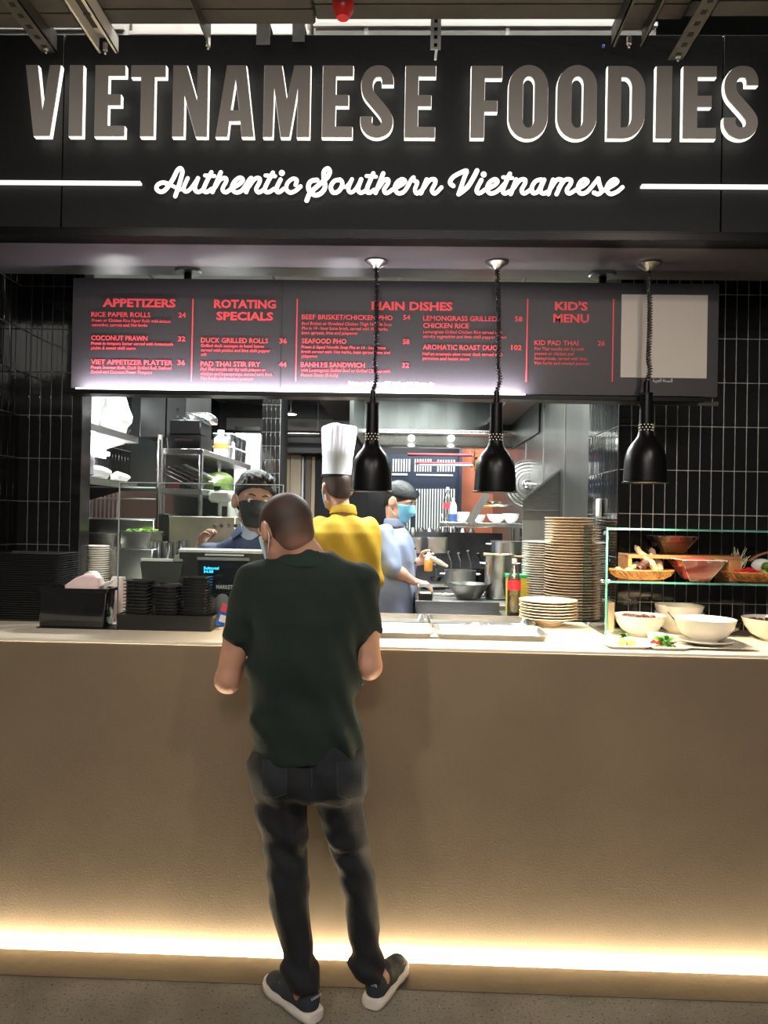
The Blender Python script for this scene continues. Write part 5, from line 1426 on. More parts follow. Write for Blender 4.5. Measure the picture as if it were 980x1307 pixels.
rpth = thing('red_pipework', 'dull red pipes crossing above the slatted screen', 'pipe', (at(560, 585, 4.9).x, 4.9, at(560, 585, 4.9).z))
rpm = mat('dull_red_paint', (.22, .04, .05), .45)
for x0_, x1_, py in ((520, 604, 580), (530, 602, 591)):
    p = at(x0_, py, 4.9); q = at(x1_, py+1, 4.9); MB().cyl(p, q, .016, n=10).build('pipe', rpm, rpth)
p = at(604, 571, 4.9); p.z = ZK-.01; q = at(604, 594, 4.9); MB().cyl(p, q, .014, n=10).build('pipe', rpm, rpth)
p = at(535, 593.5, 4.88); q = at(603, 594, 4.88); MB().cyl(p, q, .010, n=8).build('white_pipe', white_p, rpth)
p = at(606, 574, 4.4); mb = MB()
for i in range(22):
    z = at(606, 573+i*1.3, 4.4).z; x = p.x+.02*math.sin(i*1.7); leaf(mb, Vector((x, 4.4, z)), .04, .014, random.uniform(0, 6.28), random.uniform(-.8, .6))
mb.tube([(p.x, 4.4, at(606, 602, 4.4).z), (p.x, 4.4, ZK-.01)], .004, 5)
tag(mb.build('green_garland', mat('garland_green', (.42, .60, .04), .5)), 'yellow-green garland hanging right of the slatted screen', 'garland')
# ---- shelf over the stove with bowls
YSh = 2.5
a = at(562, 668, YSh); b = at(668, 666, YSh)
zsh = (a.z+b.z)/2+.0
sh = thing('stove_shelf', 'stainless overshelf above the stoves, with a slanting brace', 'shelf', ((a.x+b.x)/2, YSh+.15, zsh-.04))
B((a.x, YSh, zsh-.035), (b.x, YSh+.32, zsh)).build('board', steel, sh, bev=.003)
p = at(598, 668, YSh-.02); q = at(622, 630, YSh-.02)
MB().bar((p.x, YSh-.02, p.z), (q.x, YSh-.02, q.z), .012, .05, (1, 0, 0)).build('brace', steel_m, sh)
for x in (a.x+.06, b.x-.03): MB().cyl((x, YSh+.28, ZC-.12), (x, YSh+.28, zsh-.03), .014, n=10).build('post', steel, sh)
for i, (px, lb) in enumerate(((570, 'left'), (589, 'second'), (611, 'third'), (634, 'fourth'), (652, 'right'))):
    r_ = (6.5, 10.5, 8, 12, 10)[i]/sc(YSh+.12)*1.05; hb_ = (10, 13, 10, 11, 12)[i]/sc(YSh)
    p = at(px, 660, YSh+.12); c = (p.x, YSh+.12+.02*(i % 2), zsh+.001)
    tag(MB().lathe(bowl_mesh(r_, hb_), c, 24).build('prep_bowl', white_p, origin=c), '%s of the white bowls on the overshelf' % lb, 'bowl', 'white bowls on the overshelf')
def bottle(name, label, px, py0, py1, wpx, Y, zb_, body, cap_m, lab=None, cat='bottle'):
    p = at(px, (py0+py1)/2, Y); r = wpx/2/sc(Y); h_ = at(px, py0, Y).z-zb_
    t = thing(name, label, cat, (p.x, Y, zb_)); c = (p.x, Y, zb_+.001)
    MB().lathe([(r*.85, 0), (r, h_*.05), (r*.97, h_*.3), (r, h_*.62), (r*.75, h_*.76), (r*.32, h_*.88), (r*.32, h_*.93)], c, 20).build('body', body, t)
    MB().cyl((p.x, Y, zb_+h_*.92), (p.x, Y, zb_+h_), r*.38, n=12).build('cap', cap_m, t)
    if lab:
        f0, f1, lm = lab
        MB().cyl((p.x, Y, zb_+h_*f0), (p.x, Y, zb_+h_*f1), r*1.02, n=24, caps=False).build('label', lm, t)
    return t, c, r, h_
redl = mat('red_label', (.80, .04, .06), .4)
bottle('squeeze_bottle', 'clear trigger bottle with a red label on the overshelf', 571, 622, 664, 10.5, YSh+.06, zsh, film, white_p, (.38, .55, redl))
bottle('carton_bottle', 'white carton with a blue foot on the overshelf', 578.5, 636, 666, 9, YSh+.04, zsh, white_p, white_p, (.02, .34, mat('blue_foot', (.04, .09, .25), .4)))
# clutter above: dark pans near the lamp
for i, (px, py, r_, lb) in enumerate(((640, 636, 14, 'lower'), (630, 632, 11, 'upper'))):
    p = at(px, py, YSh+.2); c = (p.x, YSh+.16, zsh+.115+i*.02)
    tag(MB().lathe(plate_prof(r_/sc(YSh)), c, 24).build('steel_plate', steel, origin=c), '%s steel plate resting on the white bowls of the overshelf' % lb, 'plate', 'steel plates on the overshelf')
p = at(625, 647, YSh+.02); tag(MB().tube([at(610, 647, YSh+.02), at(637, 645, YSh+.02)], .008, 8).build('pale_baton', mat('yellowish_wood', (.65, .52, .22), .5)), 'pale wooden rolling stick lying on the bowls', 'stick')
# lid rings on the right wall
YR = 3.0
p = at(674, 618, YR); rl = thing('round_lid', 'big round ridged steel lid hanging by the right steel wall', 'lid', (p.x, YR, p.z))
RL = 31/sc(YR); mb = MB()
Mt = Matrix.Rotation(R(90), 4, 'X')
for f in (1, .86, .72, .58, .44): mb.ring([(RL*f-.008, .0), (RL*f, .0), (RL*f, .014), (RL*f-.008, .014)], (p.x, YR, p.z), 40, Mt)
mb.build('ridges', chrome, rl)
MB().lathe([(RL*.99, 0), (RL*.95, .004), (RL*.3, .02), (0, .022)], (p.x, YR+.004, p.z), 40, M=Mt).build('disc', steel_m, rl)
MB().sph((p.x-.01, YR-.03, p.z-.01), .045, 14, 9).build('knob', chrome, rl)
# triangular splash guard
YTg = 1.9
pts = [at(667, 664, YTg), at(667, 638, YTg), at(735, 583, YTg), at(735, 664, YTg)]
tgd = thing('splash_guard', 'triangular stainless splash guard beside the stove', 'panel', (pts[2].x-.1, YTg, pts[0].z))
MB().prism([(q.x, q.z) for q in pts], YTg, YTg+.006).build('plate', steel_d, tgd, smooth=False)
MB().bar(pts[1]+Vector((0,-.004,0)), pts[2]+Vector((0,-.004,0)), .016, .012).build('edge', steel, tgd)
MB().box((pts[2].x-.012, YTg-.008, pts[0].z), (pts[2].x, YTg, pts[2].z)).build('edge', steel, tgd)
MB().box((pts[0].x, YTg, KF+.001), (pts[2].x, YTg+.02, pts[0].z-.001)).build('apron', steel_m, tgd)
B((pts[0].x, YTg-.010, at(690, 652, YTg).z), (pts[2].x, YTg, at(690, 651, YTg).z)).build('rail', steel, tgd)
# thermostat
XT = xr0-.02
p = at(766.5, 650, .9); tag(B((XT-.004, .86, p.z-.035), (XT+.012, .92, p.z+.05)).build('wall_switch', white_p, bev=.004), 'small white control box on the tiled return wall', 'switch')
# ---- stove bank
YSt = 1.85; zSt = at(560, 757, YSt).z
xs0, xs1 = at(530, 750, YSt).x, at(664, 750, YSt).x
sv = thing('stove', 'long stainless stove with dark rear panel', 'stove', ((xs0+xs1)/2, YSt+.4, KF))
B((xs0, YSt, KF+.001), (xs1, 2.75, zSt)).build('body', steel, sv, bev=.004)
B((xs0, 2.72, zSt), (xs1, 2.76, at(600, 680, 2.72).z)).build('rear_panel', mat('sooty_steel', (.10, .10, .11), .35, .6, noise=(6, .5)), sv)
for i in range(3):
    x = xs0+.12+i*.26
    MB().ring([(.07, 0), (.085, 0), (.085, .012), (.07, .012)], (x, YSt+.28, zSt+.001), 20).build('burner', blackmetal, sv)
for i in range(4):
    x = xs0+.1+i*.16; B((x-.03, YSt-.003, zSt-.05), (x+.04, YSt, zSt-.02)).build('control_label', mat('blue_white_tag', (.6, .72, .78), .4), sv)
def pot(name, label, px, pyt, pyb, wpx, Y, m, cat='pot', handle=None, lid=False, taper=1.0, zb=None, group=None):
    a = at(px, pyb, Y); r = wpx/2/sc(Y); h_ = at(px, pyt, Y).z-a.z; zb = a.z if zb is None else zb
    h_ = at(px, pyt, Y).z-zb
    t = thing(name, label, cat, (a.x, Y, zb), 0, group); c = (a.x, Y, zb+.001)
    MB().lathe([(r*taper*.96, 0), (r*taper, .006), (r, h_), (r*1.03, h_+.002), (r*1.03, h_+.006), (r-.003, h_+.005), (r*taper-.004, .008), (0, .006)], c, 32).build('body', m, t)
    if handle:
        q = Vector(handle)
        MB().tube([(a.x+q.x*r*.98, Y+q.y*r*.98, zb+h_*.85), (a.x+q.x*(r+.04), Y+q.y*(r+.04), zb+h_*.9+q.z*.2), (a.x+q.x*(r+.20), Y+q.y*(r+.20), zb+h_*.9+q.z)], [.006, .008, .010], 8).build('handle', black_pl if handle[2] >= 0 else steel, t)
    else:
        for s_ in (-1, 1):
            mb = MB(); mb.tube([(a.x+s_*r, Y-.03, zb+h_*.8), (a.x+s_*(r+.028), Y-.02, zb+h_*.82), (a.x+s_*(r+.028), Y+.02, zb+h_*.82), (a.x+s_*r, Y+.03, zb+h_*.8)], .005, 6)
            mb.build('side_handle', steel, t)
    return t
zc1 = ZS+.0
pot('stock_pot', 'tall steel stock pot behind the plastic bottle', 637, 709, 763, 38, 1.75, steel, zb=None)
pot('wide_pot', 'wide steel pot with loop handles behind the stock pot', 650, 692, 707, 48, 2.15, steel)
pot('saucepan', 'brushed steel saucepan on the stove behind the wok', 587, 729, 748, 40, 2.2, steel_m)
pot('black_pot', 'dark pot between the saucepan and the stock pot', 612, 728, 748, 24, 2.3, blackmetal)
pot('wok', 'shallow dark wok at the front of the stove', 597, 746, 763, 52, 1.72, steel_d, handle=(-.93, -.10, -.002), taper=.62)
# steam vapour over the saucepan is left to the air; pan handles sticking up
for i, (px0_, py0_, px1_, py1_, lb) in enumerate(((557, 725, 548, 703, 'leftmost'), (576, 716, 572, 704, 'second'), (588, 716, 585, 706, 'third'), (601, 716, 597, 703, 'fourth'), (616, 723, 610, 706, 'rightmost'))):
    a = at(px0_, py0_, 2.40); b = at(px1_, py1_, 2.36)
    r_ = .05; t = thing('frying_pan', '%s of the upright pan handles at the back of the stove' % lb, 'pan', (a.x, 2.45, zSt), 0, 'frying pans at the back of the stove')
    MB().tube([a, b], [.008, .011], 8).build('handle', black_pl, t)
    MB().lathe([(.03, 0), (.042, .03), (.040, .03), (.028, .004), (0, .004)], (a.x, 2.47, zSt+.02+.0), 20).build('pan', blackmetal, t)
    MB().tube([(a.x, 2.40, zSt+.045), (a.x, 2.40, a.z)], .006, 6).build('neck', steel_d, t)
p = at(545, 716, 1.99)
# GN pans at the back
gnpan(519, 541, 686, 706, 2.5, .12, 'left deep steel insert at the back of the stove', steel, zb=None)
gnpan(542, 573, 686, 706, 2.5, .12, 'right deep steel insert at the back of the stove', steel, zb=None)
# dark row of tools under the screen
tb = thing('back_shelf', 'dark shelf of kitchen tools below the slatted screen', 'shelf', (at(540, 690, 3.2).x, 3.2, at(540, 690, 3.2).z))
a = at(508, 686, 3.2); b = at(610, 679, 3.2)
B((a.x, 3.2, a.z-.01), (b.x, 3.6, a.z+.0)).build('board', casing, tb)
for s_ in (a.x+.03, b.x-.03): MB().cyl((s_, 3.4, KF+.001), (s_, 3.4, a.z-.01), .02, n=8).build('post', casing, tb)
for i in range(9):
    x = a.x+.05+i*(b.x-a.x-.1)/8; r_ = random.uniform(.02, .035)
    o = MB().lathe([(r_, 0), (r_, .05), (r_*.5, .08)], (x, 3.25, a.z+.001), 12).build('small_jar', (casing, steel_d)[i % 2], origin=(x, 3.25, a.z)); tag(o, 'small dark jar on the shelf below the slatted screen', 'jar', 'jars below the slatted screen')
# bottle, yellow jug
zq = ZS
bt, c, r, h_ = bottle('oil_bottle', 'clear plastic bottle with a red heart label and dark liquid', 656, 713, 776, 17, .90, zq, film, white_p, (.50, .66, redl))
MB().lathe([(r*.8, .004), (r*.93, .01), (r*.93, h_*.14), (0, h_*.14)], c, 18).build('dark_liquid', mat('dark_liquid', (.10, .01, .01), .2), bt)
MB().lathe([(r*.93, h_*.145), (r*.93, h_*.40), (0, h_*.40)], c, 18).build('oil', mat('cooking_oil', (.36, .25, .07), .2), bt)
p = at(661, 772, 1.10); a = at(646, 772, 1.12); b = at(676, 737, 1.12)
yj = thing('yellow_jug', 'yellow plastic tub with a green lid behind the clear bottle', 'tub', ((a.x+b.x)/2, 1.12, zq))
MB().loft([rrect((a.x+b.x)/2, 1.12, (b.x-a.x)/2*.95, .05, .012, zq+.001, 3), rrect((a.x+b.x)/2, 1.12, (b.x-a.x)/2, .055, .014, b.z, 3)]).build('body', mat('yellow_plastic', (.62, .50, .05), .35, noise=(20, .15)), yj)
MB().loft([rrect((a.x+b.x)/2, 1.12, (b.x-a.x)/2*1.08, .06, .014, b.z, 3), rrect((a.x+b.x)/2, 1.12, (b.x-a.x)/2*1.08, .06, .014, b.z+.015, 3)]).build('lid', mat('green_lid', (.02, .42, .16), .35), yj)
# long ladle over the stock pot
a = at(617, 707.5, 1.72); b = at(672, 711, 1.70)
tag(MB().tube([a, a.lerp(b, .35)], .009, 8).tube([a.lerp(b, .35), b], .005, 8).build('long_spatula', mat('yellowish_wood', (.65, .52, .22), .5)), 'long spatula with a pale wooden handle across the stock pot', 'spatula')
# black rubbery box and shelf boards between stock pot and plates
a = at(672, 710, 2.3); b = at(704, 672, 2.3)
ru = thing('under_shelf', 'dark steel shelf unit right of the stove', 'shelf', ((a.x+b.x)/2+.1, 2.3, KF))
for py in (676, 690, 705):
    z = at(680, py, 2.3).z; B((a.x, 2.25, z), (min(b.x+.25, xr0-.03), 2.60, z+.016)).build('board', steel_m, ru)
B((a.x, 2.61, KF+.001), (min(b.x+.25, xr0-.03), 2.62, at(680, 666, 2.3).z)).build('back', steel_d, ru)
# small meat tray by the cook
tt = thing('meat_tray', 'small steel tray of raw meat at the front corner of the stove', 'tray', (at(542, 765, 1.45).x, 1.45, 0.9))
a = at(533, 769, 1.45); b = at(553, 757, 1.45)
MB().loft([rrect((a.x+b.x)/2, 1.47, (b.x-a.x)/2*.9, .05, .01, a.z, 3), rrect((a.x+b.x)/2, 1.47, (b.x-a.x)/2, .06, .012, b.z, 3), rrect((a.x+b.x)/2, 1.47, (b.x-a.x)/2*.95, .056, .01, b.z, 3), rrect((a.x+b.x)/2, 1.47, (b.x-a.x)/2*.85, .046, .01, a.z+.004, 3)]).build('tray', steel, tt)
MB().loft([rrect((a.x+b.x)/2, 1.47, (b.x-a.x)/2*.85, .045, .01, a.z+.006, 3), rrect((a.x+b.x)/2, 1.47, (b.x-a.x)/2*.88, .048, .01, b.z-.012, 3)]).build('meat', mat('raw_meat', (.58, .30, .22), .5, noise=(30, .2)), tt)
B((a.x-.0, 1.40, KF+.001), (at(660, 765, 1.45).x, 1.80, a.z-.001)).build('prep_cabinet', steel_m, bev=.003)
bpy.data.objects['prep_cabinet']['label'] = 'stainless prep cabinet between the pass and the stove'; bpy.data.objects['prep_cabinet']['category'] = 'cabinet'
# ================================================================== PEOPLE
def _grid(prims, lo, hi, h, disp=None, post=()):
    lo = np.array(lo, float); hi = np.array(hi, float)
    n = np.ceil((hi-lo)/h).astype(int)+1
    ax = [(lo[i]+h*np.arange(n[i])).astype(np.float32) for i in range(3)]
    F = np.full(n, .3, np.float32)
    for pr in prims:
        op, ty, a, k = pr
        if ty == 'cyl':
            p, q, ra = a; p = np.array(p, float); q = np.array(q, float); rm = ra*1.2; b0 = np.minimum(p, q)-rm; b1 = np.maximum(p, q)+rm
        elif ty == 'cap':
            p, q, ra, rb = a; p = np.array(p, float); q = np.array(q, float); rm = max(ra, rb)
            b0 = np.minimum(p, q)-rm; b1 = np.maximum(p, q)+rm
        elif ty == 'ell':
            c, r, Rm = a; c = np.array(c, float); rm = max(r); b0 = c-rm; b1 = c+rm
        elif ty == 'sl':
            sl, phi, ex = a; sl = np.array(sl, float); rm = sl[:, 3:5].max()
            b0 = np.array([sl[:, 1].min()-rm, sl[:, 2].min()-rm, sl[:, 0].min()]); b1 = np.array([sl[:, 1].max()+rm, sl[:, 2].max()+rm, sl[:, 0].max()])
        else:
            b0, b1 = lo, hi
        m = k+h*3+.012
        i0 = np.maximum(np.floor((b0-m-lo)/h).astype(int), 0); i1 = np.minimum(np.ceil((b1+m-lo)/h).astype(int)+1, n)
        if op == 'i': i0 = np.zeros(3, int); i1 = n
        if (i1 <= i0).any(): continue
        X = ax[0][i0[0]:i1[0], None, None]; Y = ax[1][None, i0[1]:i1[1], None]; Z = ax[2][None, None, i0[2]:i1[2]]
        if ty == 'cyl':
            d = q-p; L = float(np.sqrt(d@d)); d = d/L
            t = (X-p[0])*d[0]+(Y-p[1])*d[1]+(Z-p[2])*d[2]
            rr_ = np.sqrt(np.maximum((X-p[0])**2+(Y-p[1])**2+(Z-p[2])**2-t*t, 0))
            D = np.maximum(rr_-ra, np.maximum(-t, t-L))
        elif ty == 'cap':
            d = q-p; L2 = max(float(d@d), 1e-9)
            t = np.clip(((X-p[0])*d[0]+(Y-p[1])*d[1]+(Z-p[2])*d[2])/L2, 0, 1)
            D = np.sqrt((X-p[0]-t*d[0])**2+(Y-p[1]-t*d[1])**2+(Z-p[2]-t*d[2])**2)-(ra+(rb-ra)*t)
        elif ty == 'ell':
            x, y, z = X-c[0], Y-c[1], Z-c[2]
            if Rm is not None:
                Q = np.array(Rm.to_3x3())
                x, y, z = (Q[0,0]*x+Q[1,0]*y+Q[2,0]*z), (Q[0,1]*x+Q[1,1]*y+Q[2,1]*z), (Q[0,2]*x+Q[1,2]*y+Q[2,2]*z)
            k0 = np.sqrt((x/r[0])**2+(y/r[1])**2+(z/r[2])**2); k1 = np.sqrt((x/r[0]**2)**2+(y/r[1]**2)**2+(z/r[2]**2)**2)+1e-6
            D = k0*(k0-1)/k1
        elif ty == 'sl':
            o = np.argsort(sl[:, 0]); sl = sl[o]; zz = ax[2][i0[2]:i1[2]]
            cx, cy, rx, ry = [np.interp(zz, sl[:, 0], sl[:, j])[None, None, :] for j in (1, 2, 3, 4)]
            x = X-cx; y = Y-cy; co, si = math.cos(phi), math.sin(phi)
            x, y = x*co+y*si, -x*si+y*co
            D = ((np.abs(x/rx)**ex+np.abs(y/ry)**ex)**(1/ex)-1)*np.minimum(rx, ry)
            D = np.maximum(D, np.maximum(sl[0, 0]-Z, Z-sl[-1, 0]))
        else:
            p, nn = a; D = (X-p[0])*nn[0]+(Y-p[1])*nn[1]+(Z-p[2])*nn[2]
        S_ = np.s_[i0[0]:i1[0], i0[1]:i1[1], i0[2]:i1[2]]
        A = F[S_]
        if op == 'u':
            if k > 0:
                hh = np.maximum(k-np.abs(A-D), 0)/k; F[S_] = np.minimum(A, D)-hh*hh*k*.25
            else: F[S_] = np.minimum(A, D)
        elif op == 's':
            D = -D
            if k > 0:
                hh = np.maximum(k-np.abs(A-D), 0)/k; F[S_] = np.maximum(A, D)+hh*hh*k*.25
            else: F[S_] = np.maximum(A, D)
        else: F[S_] = np.maximum(A, D)
    if disp is not None:
        F = F+disp(ax[0][:, None, None], ax[1][None, :, None], ax[2][None, None, :]).astype(np.float32)
    for p, nn in post:
        F = np.maximum(F, ((ax[0][:, None, None]-p[0])*nn[0]+(ax[1][None, :, None]-p[1])*nn[1]+(ax[2][None, None, :]-p[2])*nn[2]).astype(np.float32))
    F[0] = F[-1] = 1; F[:, 0] = F[:, -1] = 1; F[:, :, 0] = F[:, :, -1] = 1
    return F, lo
def sdf_object(name, prims, h, m, parent, disp=None, pad=.03, smooth=2, post=()):
    b0 = np.array([1e9]*3); b1 = -b0
    for op, ty, a, k in prims:
        if op != 'u': continue
        if ty == 'cyl': r = a[2]; p = np.minimum(a[0], a[1])-r; q = np.maximum(a[0], a[1])+r
        elif ty == 'cap': r = max(a[2], a[3]); p = np.minimum(a[0], a[1])-r; q = np.maximum(a[0], a[1])+r
        elif ty == 'ell': p = np.array(a[0])-max(a[1]); q = np.array(a[0])+max(a[1])
        else:
            s_ = np.array(a[0], float); r = s_[:, 3:5].max(); p = np.array([s_[:, 1].min()-r, s_[:, 2].min()-r, s_[:, 0].min()]); q = np.array([s_[:, 1].max()+r, s_[:, 2].max()+r, s_[:, 0].max()])
        b0 = np.minimum(b0, p); b1 = np.maximum(b1, q)
    F, lo = _grid(prims, b0-pad, b1+pad, h, disp, post)
    s = F < 0
    c = sum(s[i:s.shape[0]-1+i, j:s.shape[1]-1+j, k:s.shape[2]-1+k].astype(np.int8) for i in (0, 1) for j in (0, 1) for k in (0, 1))
    mask = (c > 0) & (c < 8); I, J, K = np.nonzero(mask); N = len(I)
    acc = np.zeros((N, 3)); cnt = np.zeros(N)
    for a in range(3):
        for u in (0, 1):
            for v in (0, 1):
                o = [0, 0, 0]; b, c2 = [x for x in range(3) if x != a]; o[b] = u; o[c2] = v
                e = list(o); e[a] = 1
                fa = F[I+o[0], J+o[1], K+o[2]]; fb = F[I+e[0], J+e[1], K+e[2]]
                cr2 = (fa < 0) != (fb < 0); t = np.where(cr2, fa/np.where(cr2, fa-fb, 1), 0)
                pos = np.tile(np.array(o, float), (N, 1)); pos[:, a] = t
                acc += pos*cr2[:, None]; cnt += cr2
    V = (acc/cnt[:, None]+np.stack([I, J, K], 1))*h+lo
    idx = np.full(mask.shape, -1, np.int64); idx[I, J, K] = np.arange(N)
    quads = []
    for a in range(3):
        b, c2 = (a+1) % 3, (a+2) % 3
        sl0 = [slice(None)]*3; sl1 = [slice(None)]*3; sl0[a] = slice(0, -1); sl1[a] = slice(1, None)
        A = s[tuple(sl0)]; Bq = s[tuple(sl1)]
        x = np.nonzero(A != Bq); x = np.stack(x, 1)
        ok = (x[:, b] > 0) & (x[:, c2] > 0) & (x[:, b] < F.shape[b]-1) & (x[:, c2] < F.shape[c2]-1); x = x[ok]
        fl_ = A[x[:, 0], x[:, 1], x[:, 2]]
        def g(db, dc):
            y = x.copy(); y[:, b] -= db; y[:, c2] -= dc; return idx[y[:, 0], y[:, 1], y[:, 2]]
        q = np.stack([g(1, 1), g(0, 1), g(0, 0), g(1, 0)], 1)
        q[~fl_] = q[~fl_][:, ::-1]
        quads.append(q)
    Q = np.concatenate(quads); Q = Q[(Q >= 0).all(1)]
    # light smoothing
    for _ in range(smooth):
        sm = np.zeros_like(V); dn = np.zeros(N)
        for i in range(4):
            np.add.at(sm, Q[:, i], V[Q[:, (i+1) % 4]]); np.add.at(dn, Q[:, i], 1)
        V = V*.5+.5*sm/np.maximum(dn, 1)[:, None]
    me = bpy.data.meshes.new(name)
    me.vertices.add(N); me.vertices.foreach_set('co', V.ravel())
    me.loops.add(len(Q)*4); me.loops.foreach_set('vertex_index', Q.ravel())
    me.polygons.add(len(Q)); me.polygons.foreach_set('loop_start', np.arange(len(Q))*4); me.polygons.foreach_set('loop_total', np.full(len(Q), 4))
    me.polygons.foreach_set('use_smooth', np.ones(len(Q), bool))
    me.update(calc_edges=True); me.validate()
    me.materials.append(m)
    return link_mesh(name, me, parent)
def cap(a, b, ra, rb=None, k=.02, op='u'): return (op, 'cap', (tuple(a), tuple(b), ra, ra if rb is None else rb), k)
def ell(c, r, Rm=None, k=.02, op='u'): return (op, 'ell', (tuple(c), tuple(r), Rm), k)
def hs(p, n, op='i', k=0): n = Vector(n).normalized(); return (op, 'hs', (tuple(p), tuple(n)), k)
def slc(sl, phi=0, ex=2.2, k=.02, op='u'): return (op, 'sl', (sl, phi, ex), k)

class Head:
    """head frame: +y the way the face looks, centre between the ears"""
    def __init__(s, c, yaw, pitch, roll, sz=1.0):
        s.c = Vector(c); s.R = (Matrix.Rotation(R(yaw), 4, 'Z') @ Matrix.Rotation(R(-pitch), 4, 'X') @ Matrix.Rotation(R(roll), 4, 'Y')); s.z = sz
    def p(s, x, y, z): return s.c + (s.R @ Vector((x, y, z)))*s.z
    def n(s, x, y, z): return s.R @ Vector((x, y, z))
    def skull(s, e=0.0):
        z = s.z
        return [ell(s.p(0, -.012, .033), ((.077)*z+e, .099*z+e, .088*z+e), s.R, .0),
                ell(s.p(0, .030, -.030), (.060*z+e, .062*z+e, .082*z+e), s.R, .03),
                cap(s.p(-.040, .005, -.066), s.p(-.006, .062, -.094), .024*z+e, .022*z+e, .03),
                cap(s.p(.040, .005, -.066), s.p(.006, .062, -.094), .024*z+e, .022*z+e, .03)]
    def full(s):
        z = s.z; L = s.skull()
        L += [cap(s.p(0, .088, .008), s.p(0, .106, -.028), .009*z, .013*z, .012),
              cap(s.p(-.042, .080, .030), s.p(.042, .080, .030), .010*z, .010*z, .02),
              ell(s.p(0, .090, -.062), (.024*z, .010*z, .009*z), s.R, .012)]
        for q in (-1, 1):
            L += [ell(s.p(q*.031, .098, .009), (.017*z, .013*z, .011*z), s.R, .010, 's'),
                  ell(s.p(q*.083, -.010, -.004), (.013*z, .024*z, .036*z), s.R @ Matrix.Rotation(R(q*24), 4, 'Z'), .006),
                  ell(s.p(q*.093, -.004, .002), (.006*z, .011*z, .018*z), s.R @ Matrix.Rotation(R(q*24), 4, 'Z'), .005, 's')]
        return L
    def hair(s, e, nape=-.075, front=.060, top=0.0):
        z = s.z
        L = [ell(s.p(0, -.012, .033+top), (.077*z+e, .099*z+e, .088*z+e), s.R, 0),
             ell(s.p(0, -.050, -.030), (.058*z+e, .050*z+e, .06*z), s.R, .03)]
        d = Vector((0, .165, front-nape)); nrm = s.R @ Vector((0, (front-nape), -.165))
        L += [ell(s.p(q*.084, -.004, -.010), (.030*z, .024*z, .040*z), s.R, .0, 's') for q in (-1, 1)]
        L += [hs(s.p(0, .092, front), nrm)]
        return L
    def eyes(s, parent, iris=(.05, .025, .012)):
        w_m = mat('eye_white', (.72, .68, .64), .2, coat=.5); im = mat('iris_brown', iris, .15, coat=.8)
        for q in (-1, 1):
            c = s.p(q*.031, .080, .008)
            o = MB().sph(c, .0125*s.z, 14, 10).build('eye', w_m, parent)
            c2 = s.p(q*.031, .080, .008)+s.n(0, .0092, -.001)*s.z
            sub(MB().sph(c2, .0055*s.z, 10, 7).build('iris', im), o)
    def brows(s, parent, m):
        for q in (-1, 1):
            MB().tube([s.p(q*.014, .094, .030), s.p(q*.030, .094, .036), s.p(q*.047, .082, .031)], [.003, .0042, .002], 6).build('eyebrow', m, parent)
    def mask(s, parent, m, h=.0045):
        L = [ (o, t, a, k) for o, t, a, k in s.skull(.007)]
        L += [cap(s.p(0, .088, .0), s.p(0, .108, -.030), .020*s.z, .023*s.z, .03)]
        L += [hs(s.p(0, 0, -.010), s.n(0, -.25, 1)), hs(s.p(0, 0, -.105), s.n(0, 0, -1)), hs(s.p(0, .026, 0), s.n(0, -1, -.35))]
        o = sdf_object('face_mask', L, h, m, parent)
        st_ = mat('white_elastic', (.8, .8, .8), .6)
        for q in (-1, 1):
            a1 = s.p(q*.064, .035, -.022); a2 = s.p(q*.058, .035, -.075); b1 = s.p(q*.083, -.018, .028); b2 = s.p(q*.080, -.026, -.022)
            sub(MB().tube(catmull([a1, s.p(q*.080, .01, .018), b1, s.p(q*.086, -.028, .004), b2, s.p(q*.074, .0, -.055), a2], 3), .0018, 5).build('ear_loop', st_), o)
        return o
def hand(w, d, n, side=1, curl=.6, z=1.0, spread=.16):
    """wrist, direction of the fingers, direction the palm faces"""
    w = Vector(w); d = Vector(d).normalized(); n = Vector(n); n = (n-d*n.dot(d)).normalized(); x = d.cross(n)*side
    L = []
    for i in range(4):
        f = (i-1.5); L.append(cap(w+d*.006*z, w+d*.085*z+x*f*.019*z, .017*z, .0125*z, .012))
    for i, (ln, r) in enumerate(((.070, .0092), (.080, .0096), (.075, .0092), (.058, .0082))):
        b = w+d*.088*z+x*(i-1.5)*.0205*z; dd = (d+x*(i-1.5)*spread*.5).normalized(); a = 0
        for j, s_ in enumerate((.45, .30, .25)):
            a += curl*(.7, .9, .7)[j]; v = dd*math.cos(a)+n*math.sin(a); e = b+v*ln*s_*z
            L.append(cap(b, e, r*z*(1-.06*j), r*z*(1-.06*(j+1)), .0035)); b = e
    b = w+d*.028*z-x*.022*z
    for j, (ln, r, v) in enumerate(((.045, .0135, d*.6-x*.75+n*.35), (.034, .011, d*.85-x*.25+n*.45), (.028, .0095, d*.9+x*.1+n*.4))):
        v = v.normalized(); e = b+v*ln*z; L.append(cap(b, e, r*z, r*z*.88, .006)); b = e
    return L
def folds(amp, f, seed=0, yd=None):
    a = seed*1.7
    def g(X, Y, Z):
        w_ = 1.2*np.sin(X*f*.5+a)+1.1*np.sin(Y*f*.6+2*a)
        r = np.sin(Z*f+X*f*.8+w_+a)*np.sin(X*f*.55-Z*f*.35+w_*.7+2.1*a)
        return amp*(np.sign(r)*np.abs(r)**1.3)+amp*.4*np.sin((X+Y)*f*2.1+Z*f*1.3+w_)
    return g

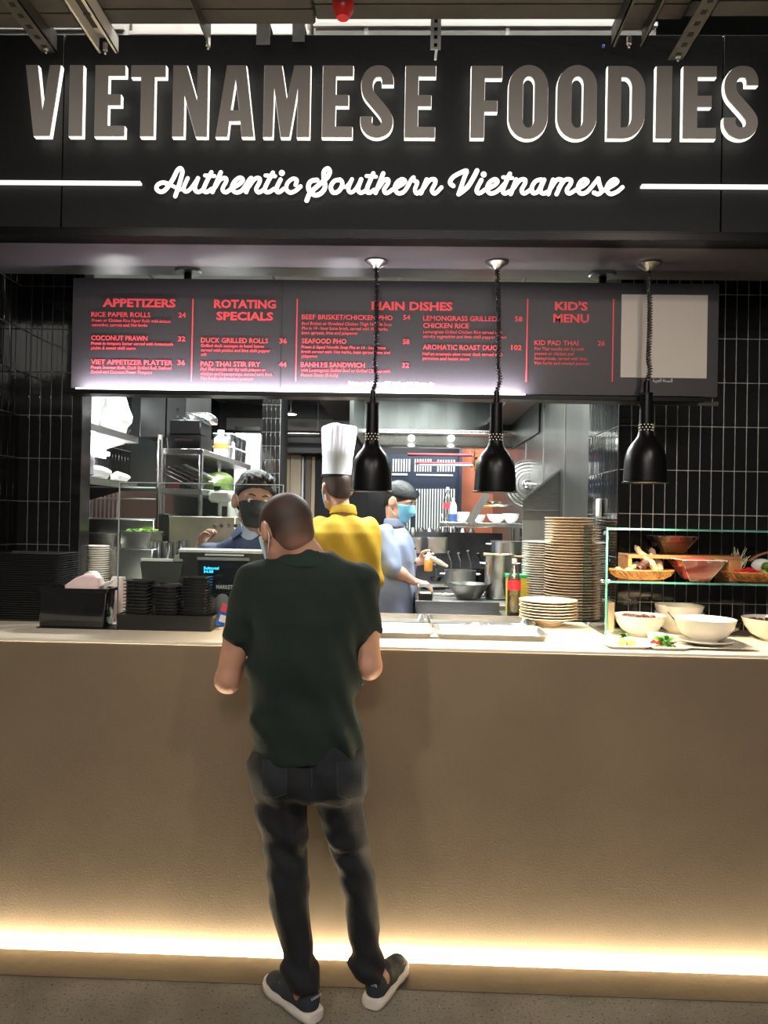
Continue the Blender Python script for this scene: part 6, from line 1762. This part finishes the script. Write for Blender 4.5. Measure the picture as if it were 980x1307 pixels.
# ------------------------------------------------ the customer
cloth_g = mat('dark_green_pique', (.0045, .014, .0105), .9, bump=.25, bscale=260, noise=(5, .35))
denim = mat('dark_denim', (.0075, .0095, .013), .9, bump=.3, bscale=320, noise=(7, .45))
Yc = -.28
def wp(px, py, Y=Yc): return at(px, py, Y)
hL = onz(402, 1300, .012); tL = onz(340, 1250, .012); hR = onz(474, 1283, .012); tR = onz(507, 1236, .012)
dL = (tL-hL); dL.z = 0; dL.normalize(); dR = (tR-hR); dR.z = 0; dR.normalize()
ankL = hL+dL*.055; ankR = hR+dR*.055
cu1 = thing('person', 'man in a dark green polo shirt and dark jeans, standing with his back to us', 'person', ((hL.x+hR.x)/2, (hL.y+hR.y)/2, 0))
def row(py, xa, xb, ry, Y):
    a = at(xa, py, Y); b = at(xb, py, Y); return ((a.z+b.z)/2, (a.x+b.x)/2, Y, (b.x-a.x)/2, ry)
shirt_rows = [row(704, 358, 424, .062, -.225), row(712, 346, 438, .075, -.225), row(722, 326, 456, .095, -.225), row(735, 313, 470, .112, -.228), row(752, 312, 470, .122, -.235), row(790, 319, 464, .130, -.25),
              row(830, 320, 461, .125, -.262), row(880, 322, 458, .118, -.27), row(925, 321, 460, .122, -.275), row(962, 319.5, 464, .128, -.278), row(978, 319.5, 464, .128, -.278)]
hd_c = Head(at(364, 679, -.22), 42, 20, 0, 1.04)
ls, le = at(318, 745, -.24), at(291, 868, -.27); lw_ = at(322, 822, -.075)
rs_, re = at(464, 745, -.24), at(471, 851, -.26); rw = at(428, 836, -.07)
inner = [(z, x, y, rx*.86, ry*.86) for z, x, y, rx, ry in shirt_rows[2:]]
body = hd_c.full()
neck_b = at(392, 715, -.235)
body += [cap(hd_c.p(0, -.035, -.035), neck_b, .058, .064, .03), slc(inner, 0, 2.3, .04)]
body += [cap(ls, ls.lerp(le, .5), .048, .047, .03), cap(ls.lerp(le, .5), le, .046, .040, .02), cap(le, le.lerp(lw_, .45), .041, .042, .02), cap(le.lerp(lw_, .45), lw_, .040, .027, .02)]
body += [cap(rs_, rs_.lerp(re, .5), .046, .045, .03), cap(rs_.lerp(re, .5), re, .044, .039, .02), cap(re, re.lerp(rw, .45), .040, .041, .02), cap(re.lerp(rw, .45), rw, .038, .026, .02)]
dhl = (at(288, 782, .00)-lw_)
body += hand(lw_, dhl, (.5, .3, -.2), 1, .45) + hand(rw, (-.8, .35, .15), (0, .3, 1), -1, .5)
Lrows = [(975, 320, 398), (1000, 323, 397), (1020, 326, 394), (1050, 331, 392.5), (1079, 336, 391), (1112, 339.5, 391), (1145, 343.5, 394.5), (1185, 352, 397), (1210, 358, 400), (1240, 363, 406.5), (1257, 366, 408)]
Rrows = [(975, 385, 465), (1000, 394, 466), (1021, 400, 465.5), (1046, 411, 466.5), (1086, 420.5, 471), (1112, 431, 476), (1145, 438.5, 482), (1194, 445, 484.5), (1212, 447, 489), (1228, 446, 491), (1246, 454, 490)]
def legrows(rows, ank, sy=1.12):
    out = []
    for i, (py, xa, xb) in enumerate(rows):
        f = (py-975)/(rows[-1][0]-975); Y = Yc+(ank.y-Yc)*f+.02*math.sin(PI*f)
        z, x, y, rx, ry = row(py, xa, xb, .1, Y); out.append((z, x, y, rx, min(rx*sy, .12)))
    return out
LR, RRr = legrows(Lrows, ankL), legrows(Rrows, ankR)
for LRr, ank, d in ((LR, ankL, dL), (RRr, ankR, dR)):
    body += [slc([(z, x, y, rx*.72, ry*.72) for z, x, y, rx, ry in LRr], 0, 2.1, .03), cap((LRr[-1][1], LRr[-1][2], LRr[-1][0]+.03), (ank.x, ank.y, .075), .034, .034, .02), cap((ank.x, ank.y, .06), (ank+d*.13+Vector((0,0,.03))-Vector((0,0,ank.z))), .032, .028, .02)]
sdf_object('body', body, .0058, skin, cu1)
# hair: cropped, thin at the crown, its shine painted in as a lighter tone
hairm = mat('cropped_brown_hair', (.035, .020, .014), .42, noise=(14, .5, (.060, .034, .024)), bump=.25, bscale=300)
hc_o = sdf_object('hair', hd_c.hair(.0025, nape=-.105, front=.020), .005, mat('faded_buzz_hair', (.035, .020, .014), .62), cu1)
_m = MATS['faded_buzz_hair']; _nt = _m.node_tree; _b = _nt.nodes['Principled BSDF']
_g = _nt.nodes.new('ShaderNodeTexCoord'); _v = _nt.nodes.new('ShaderNodeVectorMath'); _v.operation = 'SUBTRACT'
_o = WM[cu1.name].inverted() @ hd_c.p(0, -.03, .045); _v.inputs[1].default_value = _o
_l = _nt.nodes.new('ShaderNodeVectorMath'); _l.operation = 'DOT_PRODUCT'; _l.inputs[1].default_value = hd_c.n(0, .35, 1).normalized()
_r = _nt.nodes.new('ShaderNodeValToRGB'); _mr = _nt.nodes.new('ShaderNodeMapRange'); _mr.inputs[1].default_value = -.15; _mr.inputs[2].default_value = .09
_nt.links.new(_g.outputs['Object'], _v.inputs[0]); _nt.links.new(_v.outputs[0], _l.inputs[0]); _nt.links.new(_l.outputs['Value'], _mr.inputs[0]); _nt.links.new(_mr.outputs[0], _r.inputs[0]); _nt.links.new(_r.outputs[0], _b.inputs['Base Color'])
_e = _r.color_ramp.elements; _e[0].position = .0; _e[0].color = (.36, .19, .13, 1); _e[1].position = 1; _e[1].color = (.05, .028, .020, 1)
_x = _e.new(.20); _x.color = (.085, .045, .032, 1); _x = _e.new(.40); _x.color = (.030, .018, .013, 1); _x = _e.new(.82); _x.color = (.035, .020, .014, 1)
hd_c.eyes(cu1); hd_c.brows(cu1, hairm)
hd_c.mask(cu1, mat('mask_pale_blue', (.45, .62, .72), .7))
# shirt
sh_p = [slc(shirt_rows, 0, 2.5, .03)]
def sleeve(a, b, f, r0, r1):
    e = a.lerp(b, f); d_ = (b-a).normalized()
    return [cap(a, e, r0, r1, .045), ('u', 'cyl', (tuple(e-d_*.05), tuple(e+d_*.03), r1+.002), .012)], (e, d_)
s1, c1 = sleeve(ls+Vector((.012, 0, .004)), le, .50, .062, .054); s2, c2 = sleeve(rs_+Vector((-.012, 0, .004)), re, .50, .060, .050)
def cloth_cut(prs, cutp, cutd): return prs
prs = sh_p + s1 + s2
# cuffs: cut the sleeve ends clean with small boxes along their axes
for (e, d_), r in ((c1, .075), (c2, .07)):
    prs.append(cap(e+d_*(.004+r*3), e+d_*(.02+r*3.2), r*3, r*3, .0, 's')) if False else None
bd = folds(.0055, 26, 1)
def shirt_disp(X, Y, Z):
    g = bd(X, Y, Z)
    m = np.clip((1.36-Z)/.30, .30, 1.2)
    side = 1+1.6*np.clip((np.abs(X+.32)-.07)/.1, 0, 1)
    return g*m*side
polo = sdf_object('polo_shirt', prs, .0065, cloth_g, cu1, shirt_disp, post=[((0, -.28, at(392, 962, -.3).z), (.02, .05, -1))])
nb = hd_c.p(0, -.035, -.035).lerp(neck_b, .75)
# collar
cl_rows = [row(694, 355, 424, .080, -.215), row(706, 351, 430, .088, -.218), row(716, 344, 437, .096, -.222), row(723, 341, 441, .10, -.225)]
sdf_object('collar', [slc(cl_rows, 0, 2.1, .0), cap(hd_c.p(0, -.035, -.035)+Vector((0, .03, .03)), neck_b+Vector((0, .02, 0)), .062, .068, .0, 's')], .005, mat('collar_rib', (.006, .018, .014), .9), cu1, post=[((at(355, 697, -.2).x, -.28, at(390, 699, -.28).z), (.10, .55, 1))])
# jeans
jp = [slc([row(935, 328, 457, .105, -.275), row(965, 320.5, 463.5, .118, -.28), row(985, 320, 465, .125, -.283), row(1002, 323, 465.5, .122, -.28), row(1010, 326, 464, .110, -.28)], 0, 2.4, .03), slc(LR, 0, 2.1, .022), slc(RRr, 0, 2.1, .022),
      ell(at(358, 985, -.33), (.085, .075, .085), None, .04), ell(at(428, 985, -.33), (.085, .075, .085), None, .04)]
fd = folds(.0075, 30, 3)
zk = at(360, 1080, Yc).z; za = at(380, 1235, -.3).z
def jdisp(X, Y, Z):
    g = fd(X, Y, Z)
    hor = .0045*np.sin(Z*75+X*20+2*np.sin(Y*20+X*15))
    w1 = np.exp(-((Z-zk)/.10)**2); w2 = np.exp(-((Z-za)/.07)**2)
    return g*.8+hor*(w1*.9+w2*1.0+.12)
jeans = sdf_object('jeans', jp, .0065, denim, cu1, jdisp)
# back pockets, yoke and seams laid on the cloth
from mathutils.bvhtree import BVHTree
_j = jeans.data; _Mj = WM[jeans.name]
_bv = BVHTree.FromPolygons([_Mj @ v.co for v in _j.vertices], [tuple(p.vertices) for p in _j.polygons])
def onj(px, py, off=.0015):
    a_ = at(px, py, -.9); h_ = _bv.ray_cast(a_, (a_-CAM).normalized())
    return (h_[0] + h_[1].normalized()*off*(1 if h_[1].dot(a_-CAM) < 0 else -1)) if h_[0] is not None else None
def patch(px0, px1, py0, py1, nx=8, ny=8):
    P = []
    for j_ in range(ny+1):
        for i_ in range(nx+1):
            u, v = i_/nx, j_/ny; x = px0+(px1-px0)*u; yb_ = py1-6*abs(u-.5)*2; y = py0+(yb_-py0)*v
            P.append(onj(x, y, .0025))
    if any(p is None for p in P): return
    F_ = [(j_*(nx+1)+i_, j_*(nx+1)+i_+1, (j_+1)*(nx+1)+i_+1, (j_+1)*(nx+1)+i_) for j_ in range(ny) for i_ in range(nx)]
    MB().add(P, F_).build('back_pocket', mat('pocket_denim', (.011, .014, .019), .9, bump=.3, bscale=320), cu1)
    ed = [P[j_*(nx+1)] for j_ in range(ny+1)] + P[-(nx+1):] + [P[j_*(nx+1)+nx] for j_ in range(ny, -1, -1)]
    MB().tube(ed, .0011, 4).build('pocket_stitching', mat('seam_thread', (.03, .033, .036), .8), cu1)
patch(430, 460, 972, 1020); patch(336, 366, 970, 1018)
cs = [onj(398, y) for y in range(966, 1008, 4)]
cs = [p for p in cs if p is not None]
if len(cs) > 3: MB().tube(cs, .0013, 4).build('centre_seam', MATS.get('seam_thread') or denim, cu1)
def shoe(h_, d_, name_side):
    a = Vector((h_.x, h_.y, 0)); s_ = Vector((-d_.y, d_.x, 0)); Ls = .285
    t = thing('tmp', None, None)
    bpy.data.objects.remove(t)
    prof = [(0, .022), (.03, .034), (.08, .037), (.13, .036), (.17, .043), (.21, .041), (.242, .026), (.258, .006)]
    def outl(e, z, dz=0):
        L_ = [a+d_*(u-.006 if u == 0 else u)+s_*(w_+e)+Vector((0,0,z+dz*u)) for u, w_ in prof]; R_ = [a+d_*(u-.006 if u == 0 else u)-s_*(w_+e)+Vector((0,0,z+dz*u)) for u, w_ in prof[::-1]]
        return catmull(L_+R_, 3, closed=True)
    up_ = [cap(a+d_*.035+Vector((0,0,.045)), a+d_*.12+Vector((0,0,.048)), .034, .036, .02), cap(a+d_*.12+Vector((0,0,.045)), a+d_*.208+Vector((0,0,.032)), .037, .032, .02),
           cap(a+d_*.032+Vector((0,0,.07)), a+d_*.085+Vector((0,0,.080)), .032, .034, .02), cap(a+d_*.18+Vector((0,0,.03)), a+d_*.226+Vector((0,0,.026)), .038, .024, .02), hs((0,0,.026), (0,0,-1))]
    sd = sdf_object('shoe', up_, .005, mat('navy_knit', (.018, .030, .042), .8, bump=.4, bscale=250, noise=(12, .3)), cu1)
    so = MB().loft([outl(.001, .004), outl(.006, .010), outl(.007, .024), outl(.003, .034)]).build('sole', mat('white_rubber', (.60, .57, .52), .55), None); sub(so, sd)
    la = MB()
    for i in range(4):
        c_ = a+d_*(.115+i*.020); la.tube([c_-s_*.030+Vector((0,0,.074-i*.005)), c_+Vector((0,0,.088-i*.006)), c_+s_*.030+Vector((0,0,.074-i*.005))], .0025, 5)
    sub(la.build('laces', mat('grey_lace', (.10, .12, .13), .7)), sd)
    lg = MB().sph(a+d_*.115+(-s_ if name_side > 0 else s_)*.040+Vector((0,0,.055)), (.012, .006, .008), 8, 5)
    ang = math.atan2(d_.x, d_.y)
    Mr = Matrix.Rotation(-ang, 4, 'Z')
    p0 = a-d_*.0055+Vector((0,0,.078))-(Mr @ Vector((.020, 0, 0)))
    o = text_fit('heel_print', 'LACOSTE', mat('grey_heel_print', (.42, .44, .45), .5), None, p0, .040, .0085, .01, Mx=Mr)
    sub(o, sd)
    return sd
shoe(hL, dL, 1); shoe(hR, dR, -1)
# card packet in the left hand
pk_ = at(285, 787, .0)
t = thing('card_wallet', 'small red, white and blue wallet at the customer\'s left sleeve', 'wallet', pk_)
Mt = Matrix.Translation(pk_) @ Matrix.Rotation(R(18), 4, 'Y') @ Matrix.Rotation(R(15), 4, 'Z')
MB().box((-.018, -.004, -.035), (.025, .004, .045), Mt).build('cover', mat('blue_print', (.03, .12, .55), .4), t, bev=.002)
MB().box((-.019, -.006, .018), (.026, -.004, .046), Mt).build('red_flap', mat('red_print', (.70, .10, .12), .4), t, bev=.0008)
MB().box((-.012, -.0052, -.020), (.018, -.004, .006), Mt).build('white_band', white_p, t, bev=.0005)

# ------------------------------------------------ kitchen staff
def staff(label, base, yaw, S_, head, jac_m, jac_rows, arms, pants=True, skin_m=skin2, hem=None, disp=None, pant_m=None, jac_name='jacket', res=.0085, hands=()):
    """jac_rows: (z, x, y, rx, ry) in the person's own frame (x right, y forward), metres"""
    t = thing('person', label, 'person', base)
    Mb = Matrix.Translation(base) @ Matrix.Rotation(R(yaw), 4, 'Z')
    def W(v): return Mb @ Vector(v)
    rows = []
    for z, x, y, rx, ry in jac_rows:
        p = W((x, y, z*S_)); rows.append((p.z, p.x, p.y, rx, ry))
    phi = R(yaw)
    b_ = head.full()
    nb = W((jac_rows[0][1], jac_rows[0][2]-.005, jac_rows[0][0]*S_-.03))
    b_ += [cap(head.p(0, -.03, -.04), nb, .054, .050, .02)]
    b_ += [slc([(z-.02, x, y, rx*.80, ry*.78) for z, x, y, rx, ry in rows[2:]], phi, 2.3, .03)]
    jl = [slc(rows, phi, 2.5, .03)]
    for sh_, el, wr_, fr, sl_r in arms:
        b_ += [cap(sh_, el, .045, .038, .03), cap(el, el.lerp(wr_, .45), .038, .038, .02), cap(el.lerp(wr_, .45), wr_, .036, .025, .02)]
        jl += [cap(sh_, el, sl_r, sl_r*.92, .04)]
        if fr > 0: jl += [cap(el, el.lerp(wr_, fr), sl_r*.92, sl_r*.80, .02)]
    for h_ in hands: b_ += h_
    hip = W((0, 0, .93*S_))
    legs = []
    for q in (-1, 1):
        a, kn, an = W((q*.09, 0, .90*S_)), W((q*.10, .02, .50*S_)), W((q*.10, 0, .09)); to = W((q*.12, .16, .045))
        legs.append((a, kn, an, to)); b_ += [cap(a, kn, .075, .050, .03), cap(kn, an, .048, .034, .03), cap(an, to, .034, .03, .02)]
    sdf_object('body', b_, res*.9, skin_m, t)
    sdf_object(jac_name, jl, res, jac_m, t, disp)
    pl = [slc([(W((0, 0, .98*S_)).z, hip.x, hip.y, .135, .085), (W((0, 0, .86*S_)).z, hip.x, hip.y, .15, .10)], phi, 2.3, .03)]
    for a, kn, an, to in legs: pl += [cap(a, kn, .078, .066, .03), cap(kn, an+Vector((0,0,.02)), .064, .052, .03)]
    sdf_object('trousers', pl, .012, pant_m or mat('black_trousers', (.012, .012, .014), .8), t)
    for a, kn, an, to in legs:
        sdf_object('shoe', [cap(an-Vector((0,0,.045)), to-Vector((0,0,.0)), .042, .036, .02), hs((0,0,base[2]+.004), (0,0,-1))], .009, black_pl, t)
    return t, W

# the chef in yellow
YY = 1.62
hc = at(429, 624, YY)
hd_y = Head(hc+Vector((0, -.0, .0)), 30, 6, 0, 1.02)
by = (at(438, 900, YY).x, YY-.02, KF); Sy = 1.03
rowsY = [(1.465, -.02, -.01, .070, .070), (1.44, -.005, -.01, .105, .085), (1.41, 0, -.01, .155, .10), (1.36, 0, -.01, .180, .115), (1.25, 0, 0, .180, .125), (1.10, 0, 0, .172, .120), (.98, 0, 0, .178, .125), (.80, 0, 0, .185, .13)]
yel = mat('mustard_yellow_cotton', (.50, .31, .016), .75, noise=(4, .12), bump=.12, bscale=160)
sl = at(409, 673, YY); el = at(400, 742, YY+.05); wl = at(412, 752, YY+.28)
sr = at(469, 673, YY); er = at(477, 738, YY); wr2 = at(462, 752, YY+.24)
fy = folds(.0095, 17, 2)
ty, Wy = staff('chef in a mustard yellow jacket and tall white hat, seen from behind', by, 12, Sy, hd_y, yel, rowsY, [(sl, el, wl, .75, .063), (sr, er, wr2, .75, .063)], disp=fy,
   hands=(hand(wl, (.3, .9, .1), (1, 0, 0), 1, .5), hand(wr2, (-.3, .9, .1), (-1, 0, 0), -1, .5)))
sdf_object('hair', hd_y.hair(.003, nape=-.062, front=.045), .006, hairm, ty)
hd_y.eyes(ty); hd_y.brows(ty, hairm); hd_y.mask(ty, mat('mask_blue', (.22, .50, .68), .7), .006)
nkc = hd_y.p(0, -.03, -.04).lerp(Wy((0, 0, 1.44*Sy)), .62)
MB().ring([(.062, -.022), (.078, -.028), (.080, -.022), (.070, .020), (.062, .026)], nkc, 32, Matrix.Rotation(R(-8), 4, 'X')).build('collar', yel, ty)
pr_ = at(400, 672, YY-.02); MB().sph((pr_.x, pr_.y, pr_.z), (.010, .035, .04), 14, 9).build('red_badge', mat('red_badge', (.75, .03, .03), .6), ty)
# toque
zt0 = at(428, 607, YY).z-hd_y.c.z; zt1 = at(428, 543.5, YY).z-hd_y.c.z
mb = MB(); n = 96; prof = [(0, 0), (.012, .0), (.38, .006), (.40, .012), (.55, .018), (.75, .028), (.90, .034), (.955, .028), (.985, .010), (1.0, -.022), (1.004, -.055), (1.004, -.100)]
r0 = 18.8/sc(YY); vs = []
Mh = Matrix.Translation(hd_y.c+Vector((0, -.012, 0))) @ Matrix.Rotation(R(2), 4, 'Y')
rings = []
for f, e in prof:
    rg = []
    for i in range(n):
        a = 2*PI*i/n
        pl_ = .0026*max(0, min(1, (f-.4)/.3))*math.cos(a*26) + .004*math.cos(a*5+1)*(f > .9)
        r = max(.004, (r0*1.0+e*.45)*(1 if e > -.01 else 1)+min(0, e)*.9+pl_)
        zz = zt0+(zt1-zt0)*f+(.008*math.sin(3*a+.6) if f > .93 else 0)
        rg.append(Mh @ Vector((r*math.cos(a), r*1.08*math.sin(a), zz)))
    rings.append(rg)
mb.loft(rings); mb.build('chef_hat', mat('white_hat_cloth', (.74, .76, .80), .75, bump=.15, bscale=60), ty)
MB().ring([(r0+.002, zt0-.010), (r0+.0035, zt0-.010), (r0+.0035, zt0+.004), (r0+.002, zt0+.004)], hd_y.c+Vector((0, -.012, 0)), 40, Matrix.Diagonal((1, 1.08, 1, 1))).build('hat_band', black_pl, ty)

# the cook in pale blue
YB2 = 2.02
hc = at(510, 641, YB2)
hd_b = Head(hc, -62-0, 22, 0, 1.0)          # looks to the right and down, a little towards us
hd_b = Head(hc, -118+0, 20, 0, 1.0)
bb = (at(501, 900, YB2).x, YB2, KF); Sb = .985
rowsB = [(1.455, 0, .0, .066, .066), (1.43, 0, .0, .10, .085), (1.40, 0, 0, .15, .10), (1.35, 0, 0, .18, .11), (1.24, 0, .0, .185, .125), (1.08, 0, .005, .172, .125), (.95, 0, .0, .178, .128), (.84, 0, 0, .185, .132)]
pale = mat('pale_blue_cotton', (.25, .30, .43), .75, noise=(5, .1), bump=.12, bscale=160)
fb = folds(.008, 20, 5)
Wb = Matrix.Translation(bb) @ Matrix.Rotation(R(-100), 4, 'Z')
snr = at(491, 680, YB2-.16); enr = at(499, 724, YB2-.22); wnr = at(527, 742, YB2-.14)
sfr = Wb @ Vector((-.17, 0, 1.37*Sb)); efr = at(512, 718, YB2+.14); wfr = at(532, 717, YB2+.02)
hw1 = at(545, 746, YB2-.14)-wnr; hw2 = at(548, 714, YB2)-wfr
tb_, W2 = staff('cook in a pale blue jacket, black cap and blue mask, tending pans at the stove', bb, -100, Sb, hd_b, pale, rowsB, [(snr, enr, wnr, .12, .060), (sfr, efr, wfr, .55, .056)], disp=fb,
   hands=(hand(wnr, hw1, (.1, .2, -.9), -1, .75), hand(wfr, hw2, (0, -.9, -.1), 1, .7)), skin_m=skin2)
sdf_object('hair', hd_b.hair(.004, nape=-.055, front=.05), .006, mat('black_hair', (.012, .010, .010), .4, bump=.3, bscale=200), tb_)
capl = [ell(hd_b.p(0, -.012, .042), (.088, .110, .095), hd_b.R, 0), hs(hd_b.p(0, 0, .040), hd_b.n(0, .12, -1))]
sdf_object('cook_cap', capl, .006, mat('black_cap_cloth', (.014, .018, .020), .6, bump=.5, bscale=40), tb_)
hd_b.eyes(tb_); hd_b.brows(tb_, MATS['black_hair']); hd_b.mask(tb_, mat('mask_sky_blue', (.20, .55, .78), .7), .005)
nkc = hd_b.p(0, -.03, -.04).lerp(W2((0, 0, 1.43*Sb)), .62)
MB().ring([(.060, -.022), (.075, -.03), (.077, -.024), (.067, .016), (.060, .020)], nkc, 32).build('collar', mat('grey_blue_collar', (.20, .24, .33), .75), tb_)
for i in range(5):
    p = W2((-.0, .127, (1.32-.09*i)*Sb)); MB().sph(p, .007, 8, 6).build('button', casing, tb_)
# squeeze bottle in the far hand
c = at(546.5, 729, YB2-.02); 
bq = thing('sauce_bottle', 'squeeze bottle of orange sauce in the cook\'s far hand', 'bottle', c); hq = 25/sc(YB2); rq = 5.4/sc(YB2)
MB().lathe([(rq*.9, 0), (rq, .008), (rq, hq*.55), (rq*.9, hq*.58)], c, 18).build('sauce_body', mat('orange_sauce', (.80, .38, .08), .4), bq)
MB().lathe([(rq*.98, hq*.58), (rq*.7, hq*.72), (rq*.25, hq), (0, hq)], c, 18).build('nozzle', mat('cream_plastic', (.80, .74, .60), .4), bq)
# wooden brush by the pans
a = at(548, 711, 1.95); b = at(571, 723, 1.98)
tag(MB().tube([a, a.lerp(b, .6)], .015, 10).tube([a.lerp(b, .6), b], [.014, .008], 8).build('rolled_towel', mat('cream_towel', (.70, .60, .40), .8)), 'cream wooden-handled brush pointing at the saucepan', 'brush')
# the cashier
YK = .88
hc = at(325, 641, YK)
hd_k = Head(hc, -180+20, 4, -5, 1.12)
bk = (at(318, 900, YK).x, YK+.03, KF); Sk = .97
zsh = (at(300, 692, YK).z-KF)/Sk
rowsK = [(zsh+.045, .0, .01, .070, .070), (zsh+.02, 0, .01, .115, .09), (zsh-.01, 0, .0, .165, .11), (zsh-.05, 0, .0, .195, .12), (zsh-.16, 0, 0, .20, .13), (zsh-.30, 0, .0, .18, .125), (zsh-.45, 0, .0, .18, .125), (zsh-.58, 0, 0, .19, .13)]
navyc = mat('navy_jacket_cloth', (.035, .050, .14), .6, noise=(5, .2), bump=.15, bscale=120)
s1 = at(265, 706, YK+.02); e1 = at(240, 752, YK+.02); w1 = at(254, 704, YK+.10)
s2 = at(372, 706, YK+.02); e2 = at(392, 770, YK-.02); w2 = at(360, 772, YK-.20)
fk_ = folds(.006, 22, 7)
tk, Wk = staff('cashier in a navy jacket and black mask behind the till', bk, 180, Sk, hd_k, navyc, rowsK, [(s1, e1, w1, .80, .058), (s2, e2, w2, .85, .058)], disp=fk_,
   hands=(hand(w1, at(262, 668, YK+.08)-w1, (.9, -.1, 0), -1, .9), hand(w2, (-.3, -.9, .0), (0, 0, -1), 1, .4)), skin_m=skin, jac_name='navy_jacket')
kh = hd_k.hair(.013, nape=-.040, front=.074, top=.012)
khd = folds(.0035, 75, 4)
_rn = random.Random(11)
for i in range(26):
    u = _rn.uniform(-.062, .062); f = _rn.uniform(-.03, .07)
    p0_ = hd_k.p(u, f, .125+.012*_rn.random()-abs(u)*.45); p1_ = hd_k.p(u+_rn.uniform(-.012, .022), f+.045, .112+.018*_rn.random()-abs(u)*.5-max(0, f)*.35)
    kh.insert(2, cap(p0_, p1_, .011, .005, .006))
sdf_object('hair', kh, .0055, mat('dark_hair', (.012, .010, .009), .6, bump=.6, bscale=90), tk, khd)
for q in (-1, 1):
    pass
hd_k.eyes(tk); hd_k.brows(tk, MATS['dark_hair']); hd_k.mask(tk, mat('mask_black', (.022, .022, .024), .75), .005)
nk = hd_k.p(0, -.02, -.05).lerp(Wk((0, .01, (zsh+.02)*Sk)), .6)
# collar leaves and the pale shirt beneath
for q in (-1, 1):
    a = nk+Vector((q*.062, .0, .020)); b = nk+Vector((q*.035, -.085, -.020)); c = nk+Vector((q*.075, -.100, -.055)); d = nk+Vector((q*.100, -.03, -.030))
    o_ = Vector((0, -.006, .004))
    MB().add([a, b, c, d, a+o_, b+o_, c+o_, d+o_], [(0,1,2,3), (4,7,6,5), (0,4,5,1), (1,5,6,2), (2,6,7,3), (3,7,4,0)]).build('collar_leaf', navyc, tk, bev=.0015)
a_ = Wk((0, .10, (zsh-.005)*Sk))
sdf_object('undershirt', [ell(nk+Vector((0, -.035, -.035)), (.058, .055, .075), None, 0)], .006, mat('pale_blue_tee', (.38, .46, .60), .8), tk)
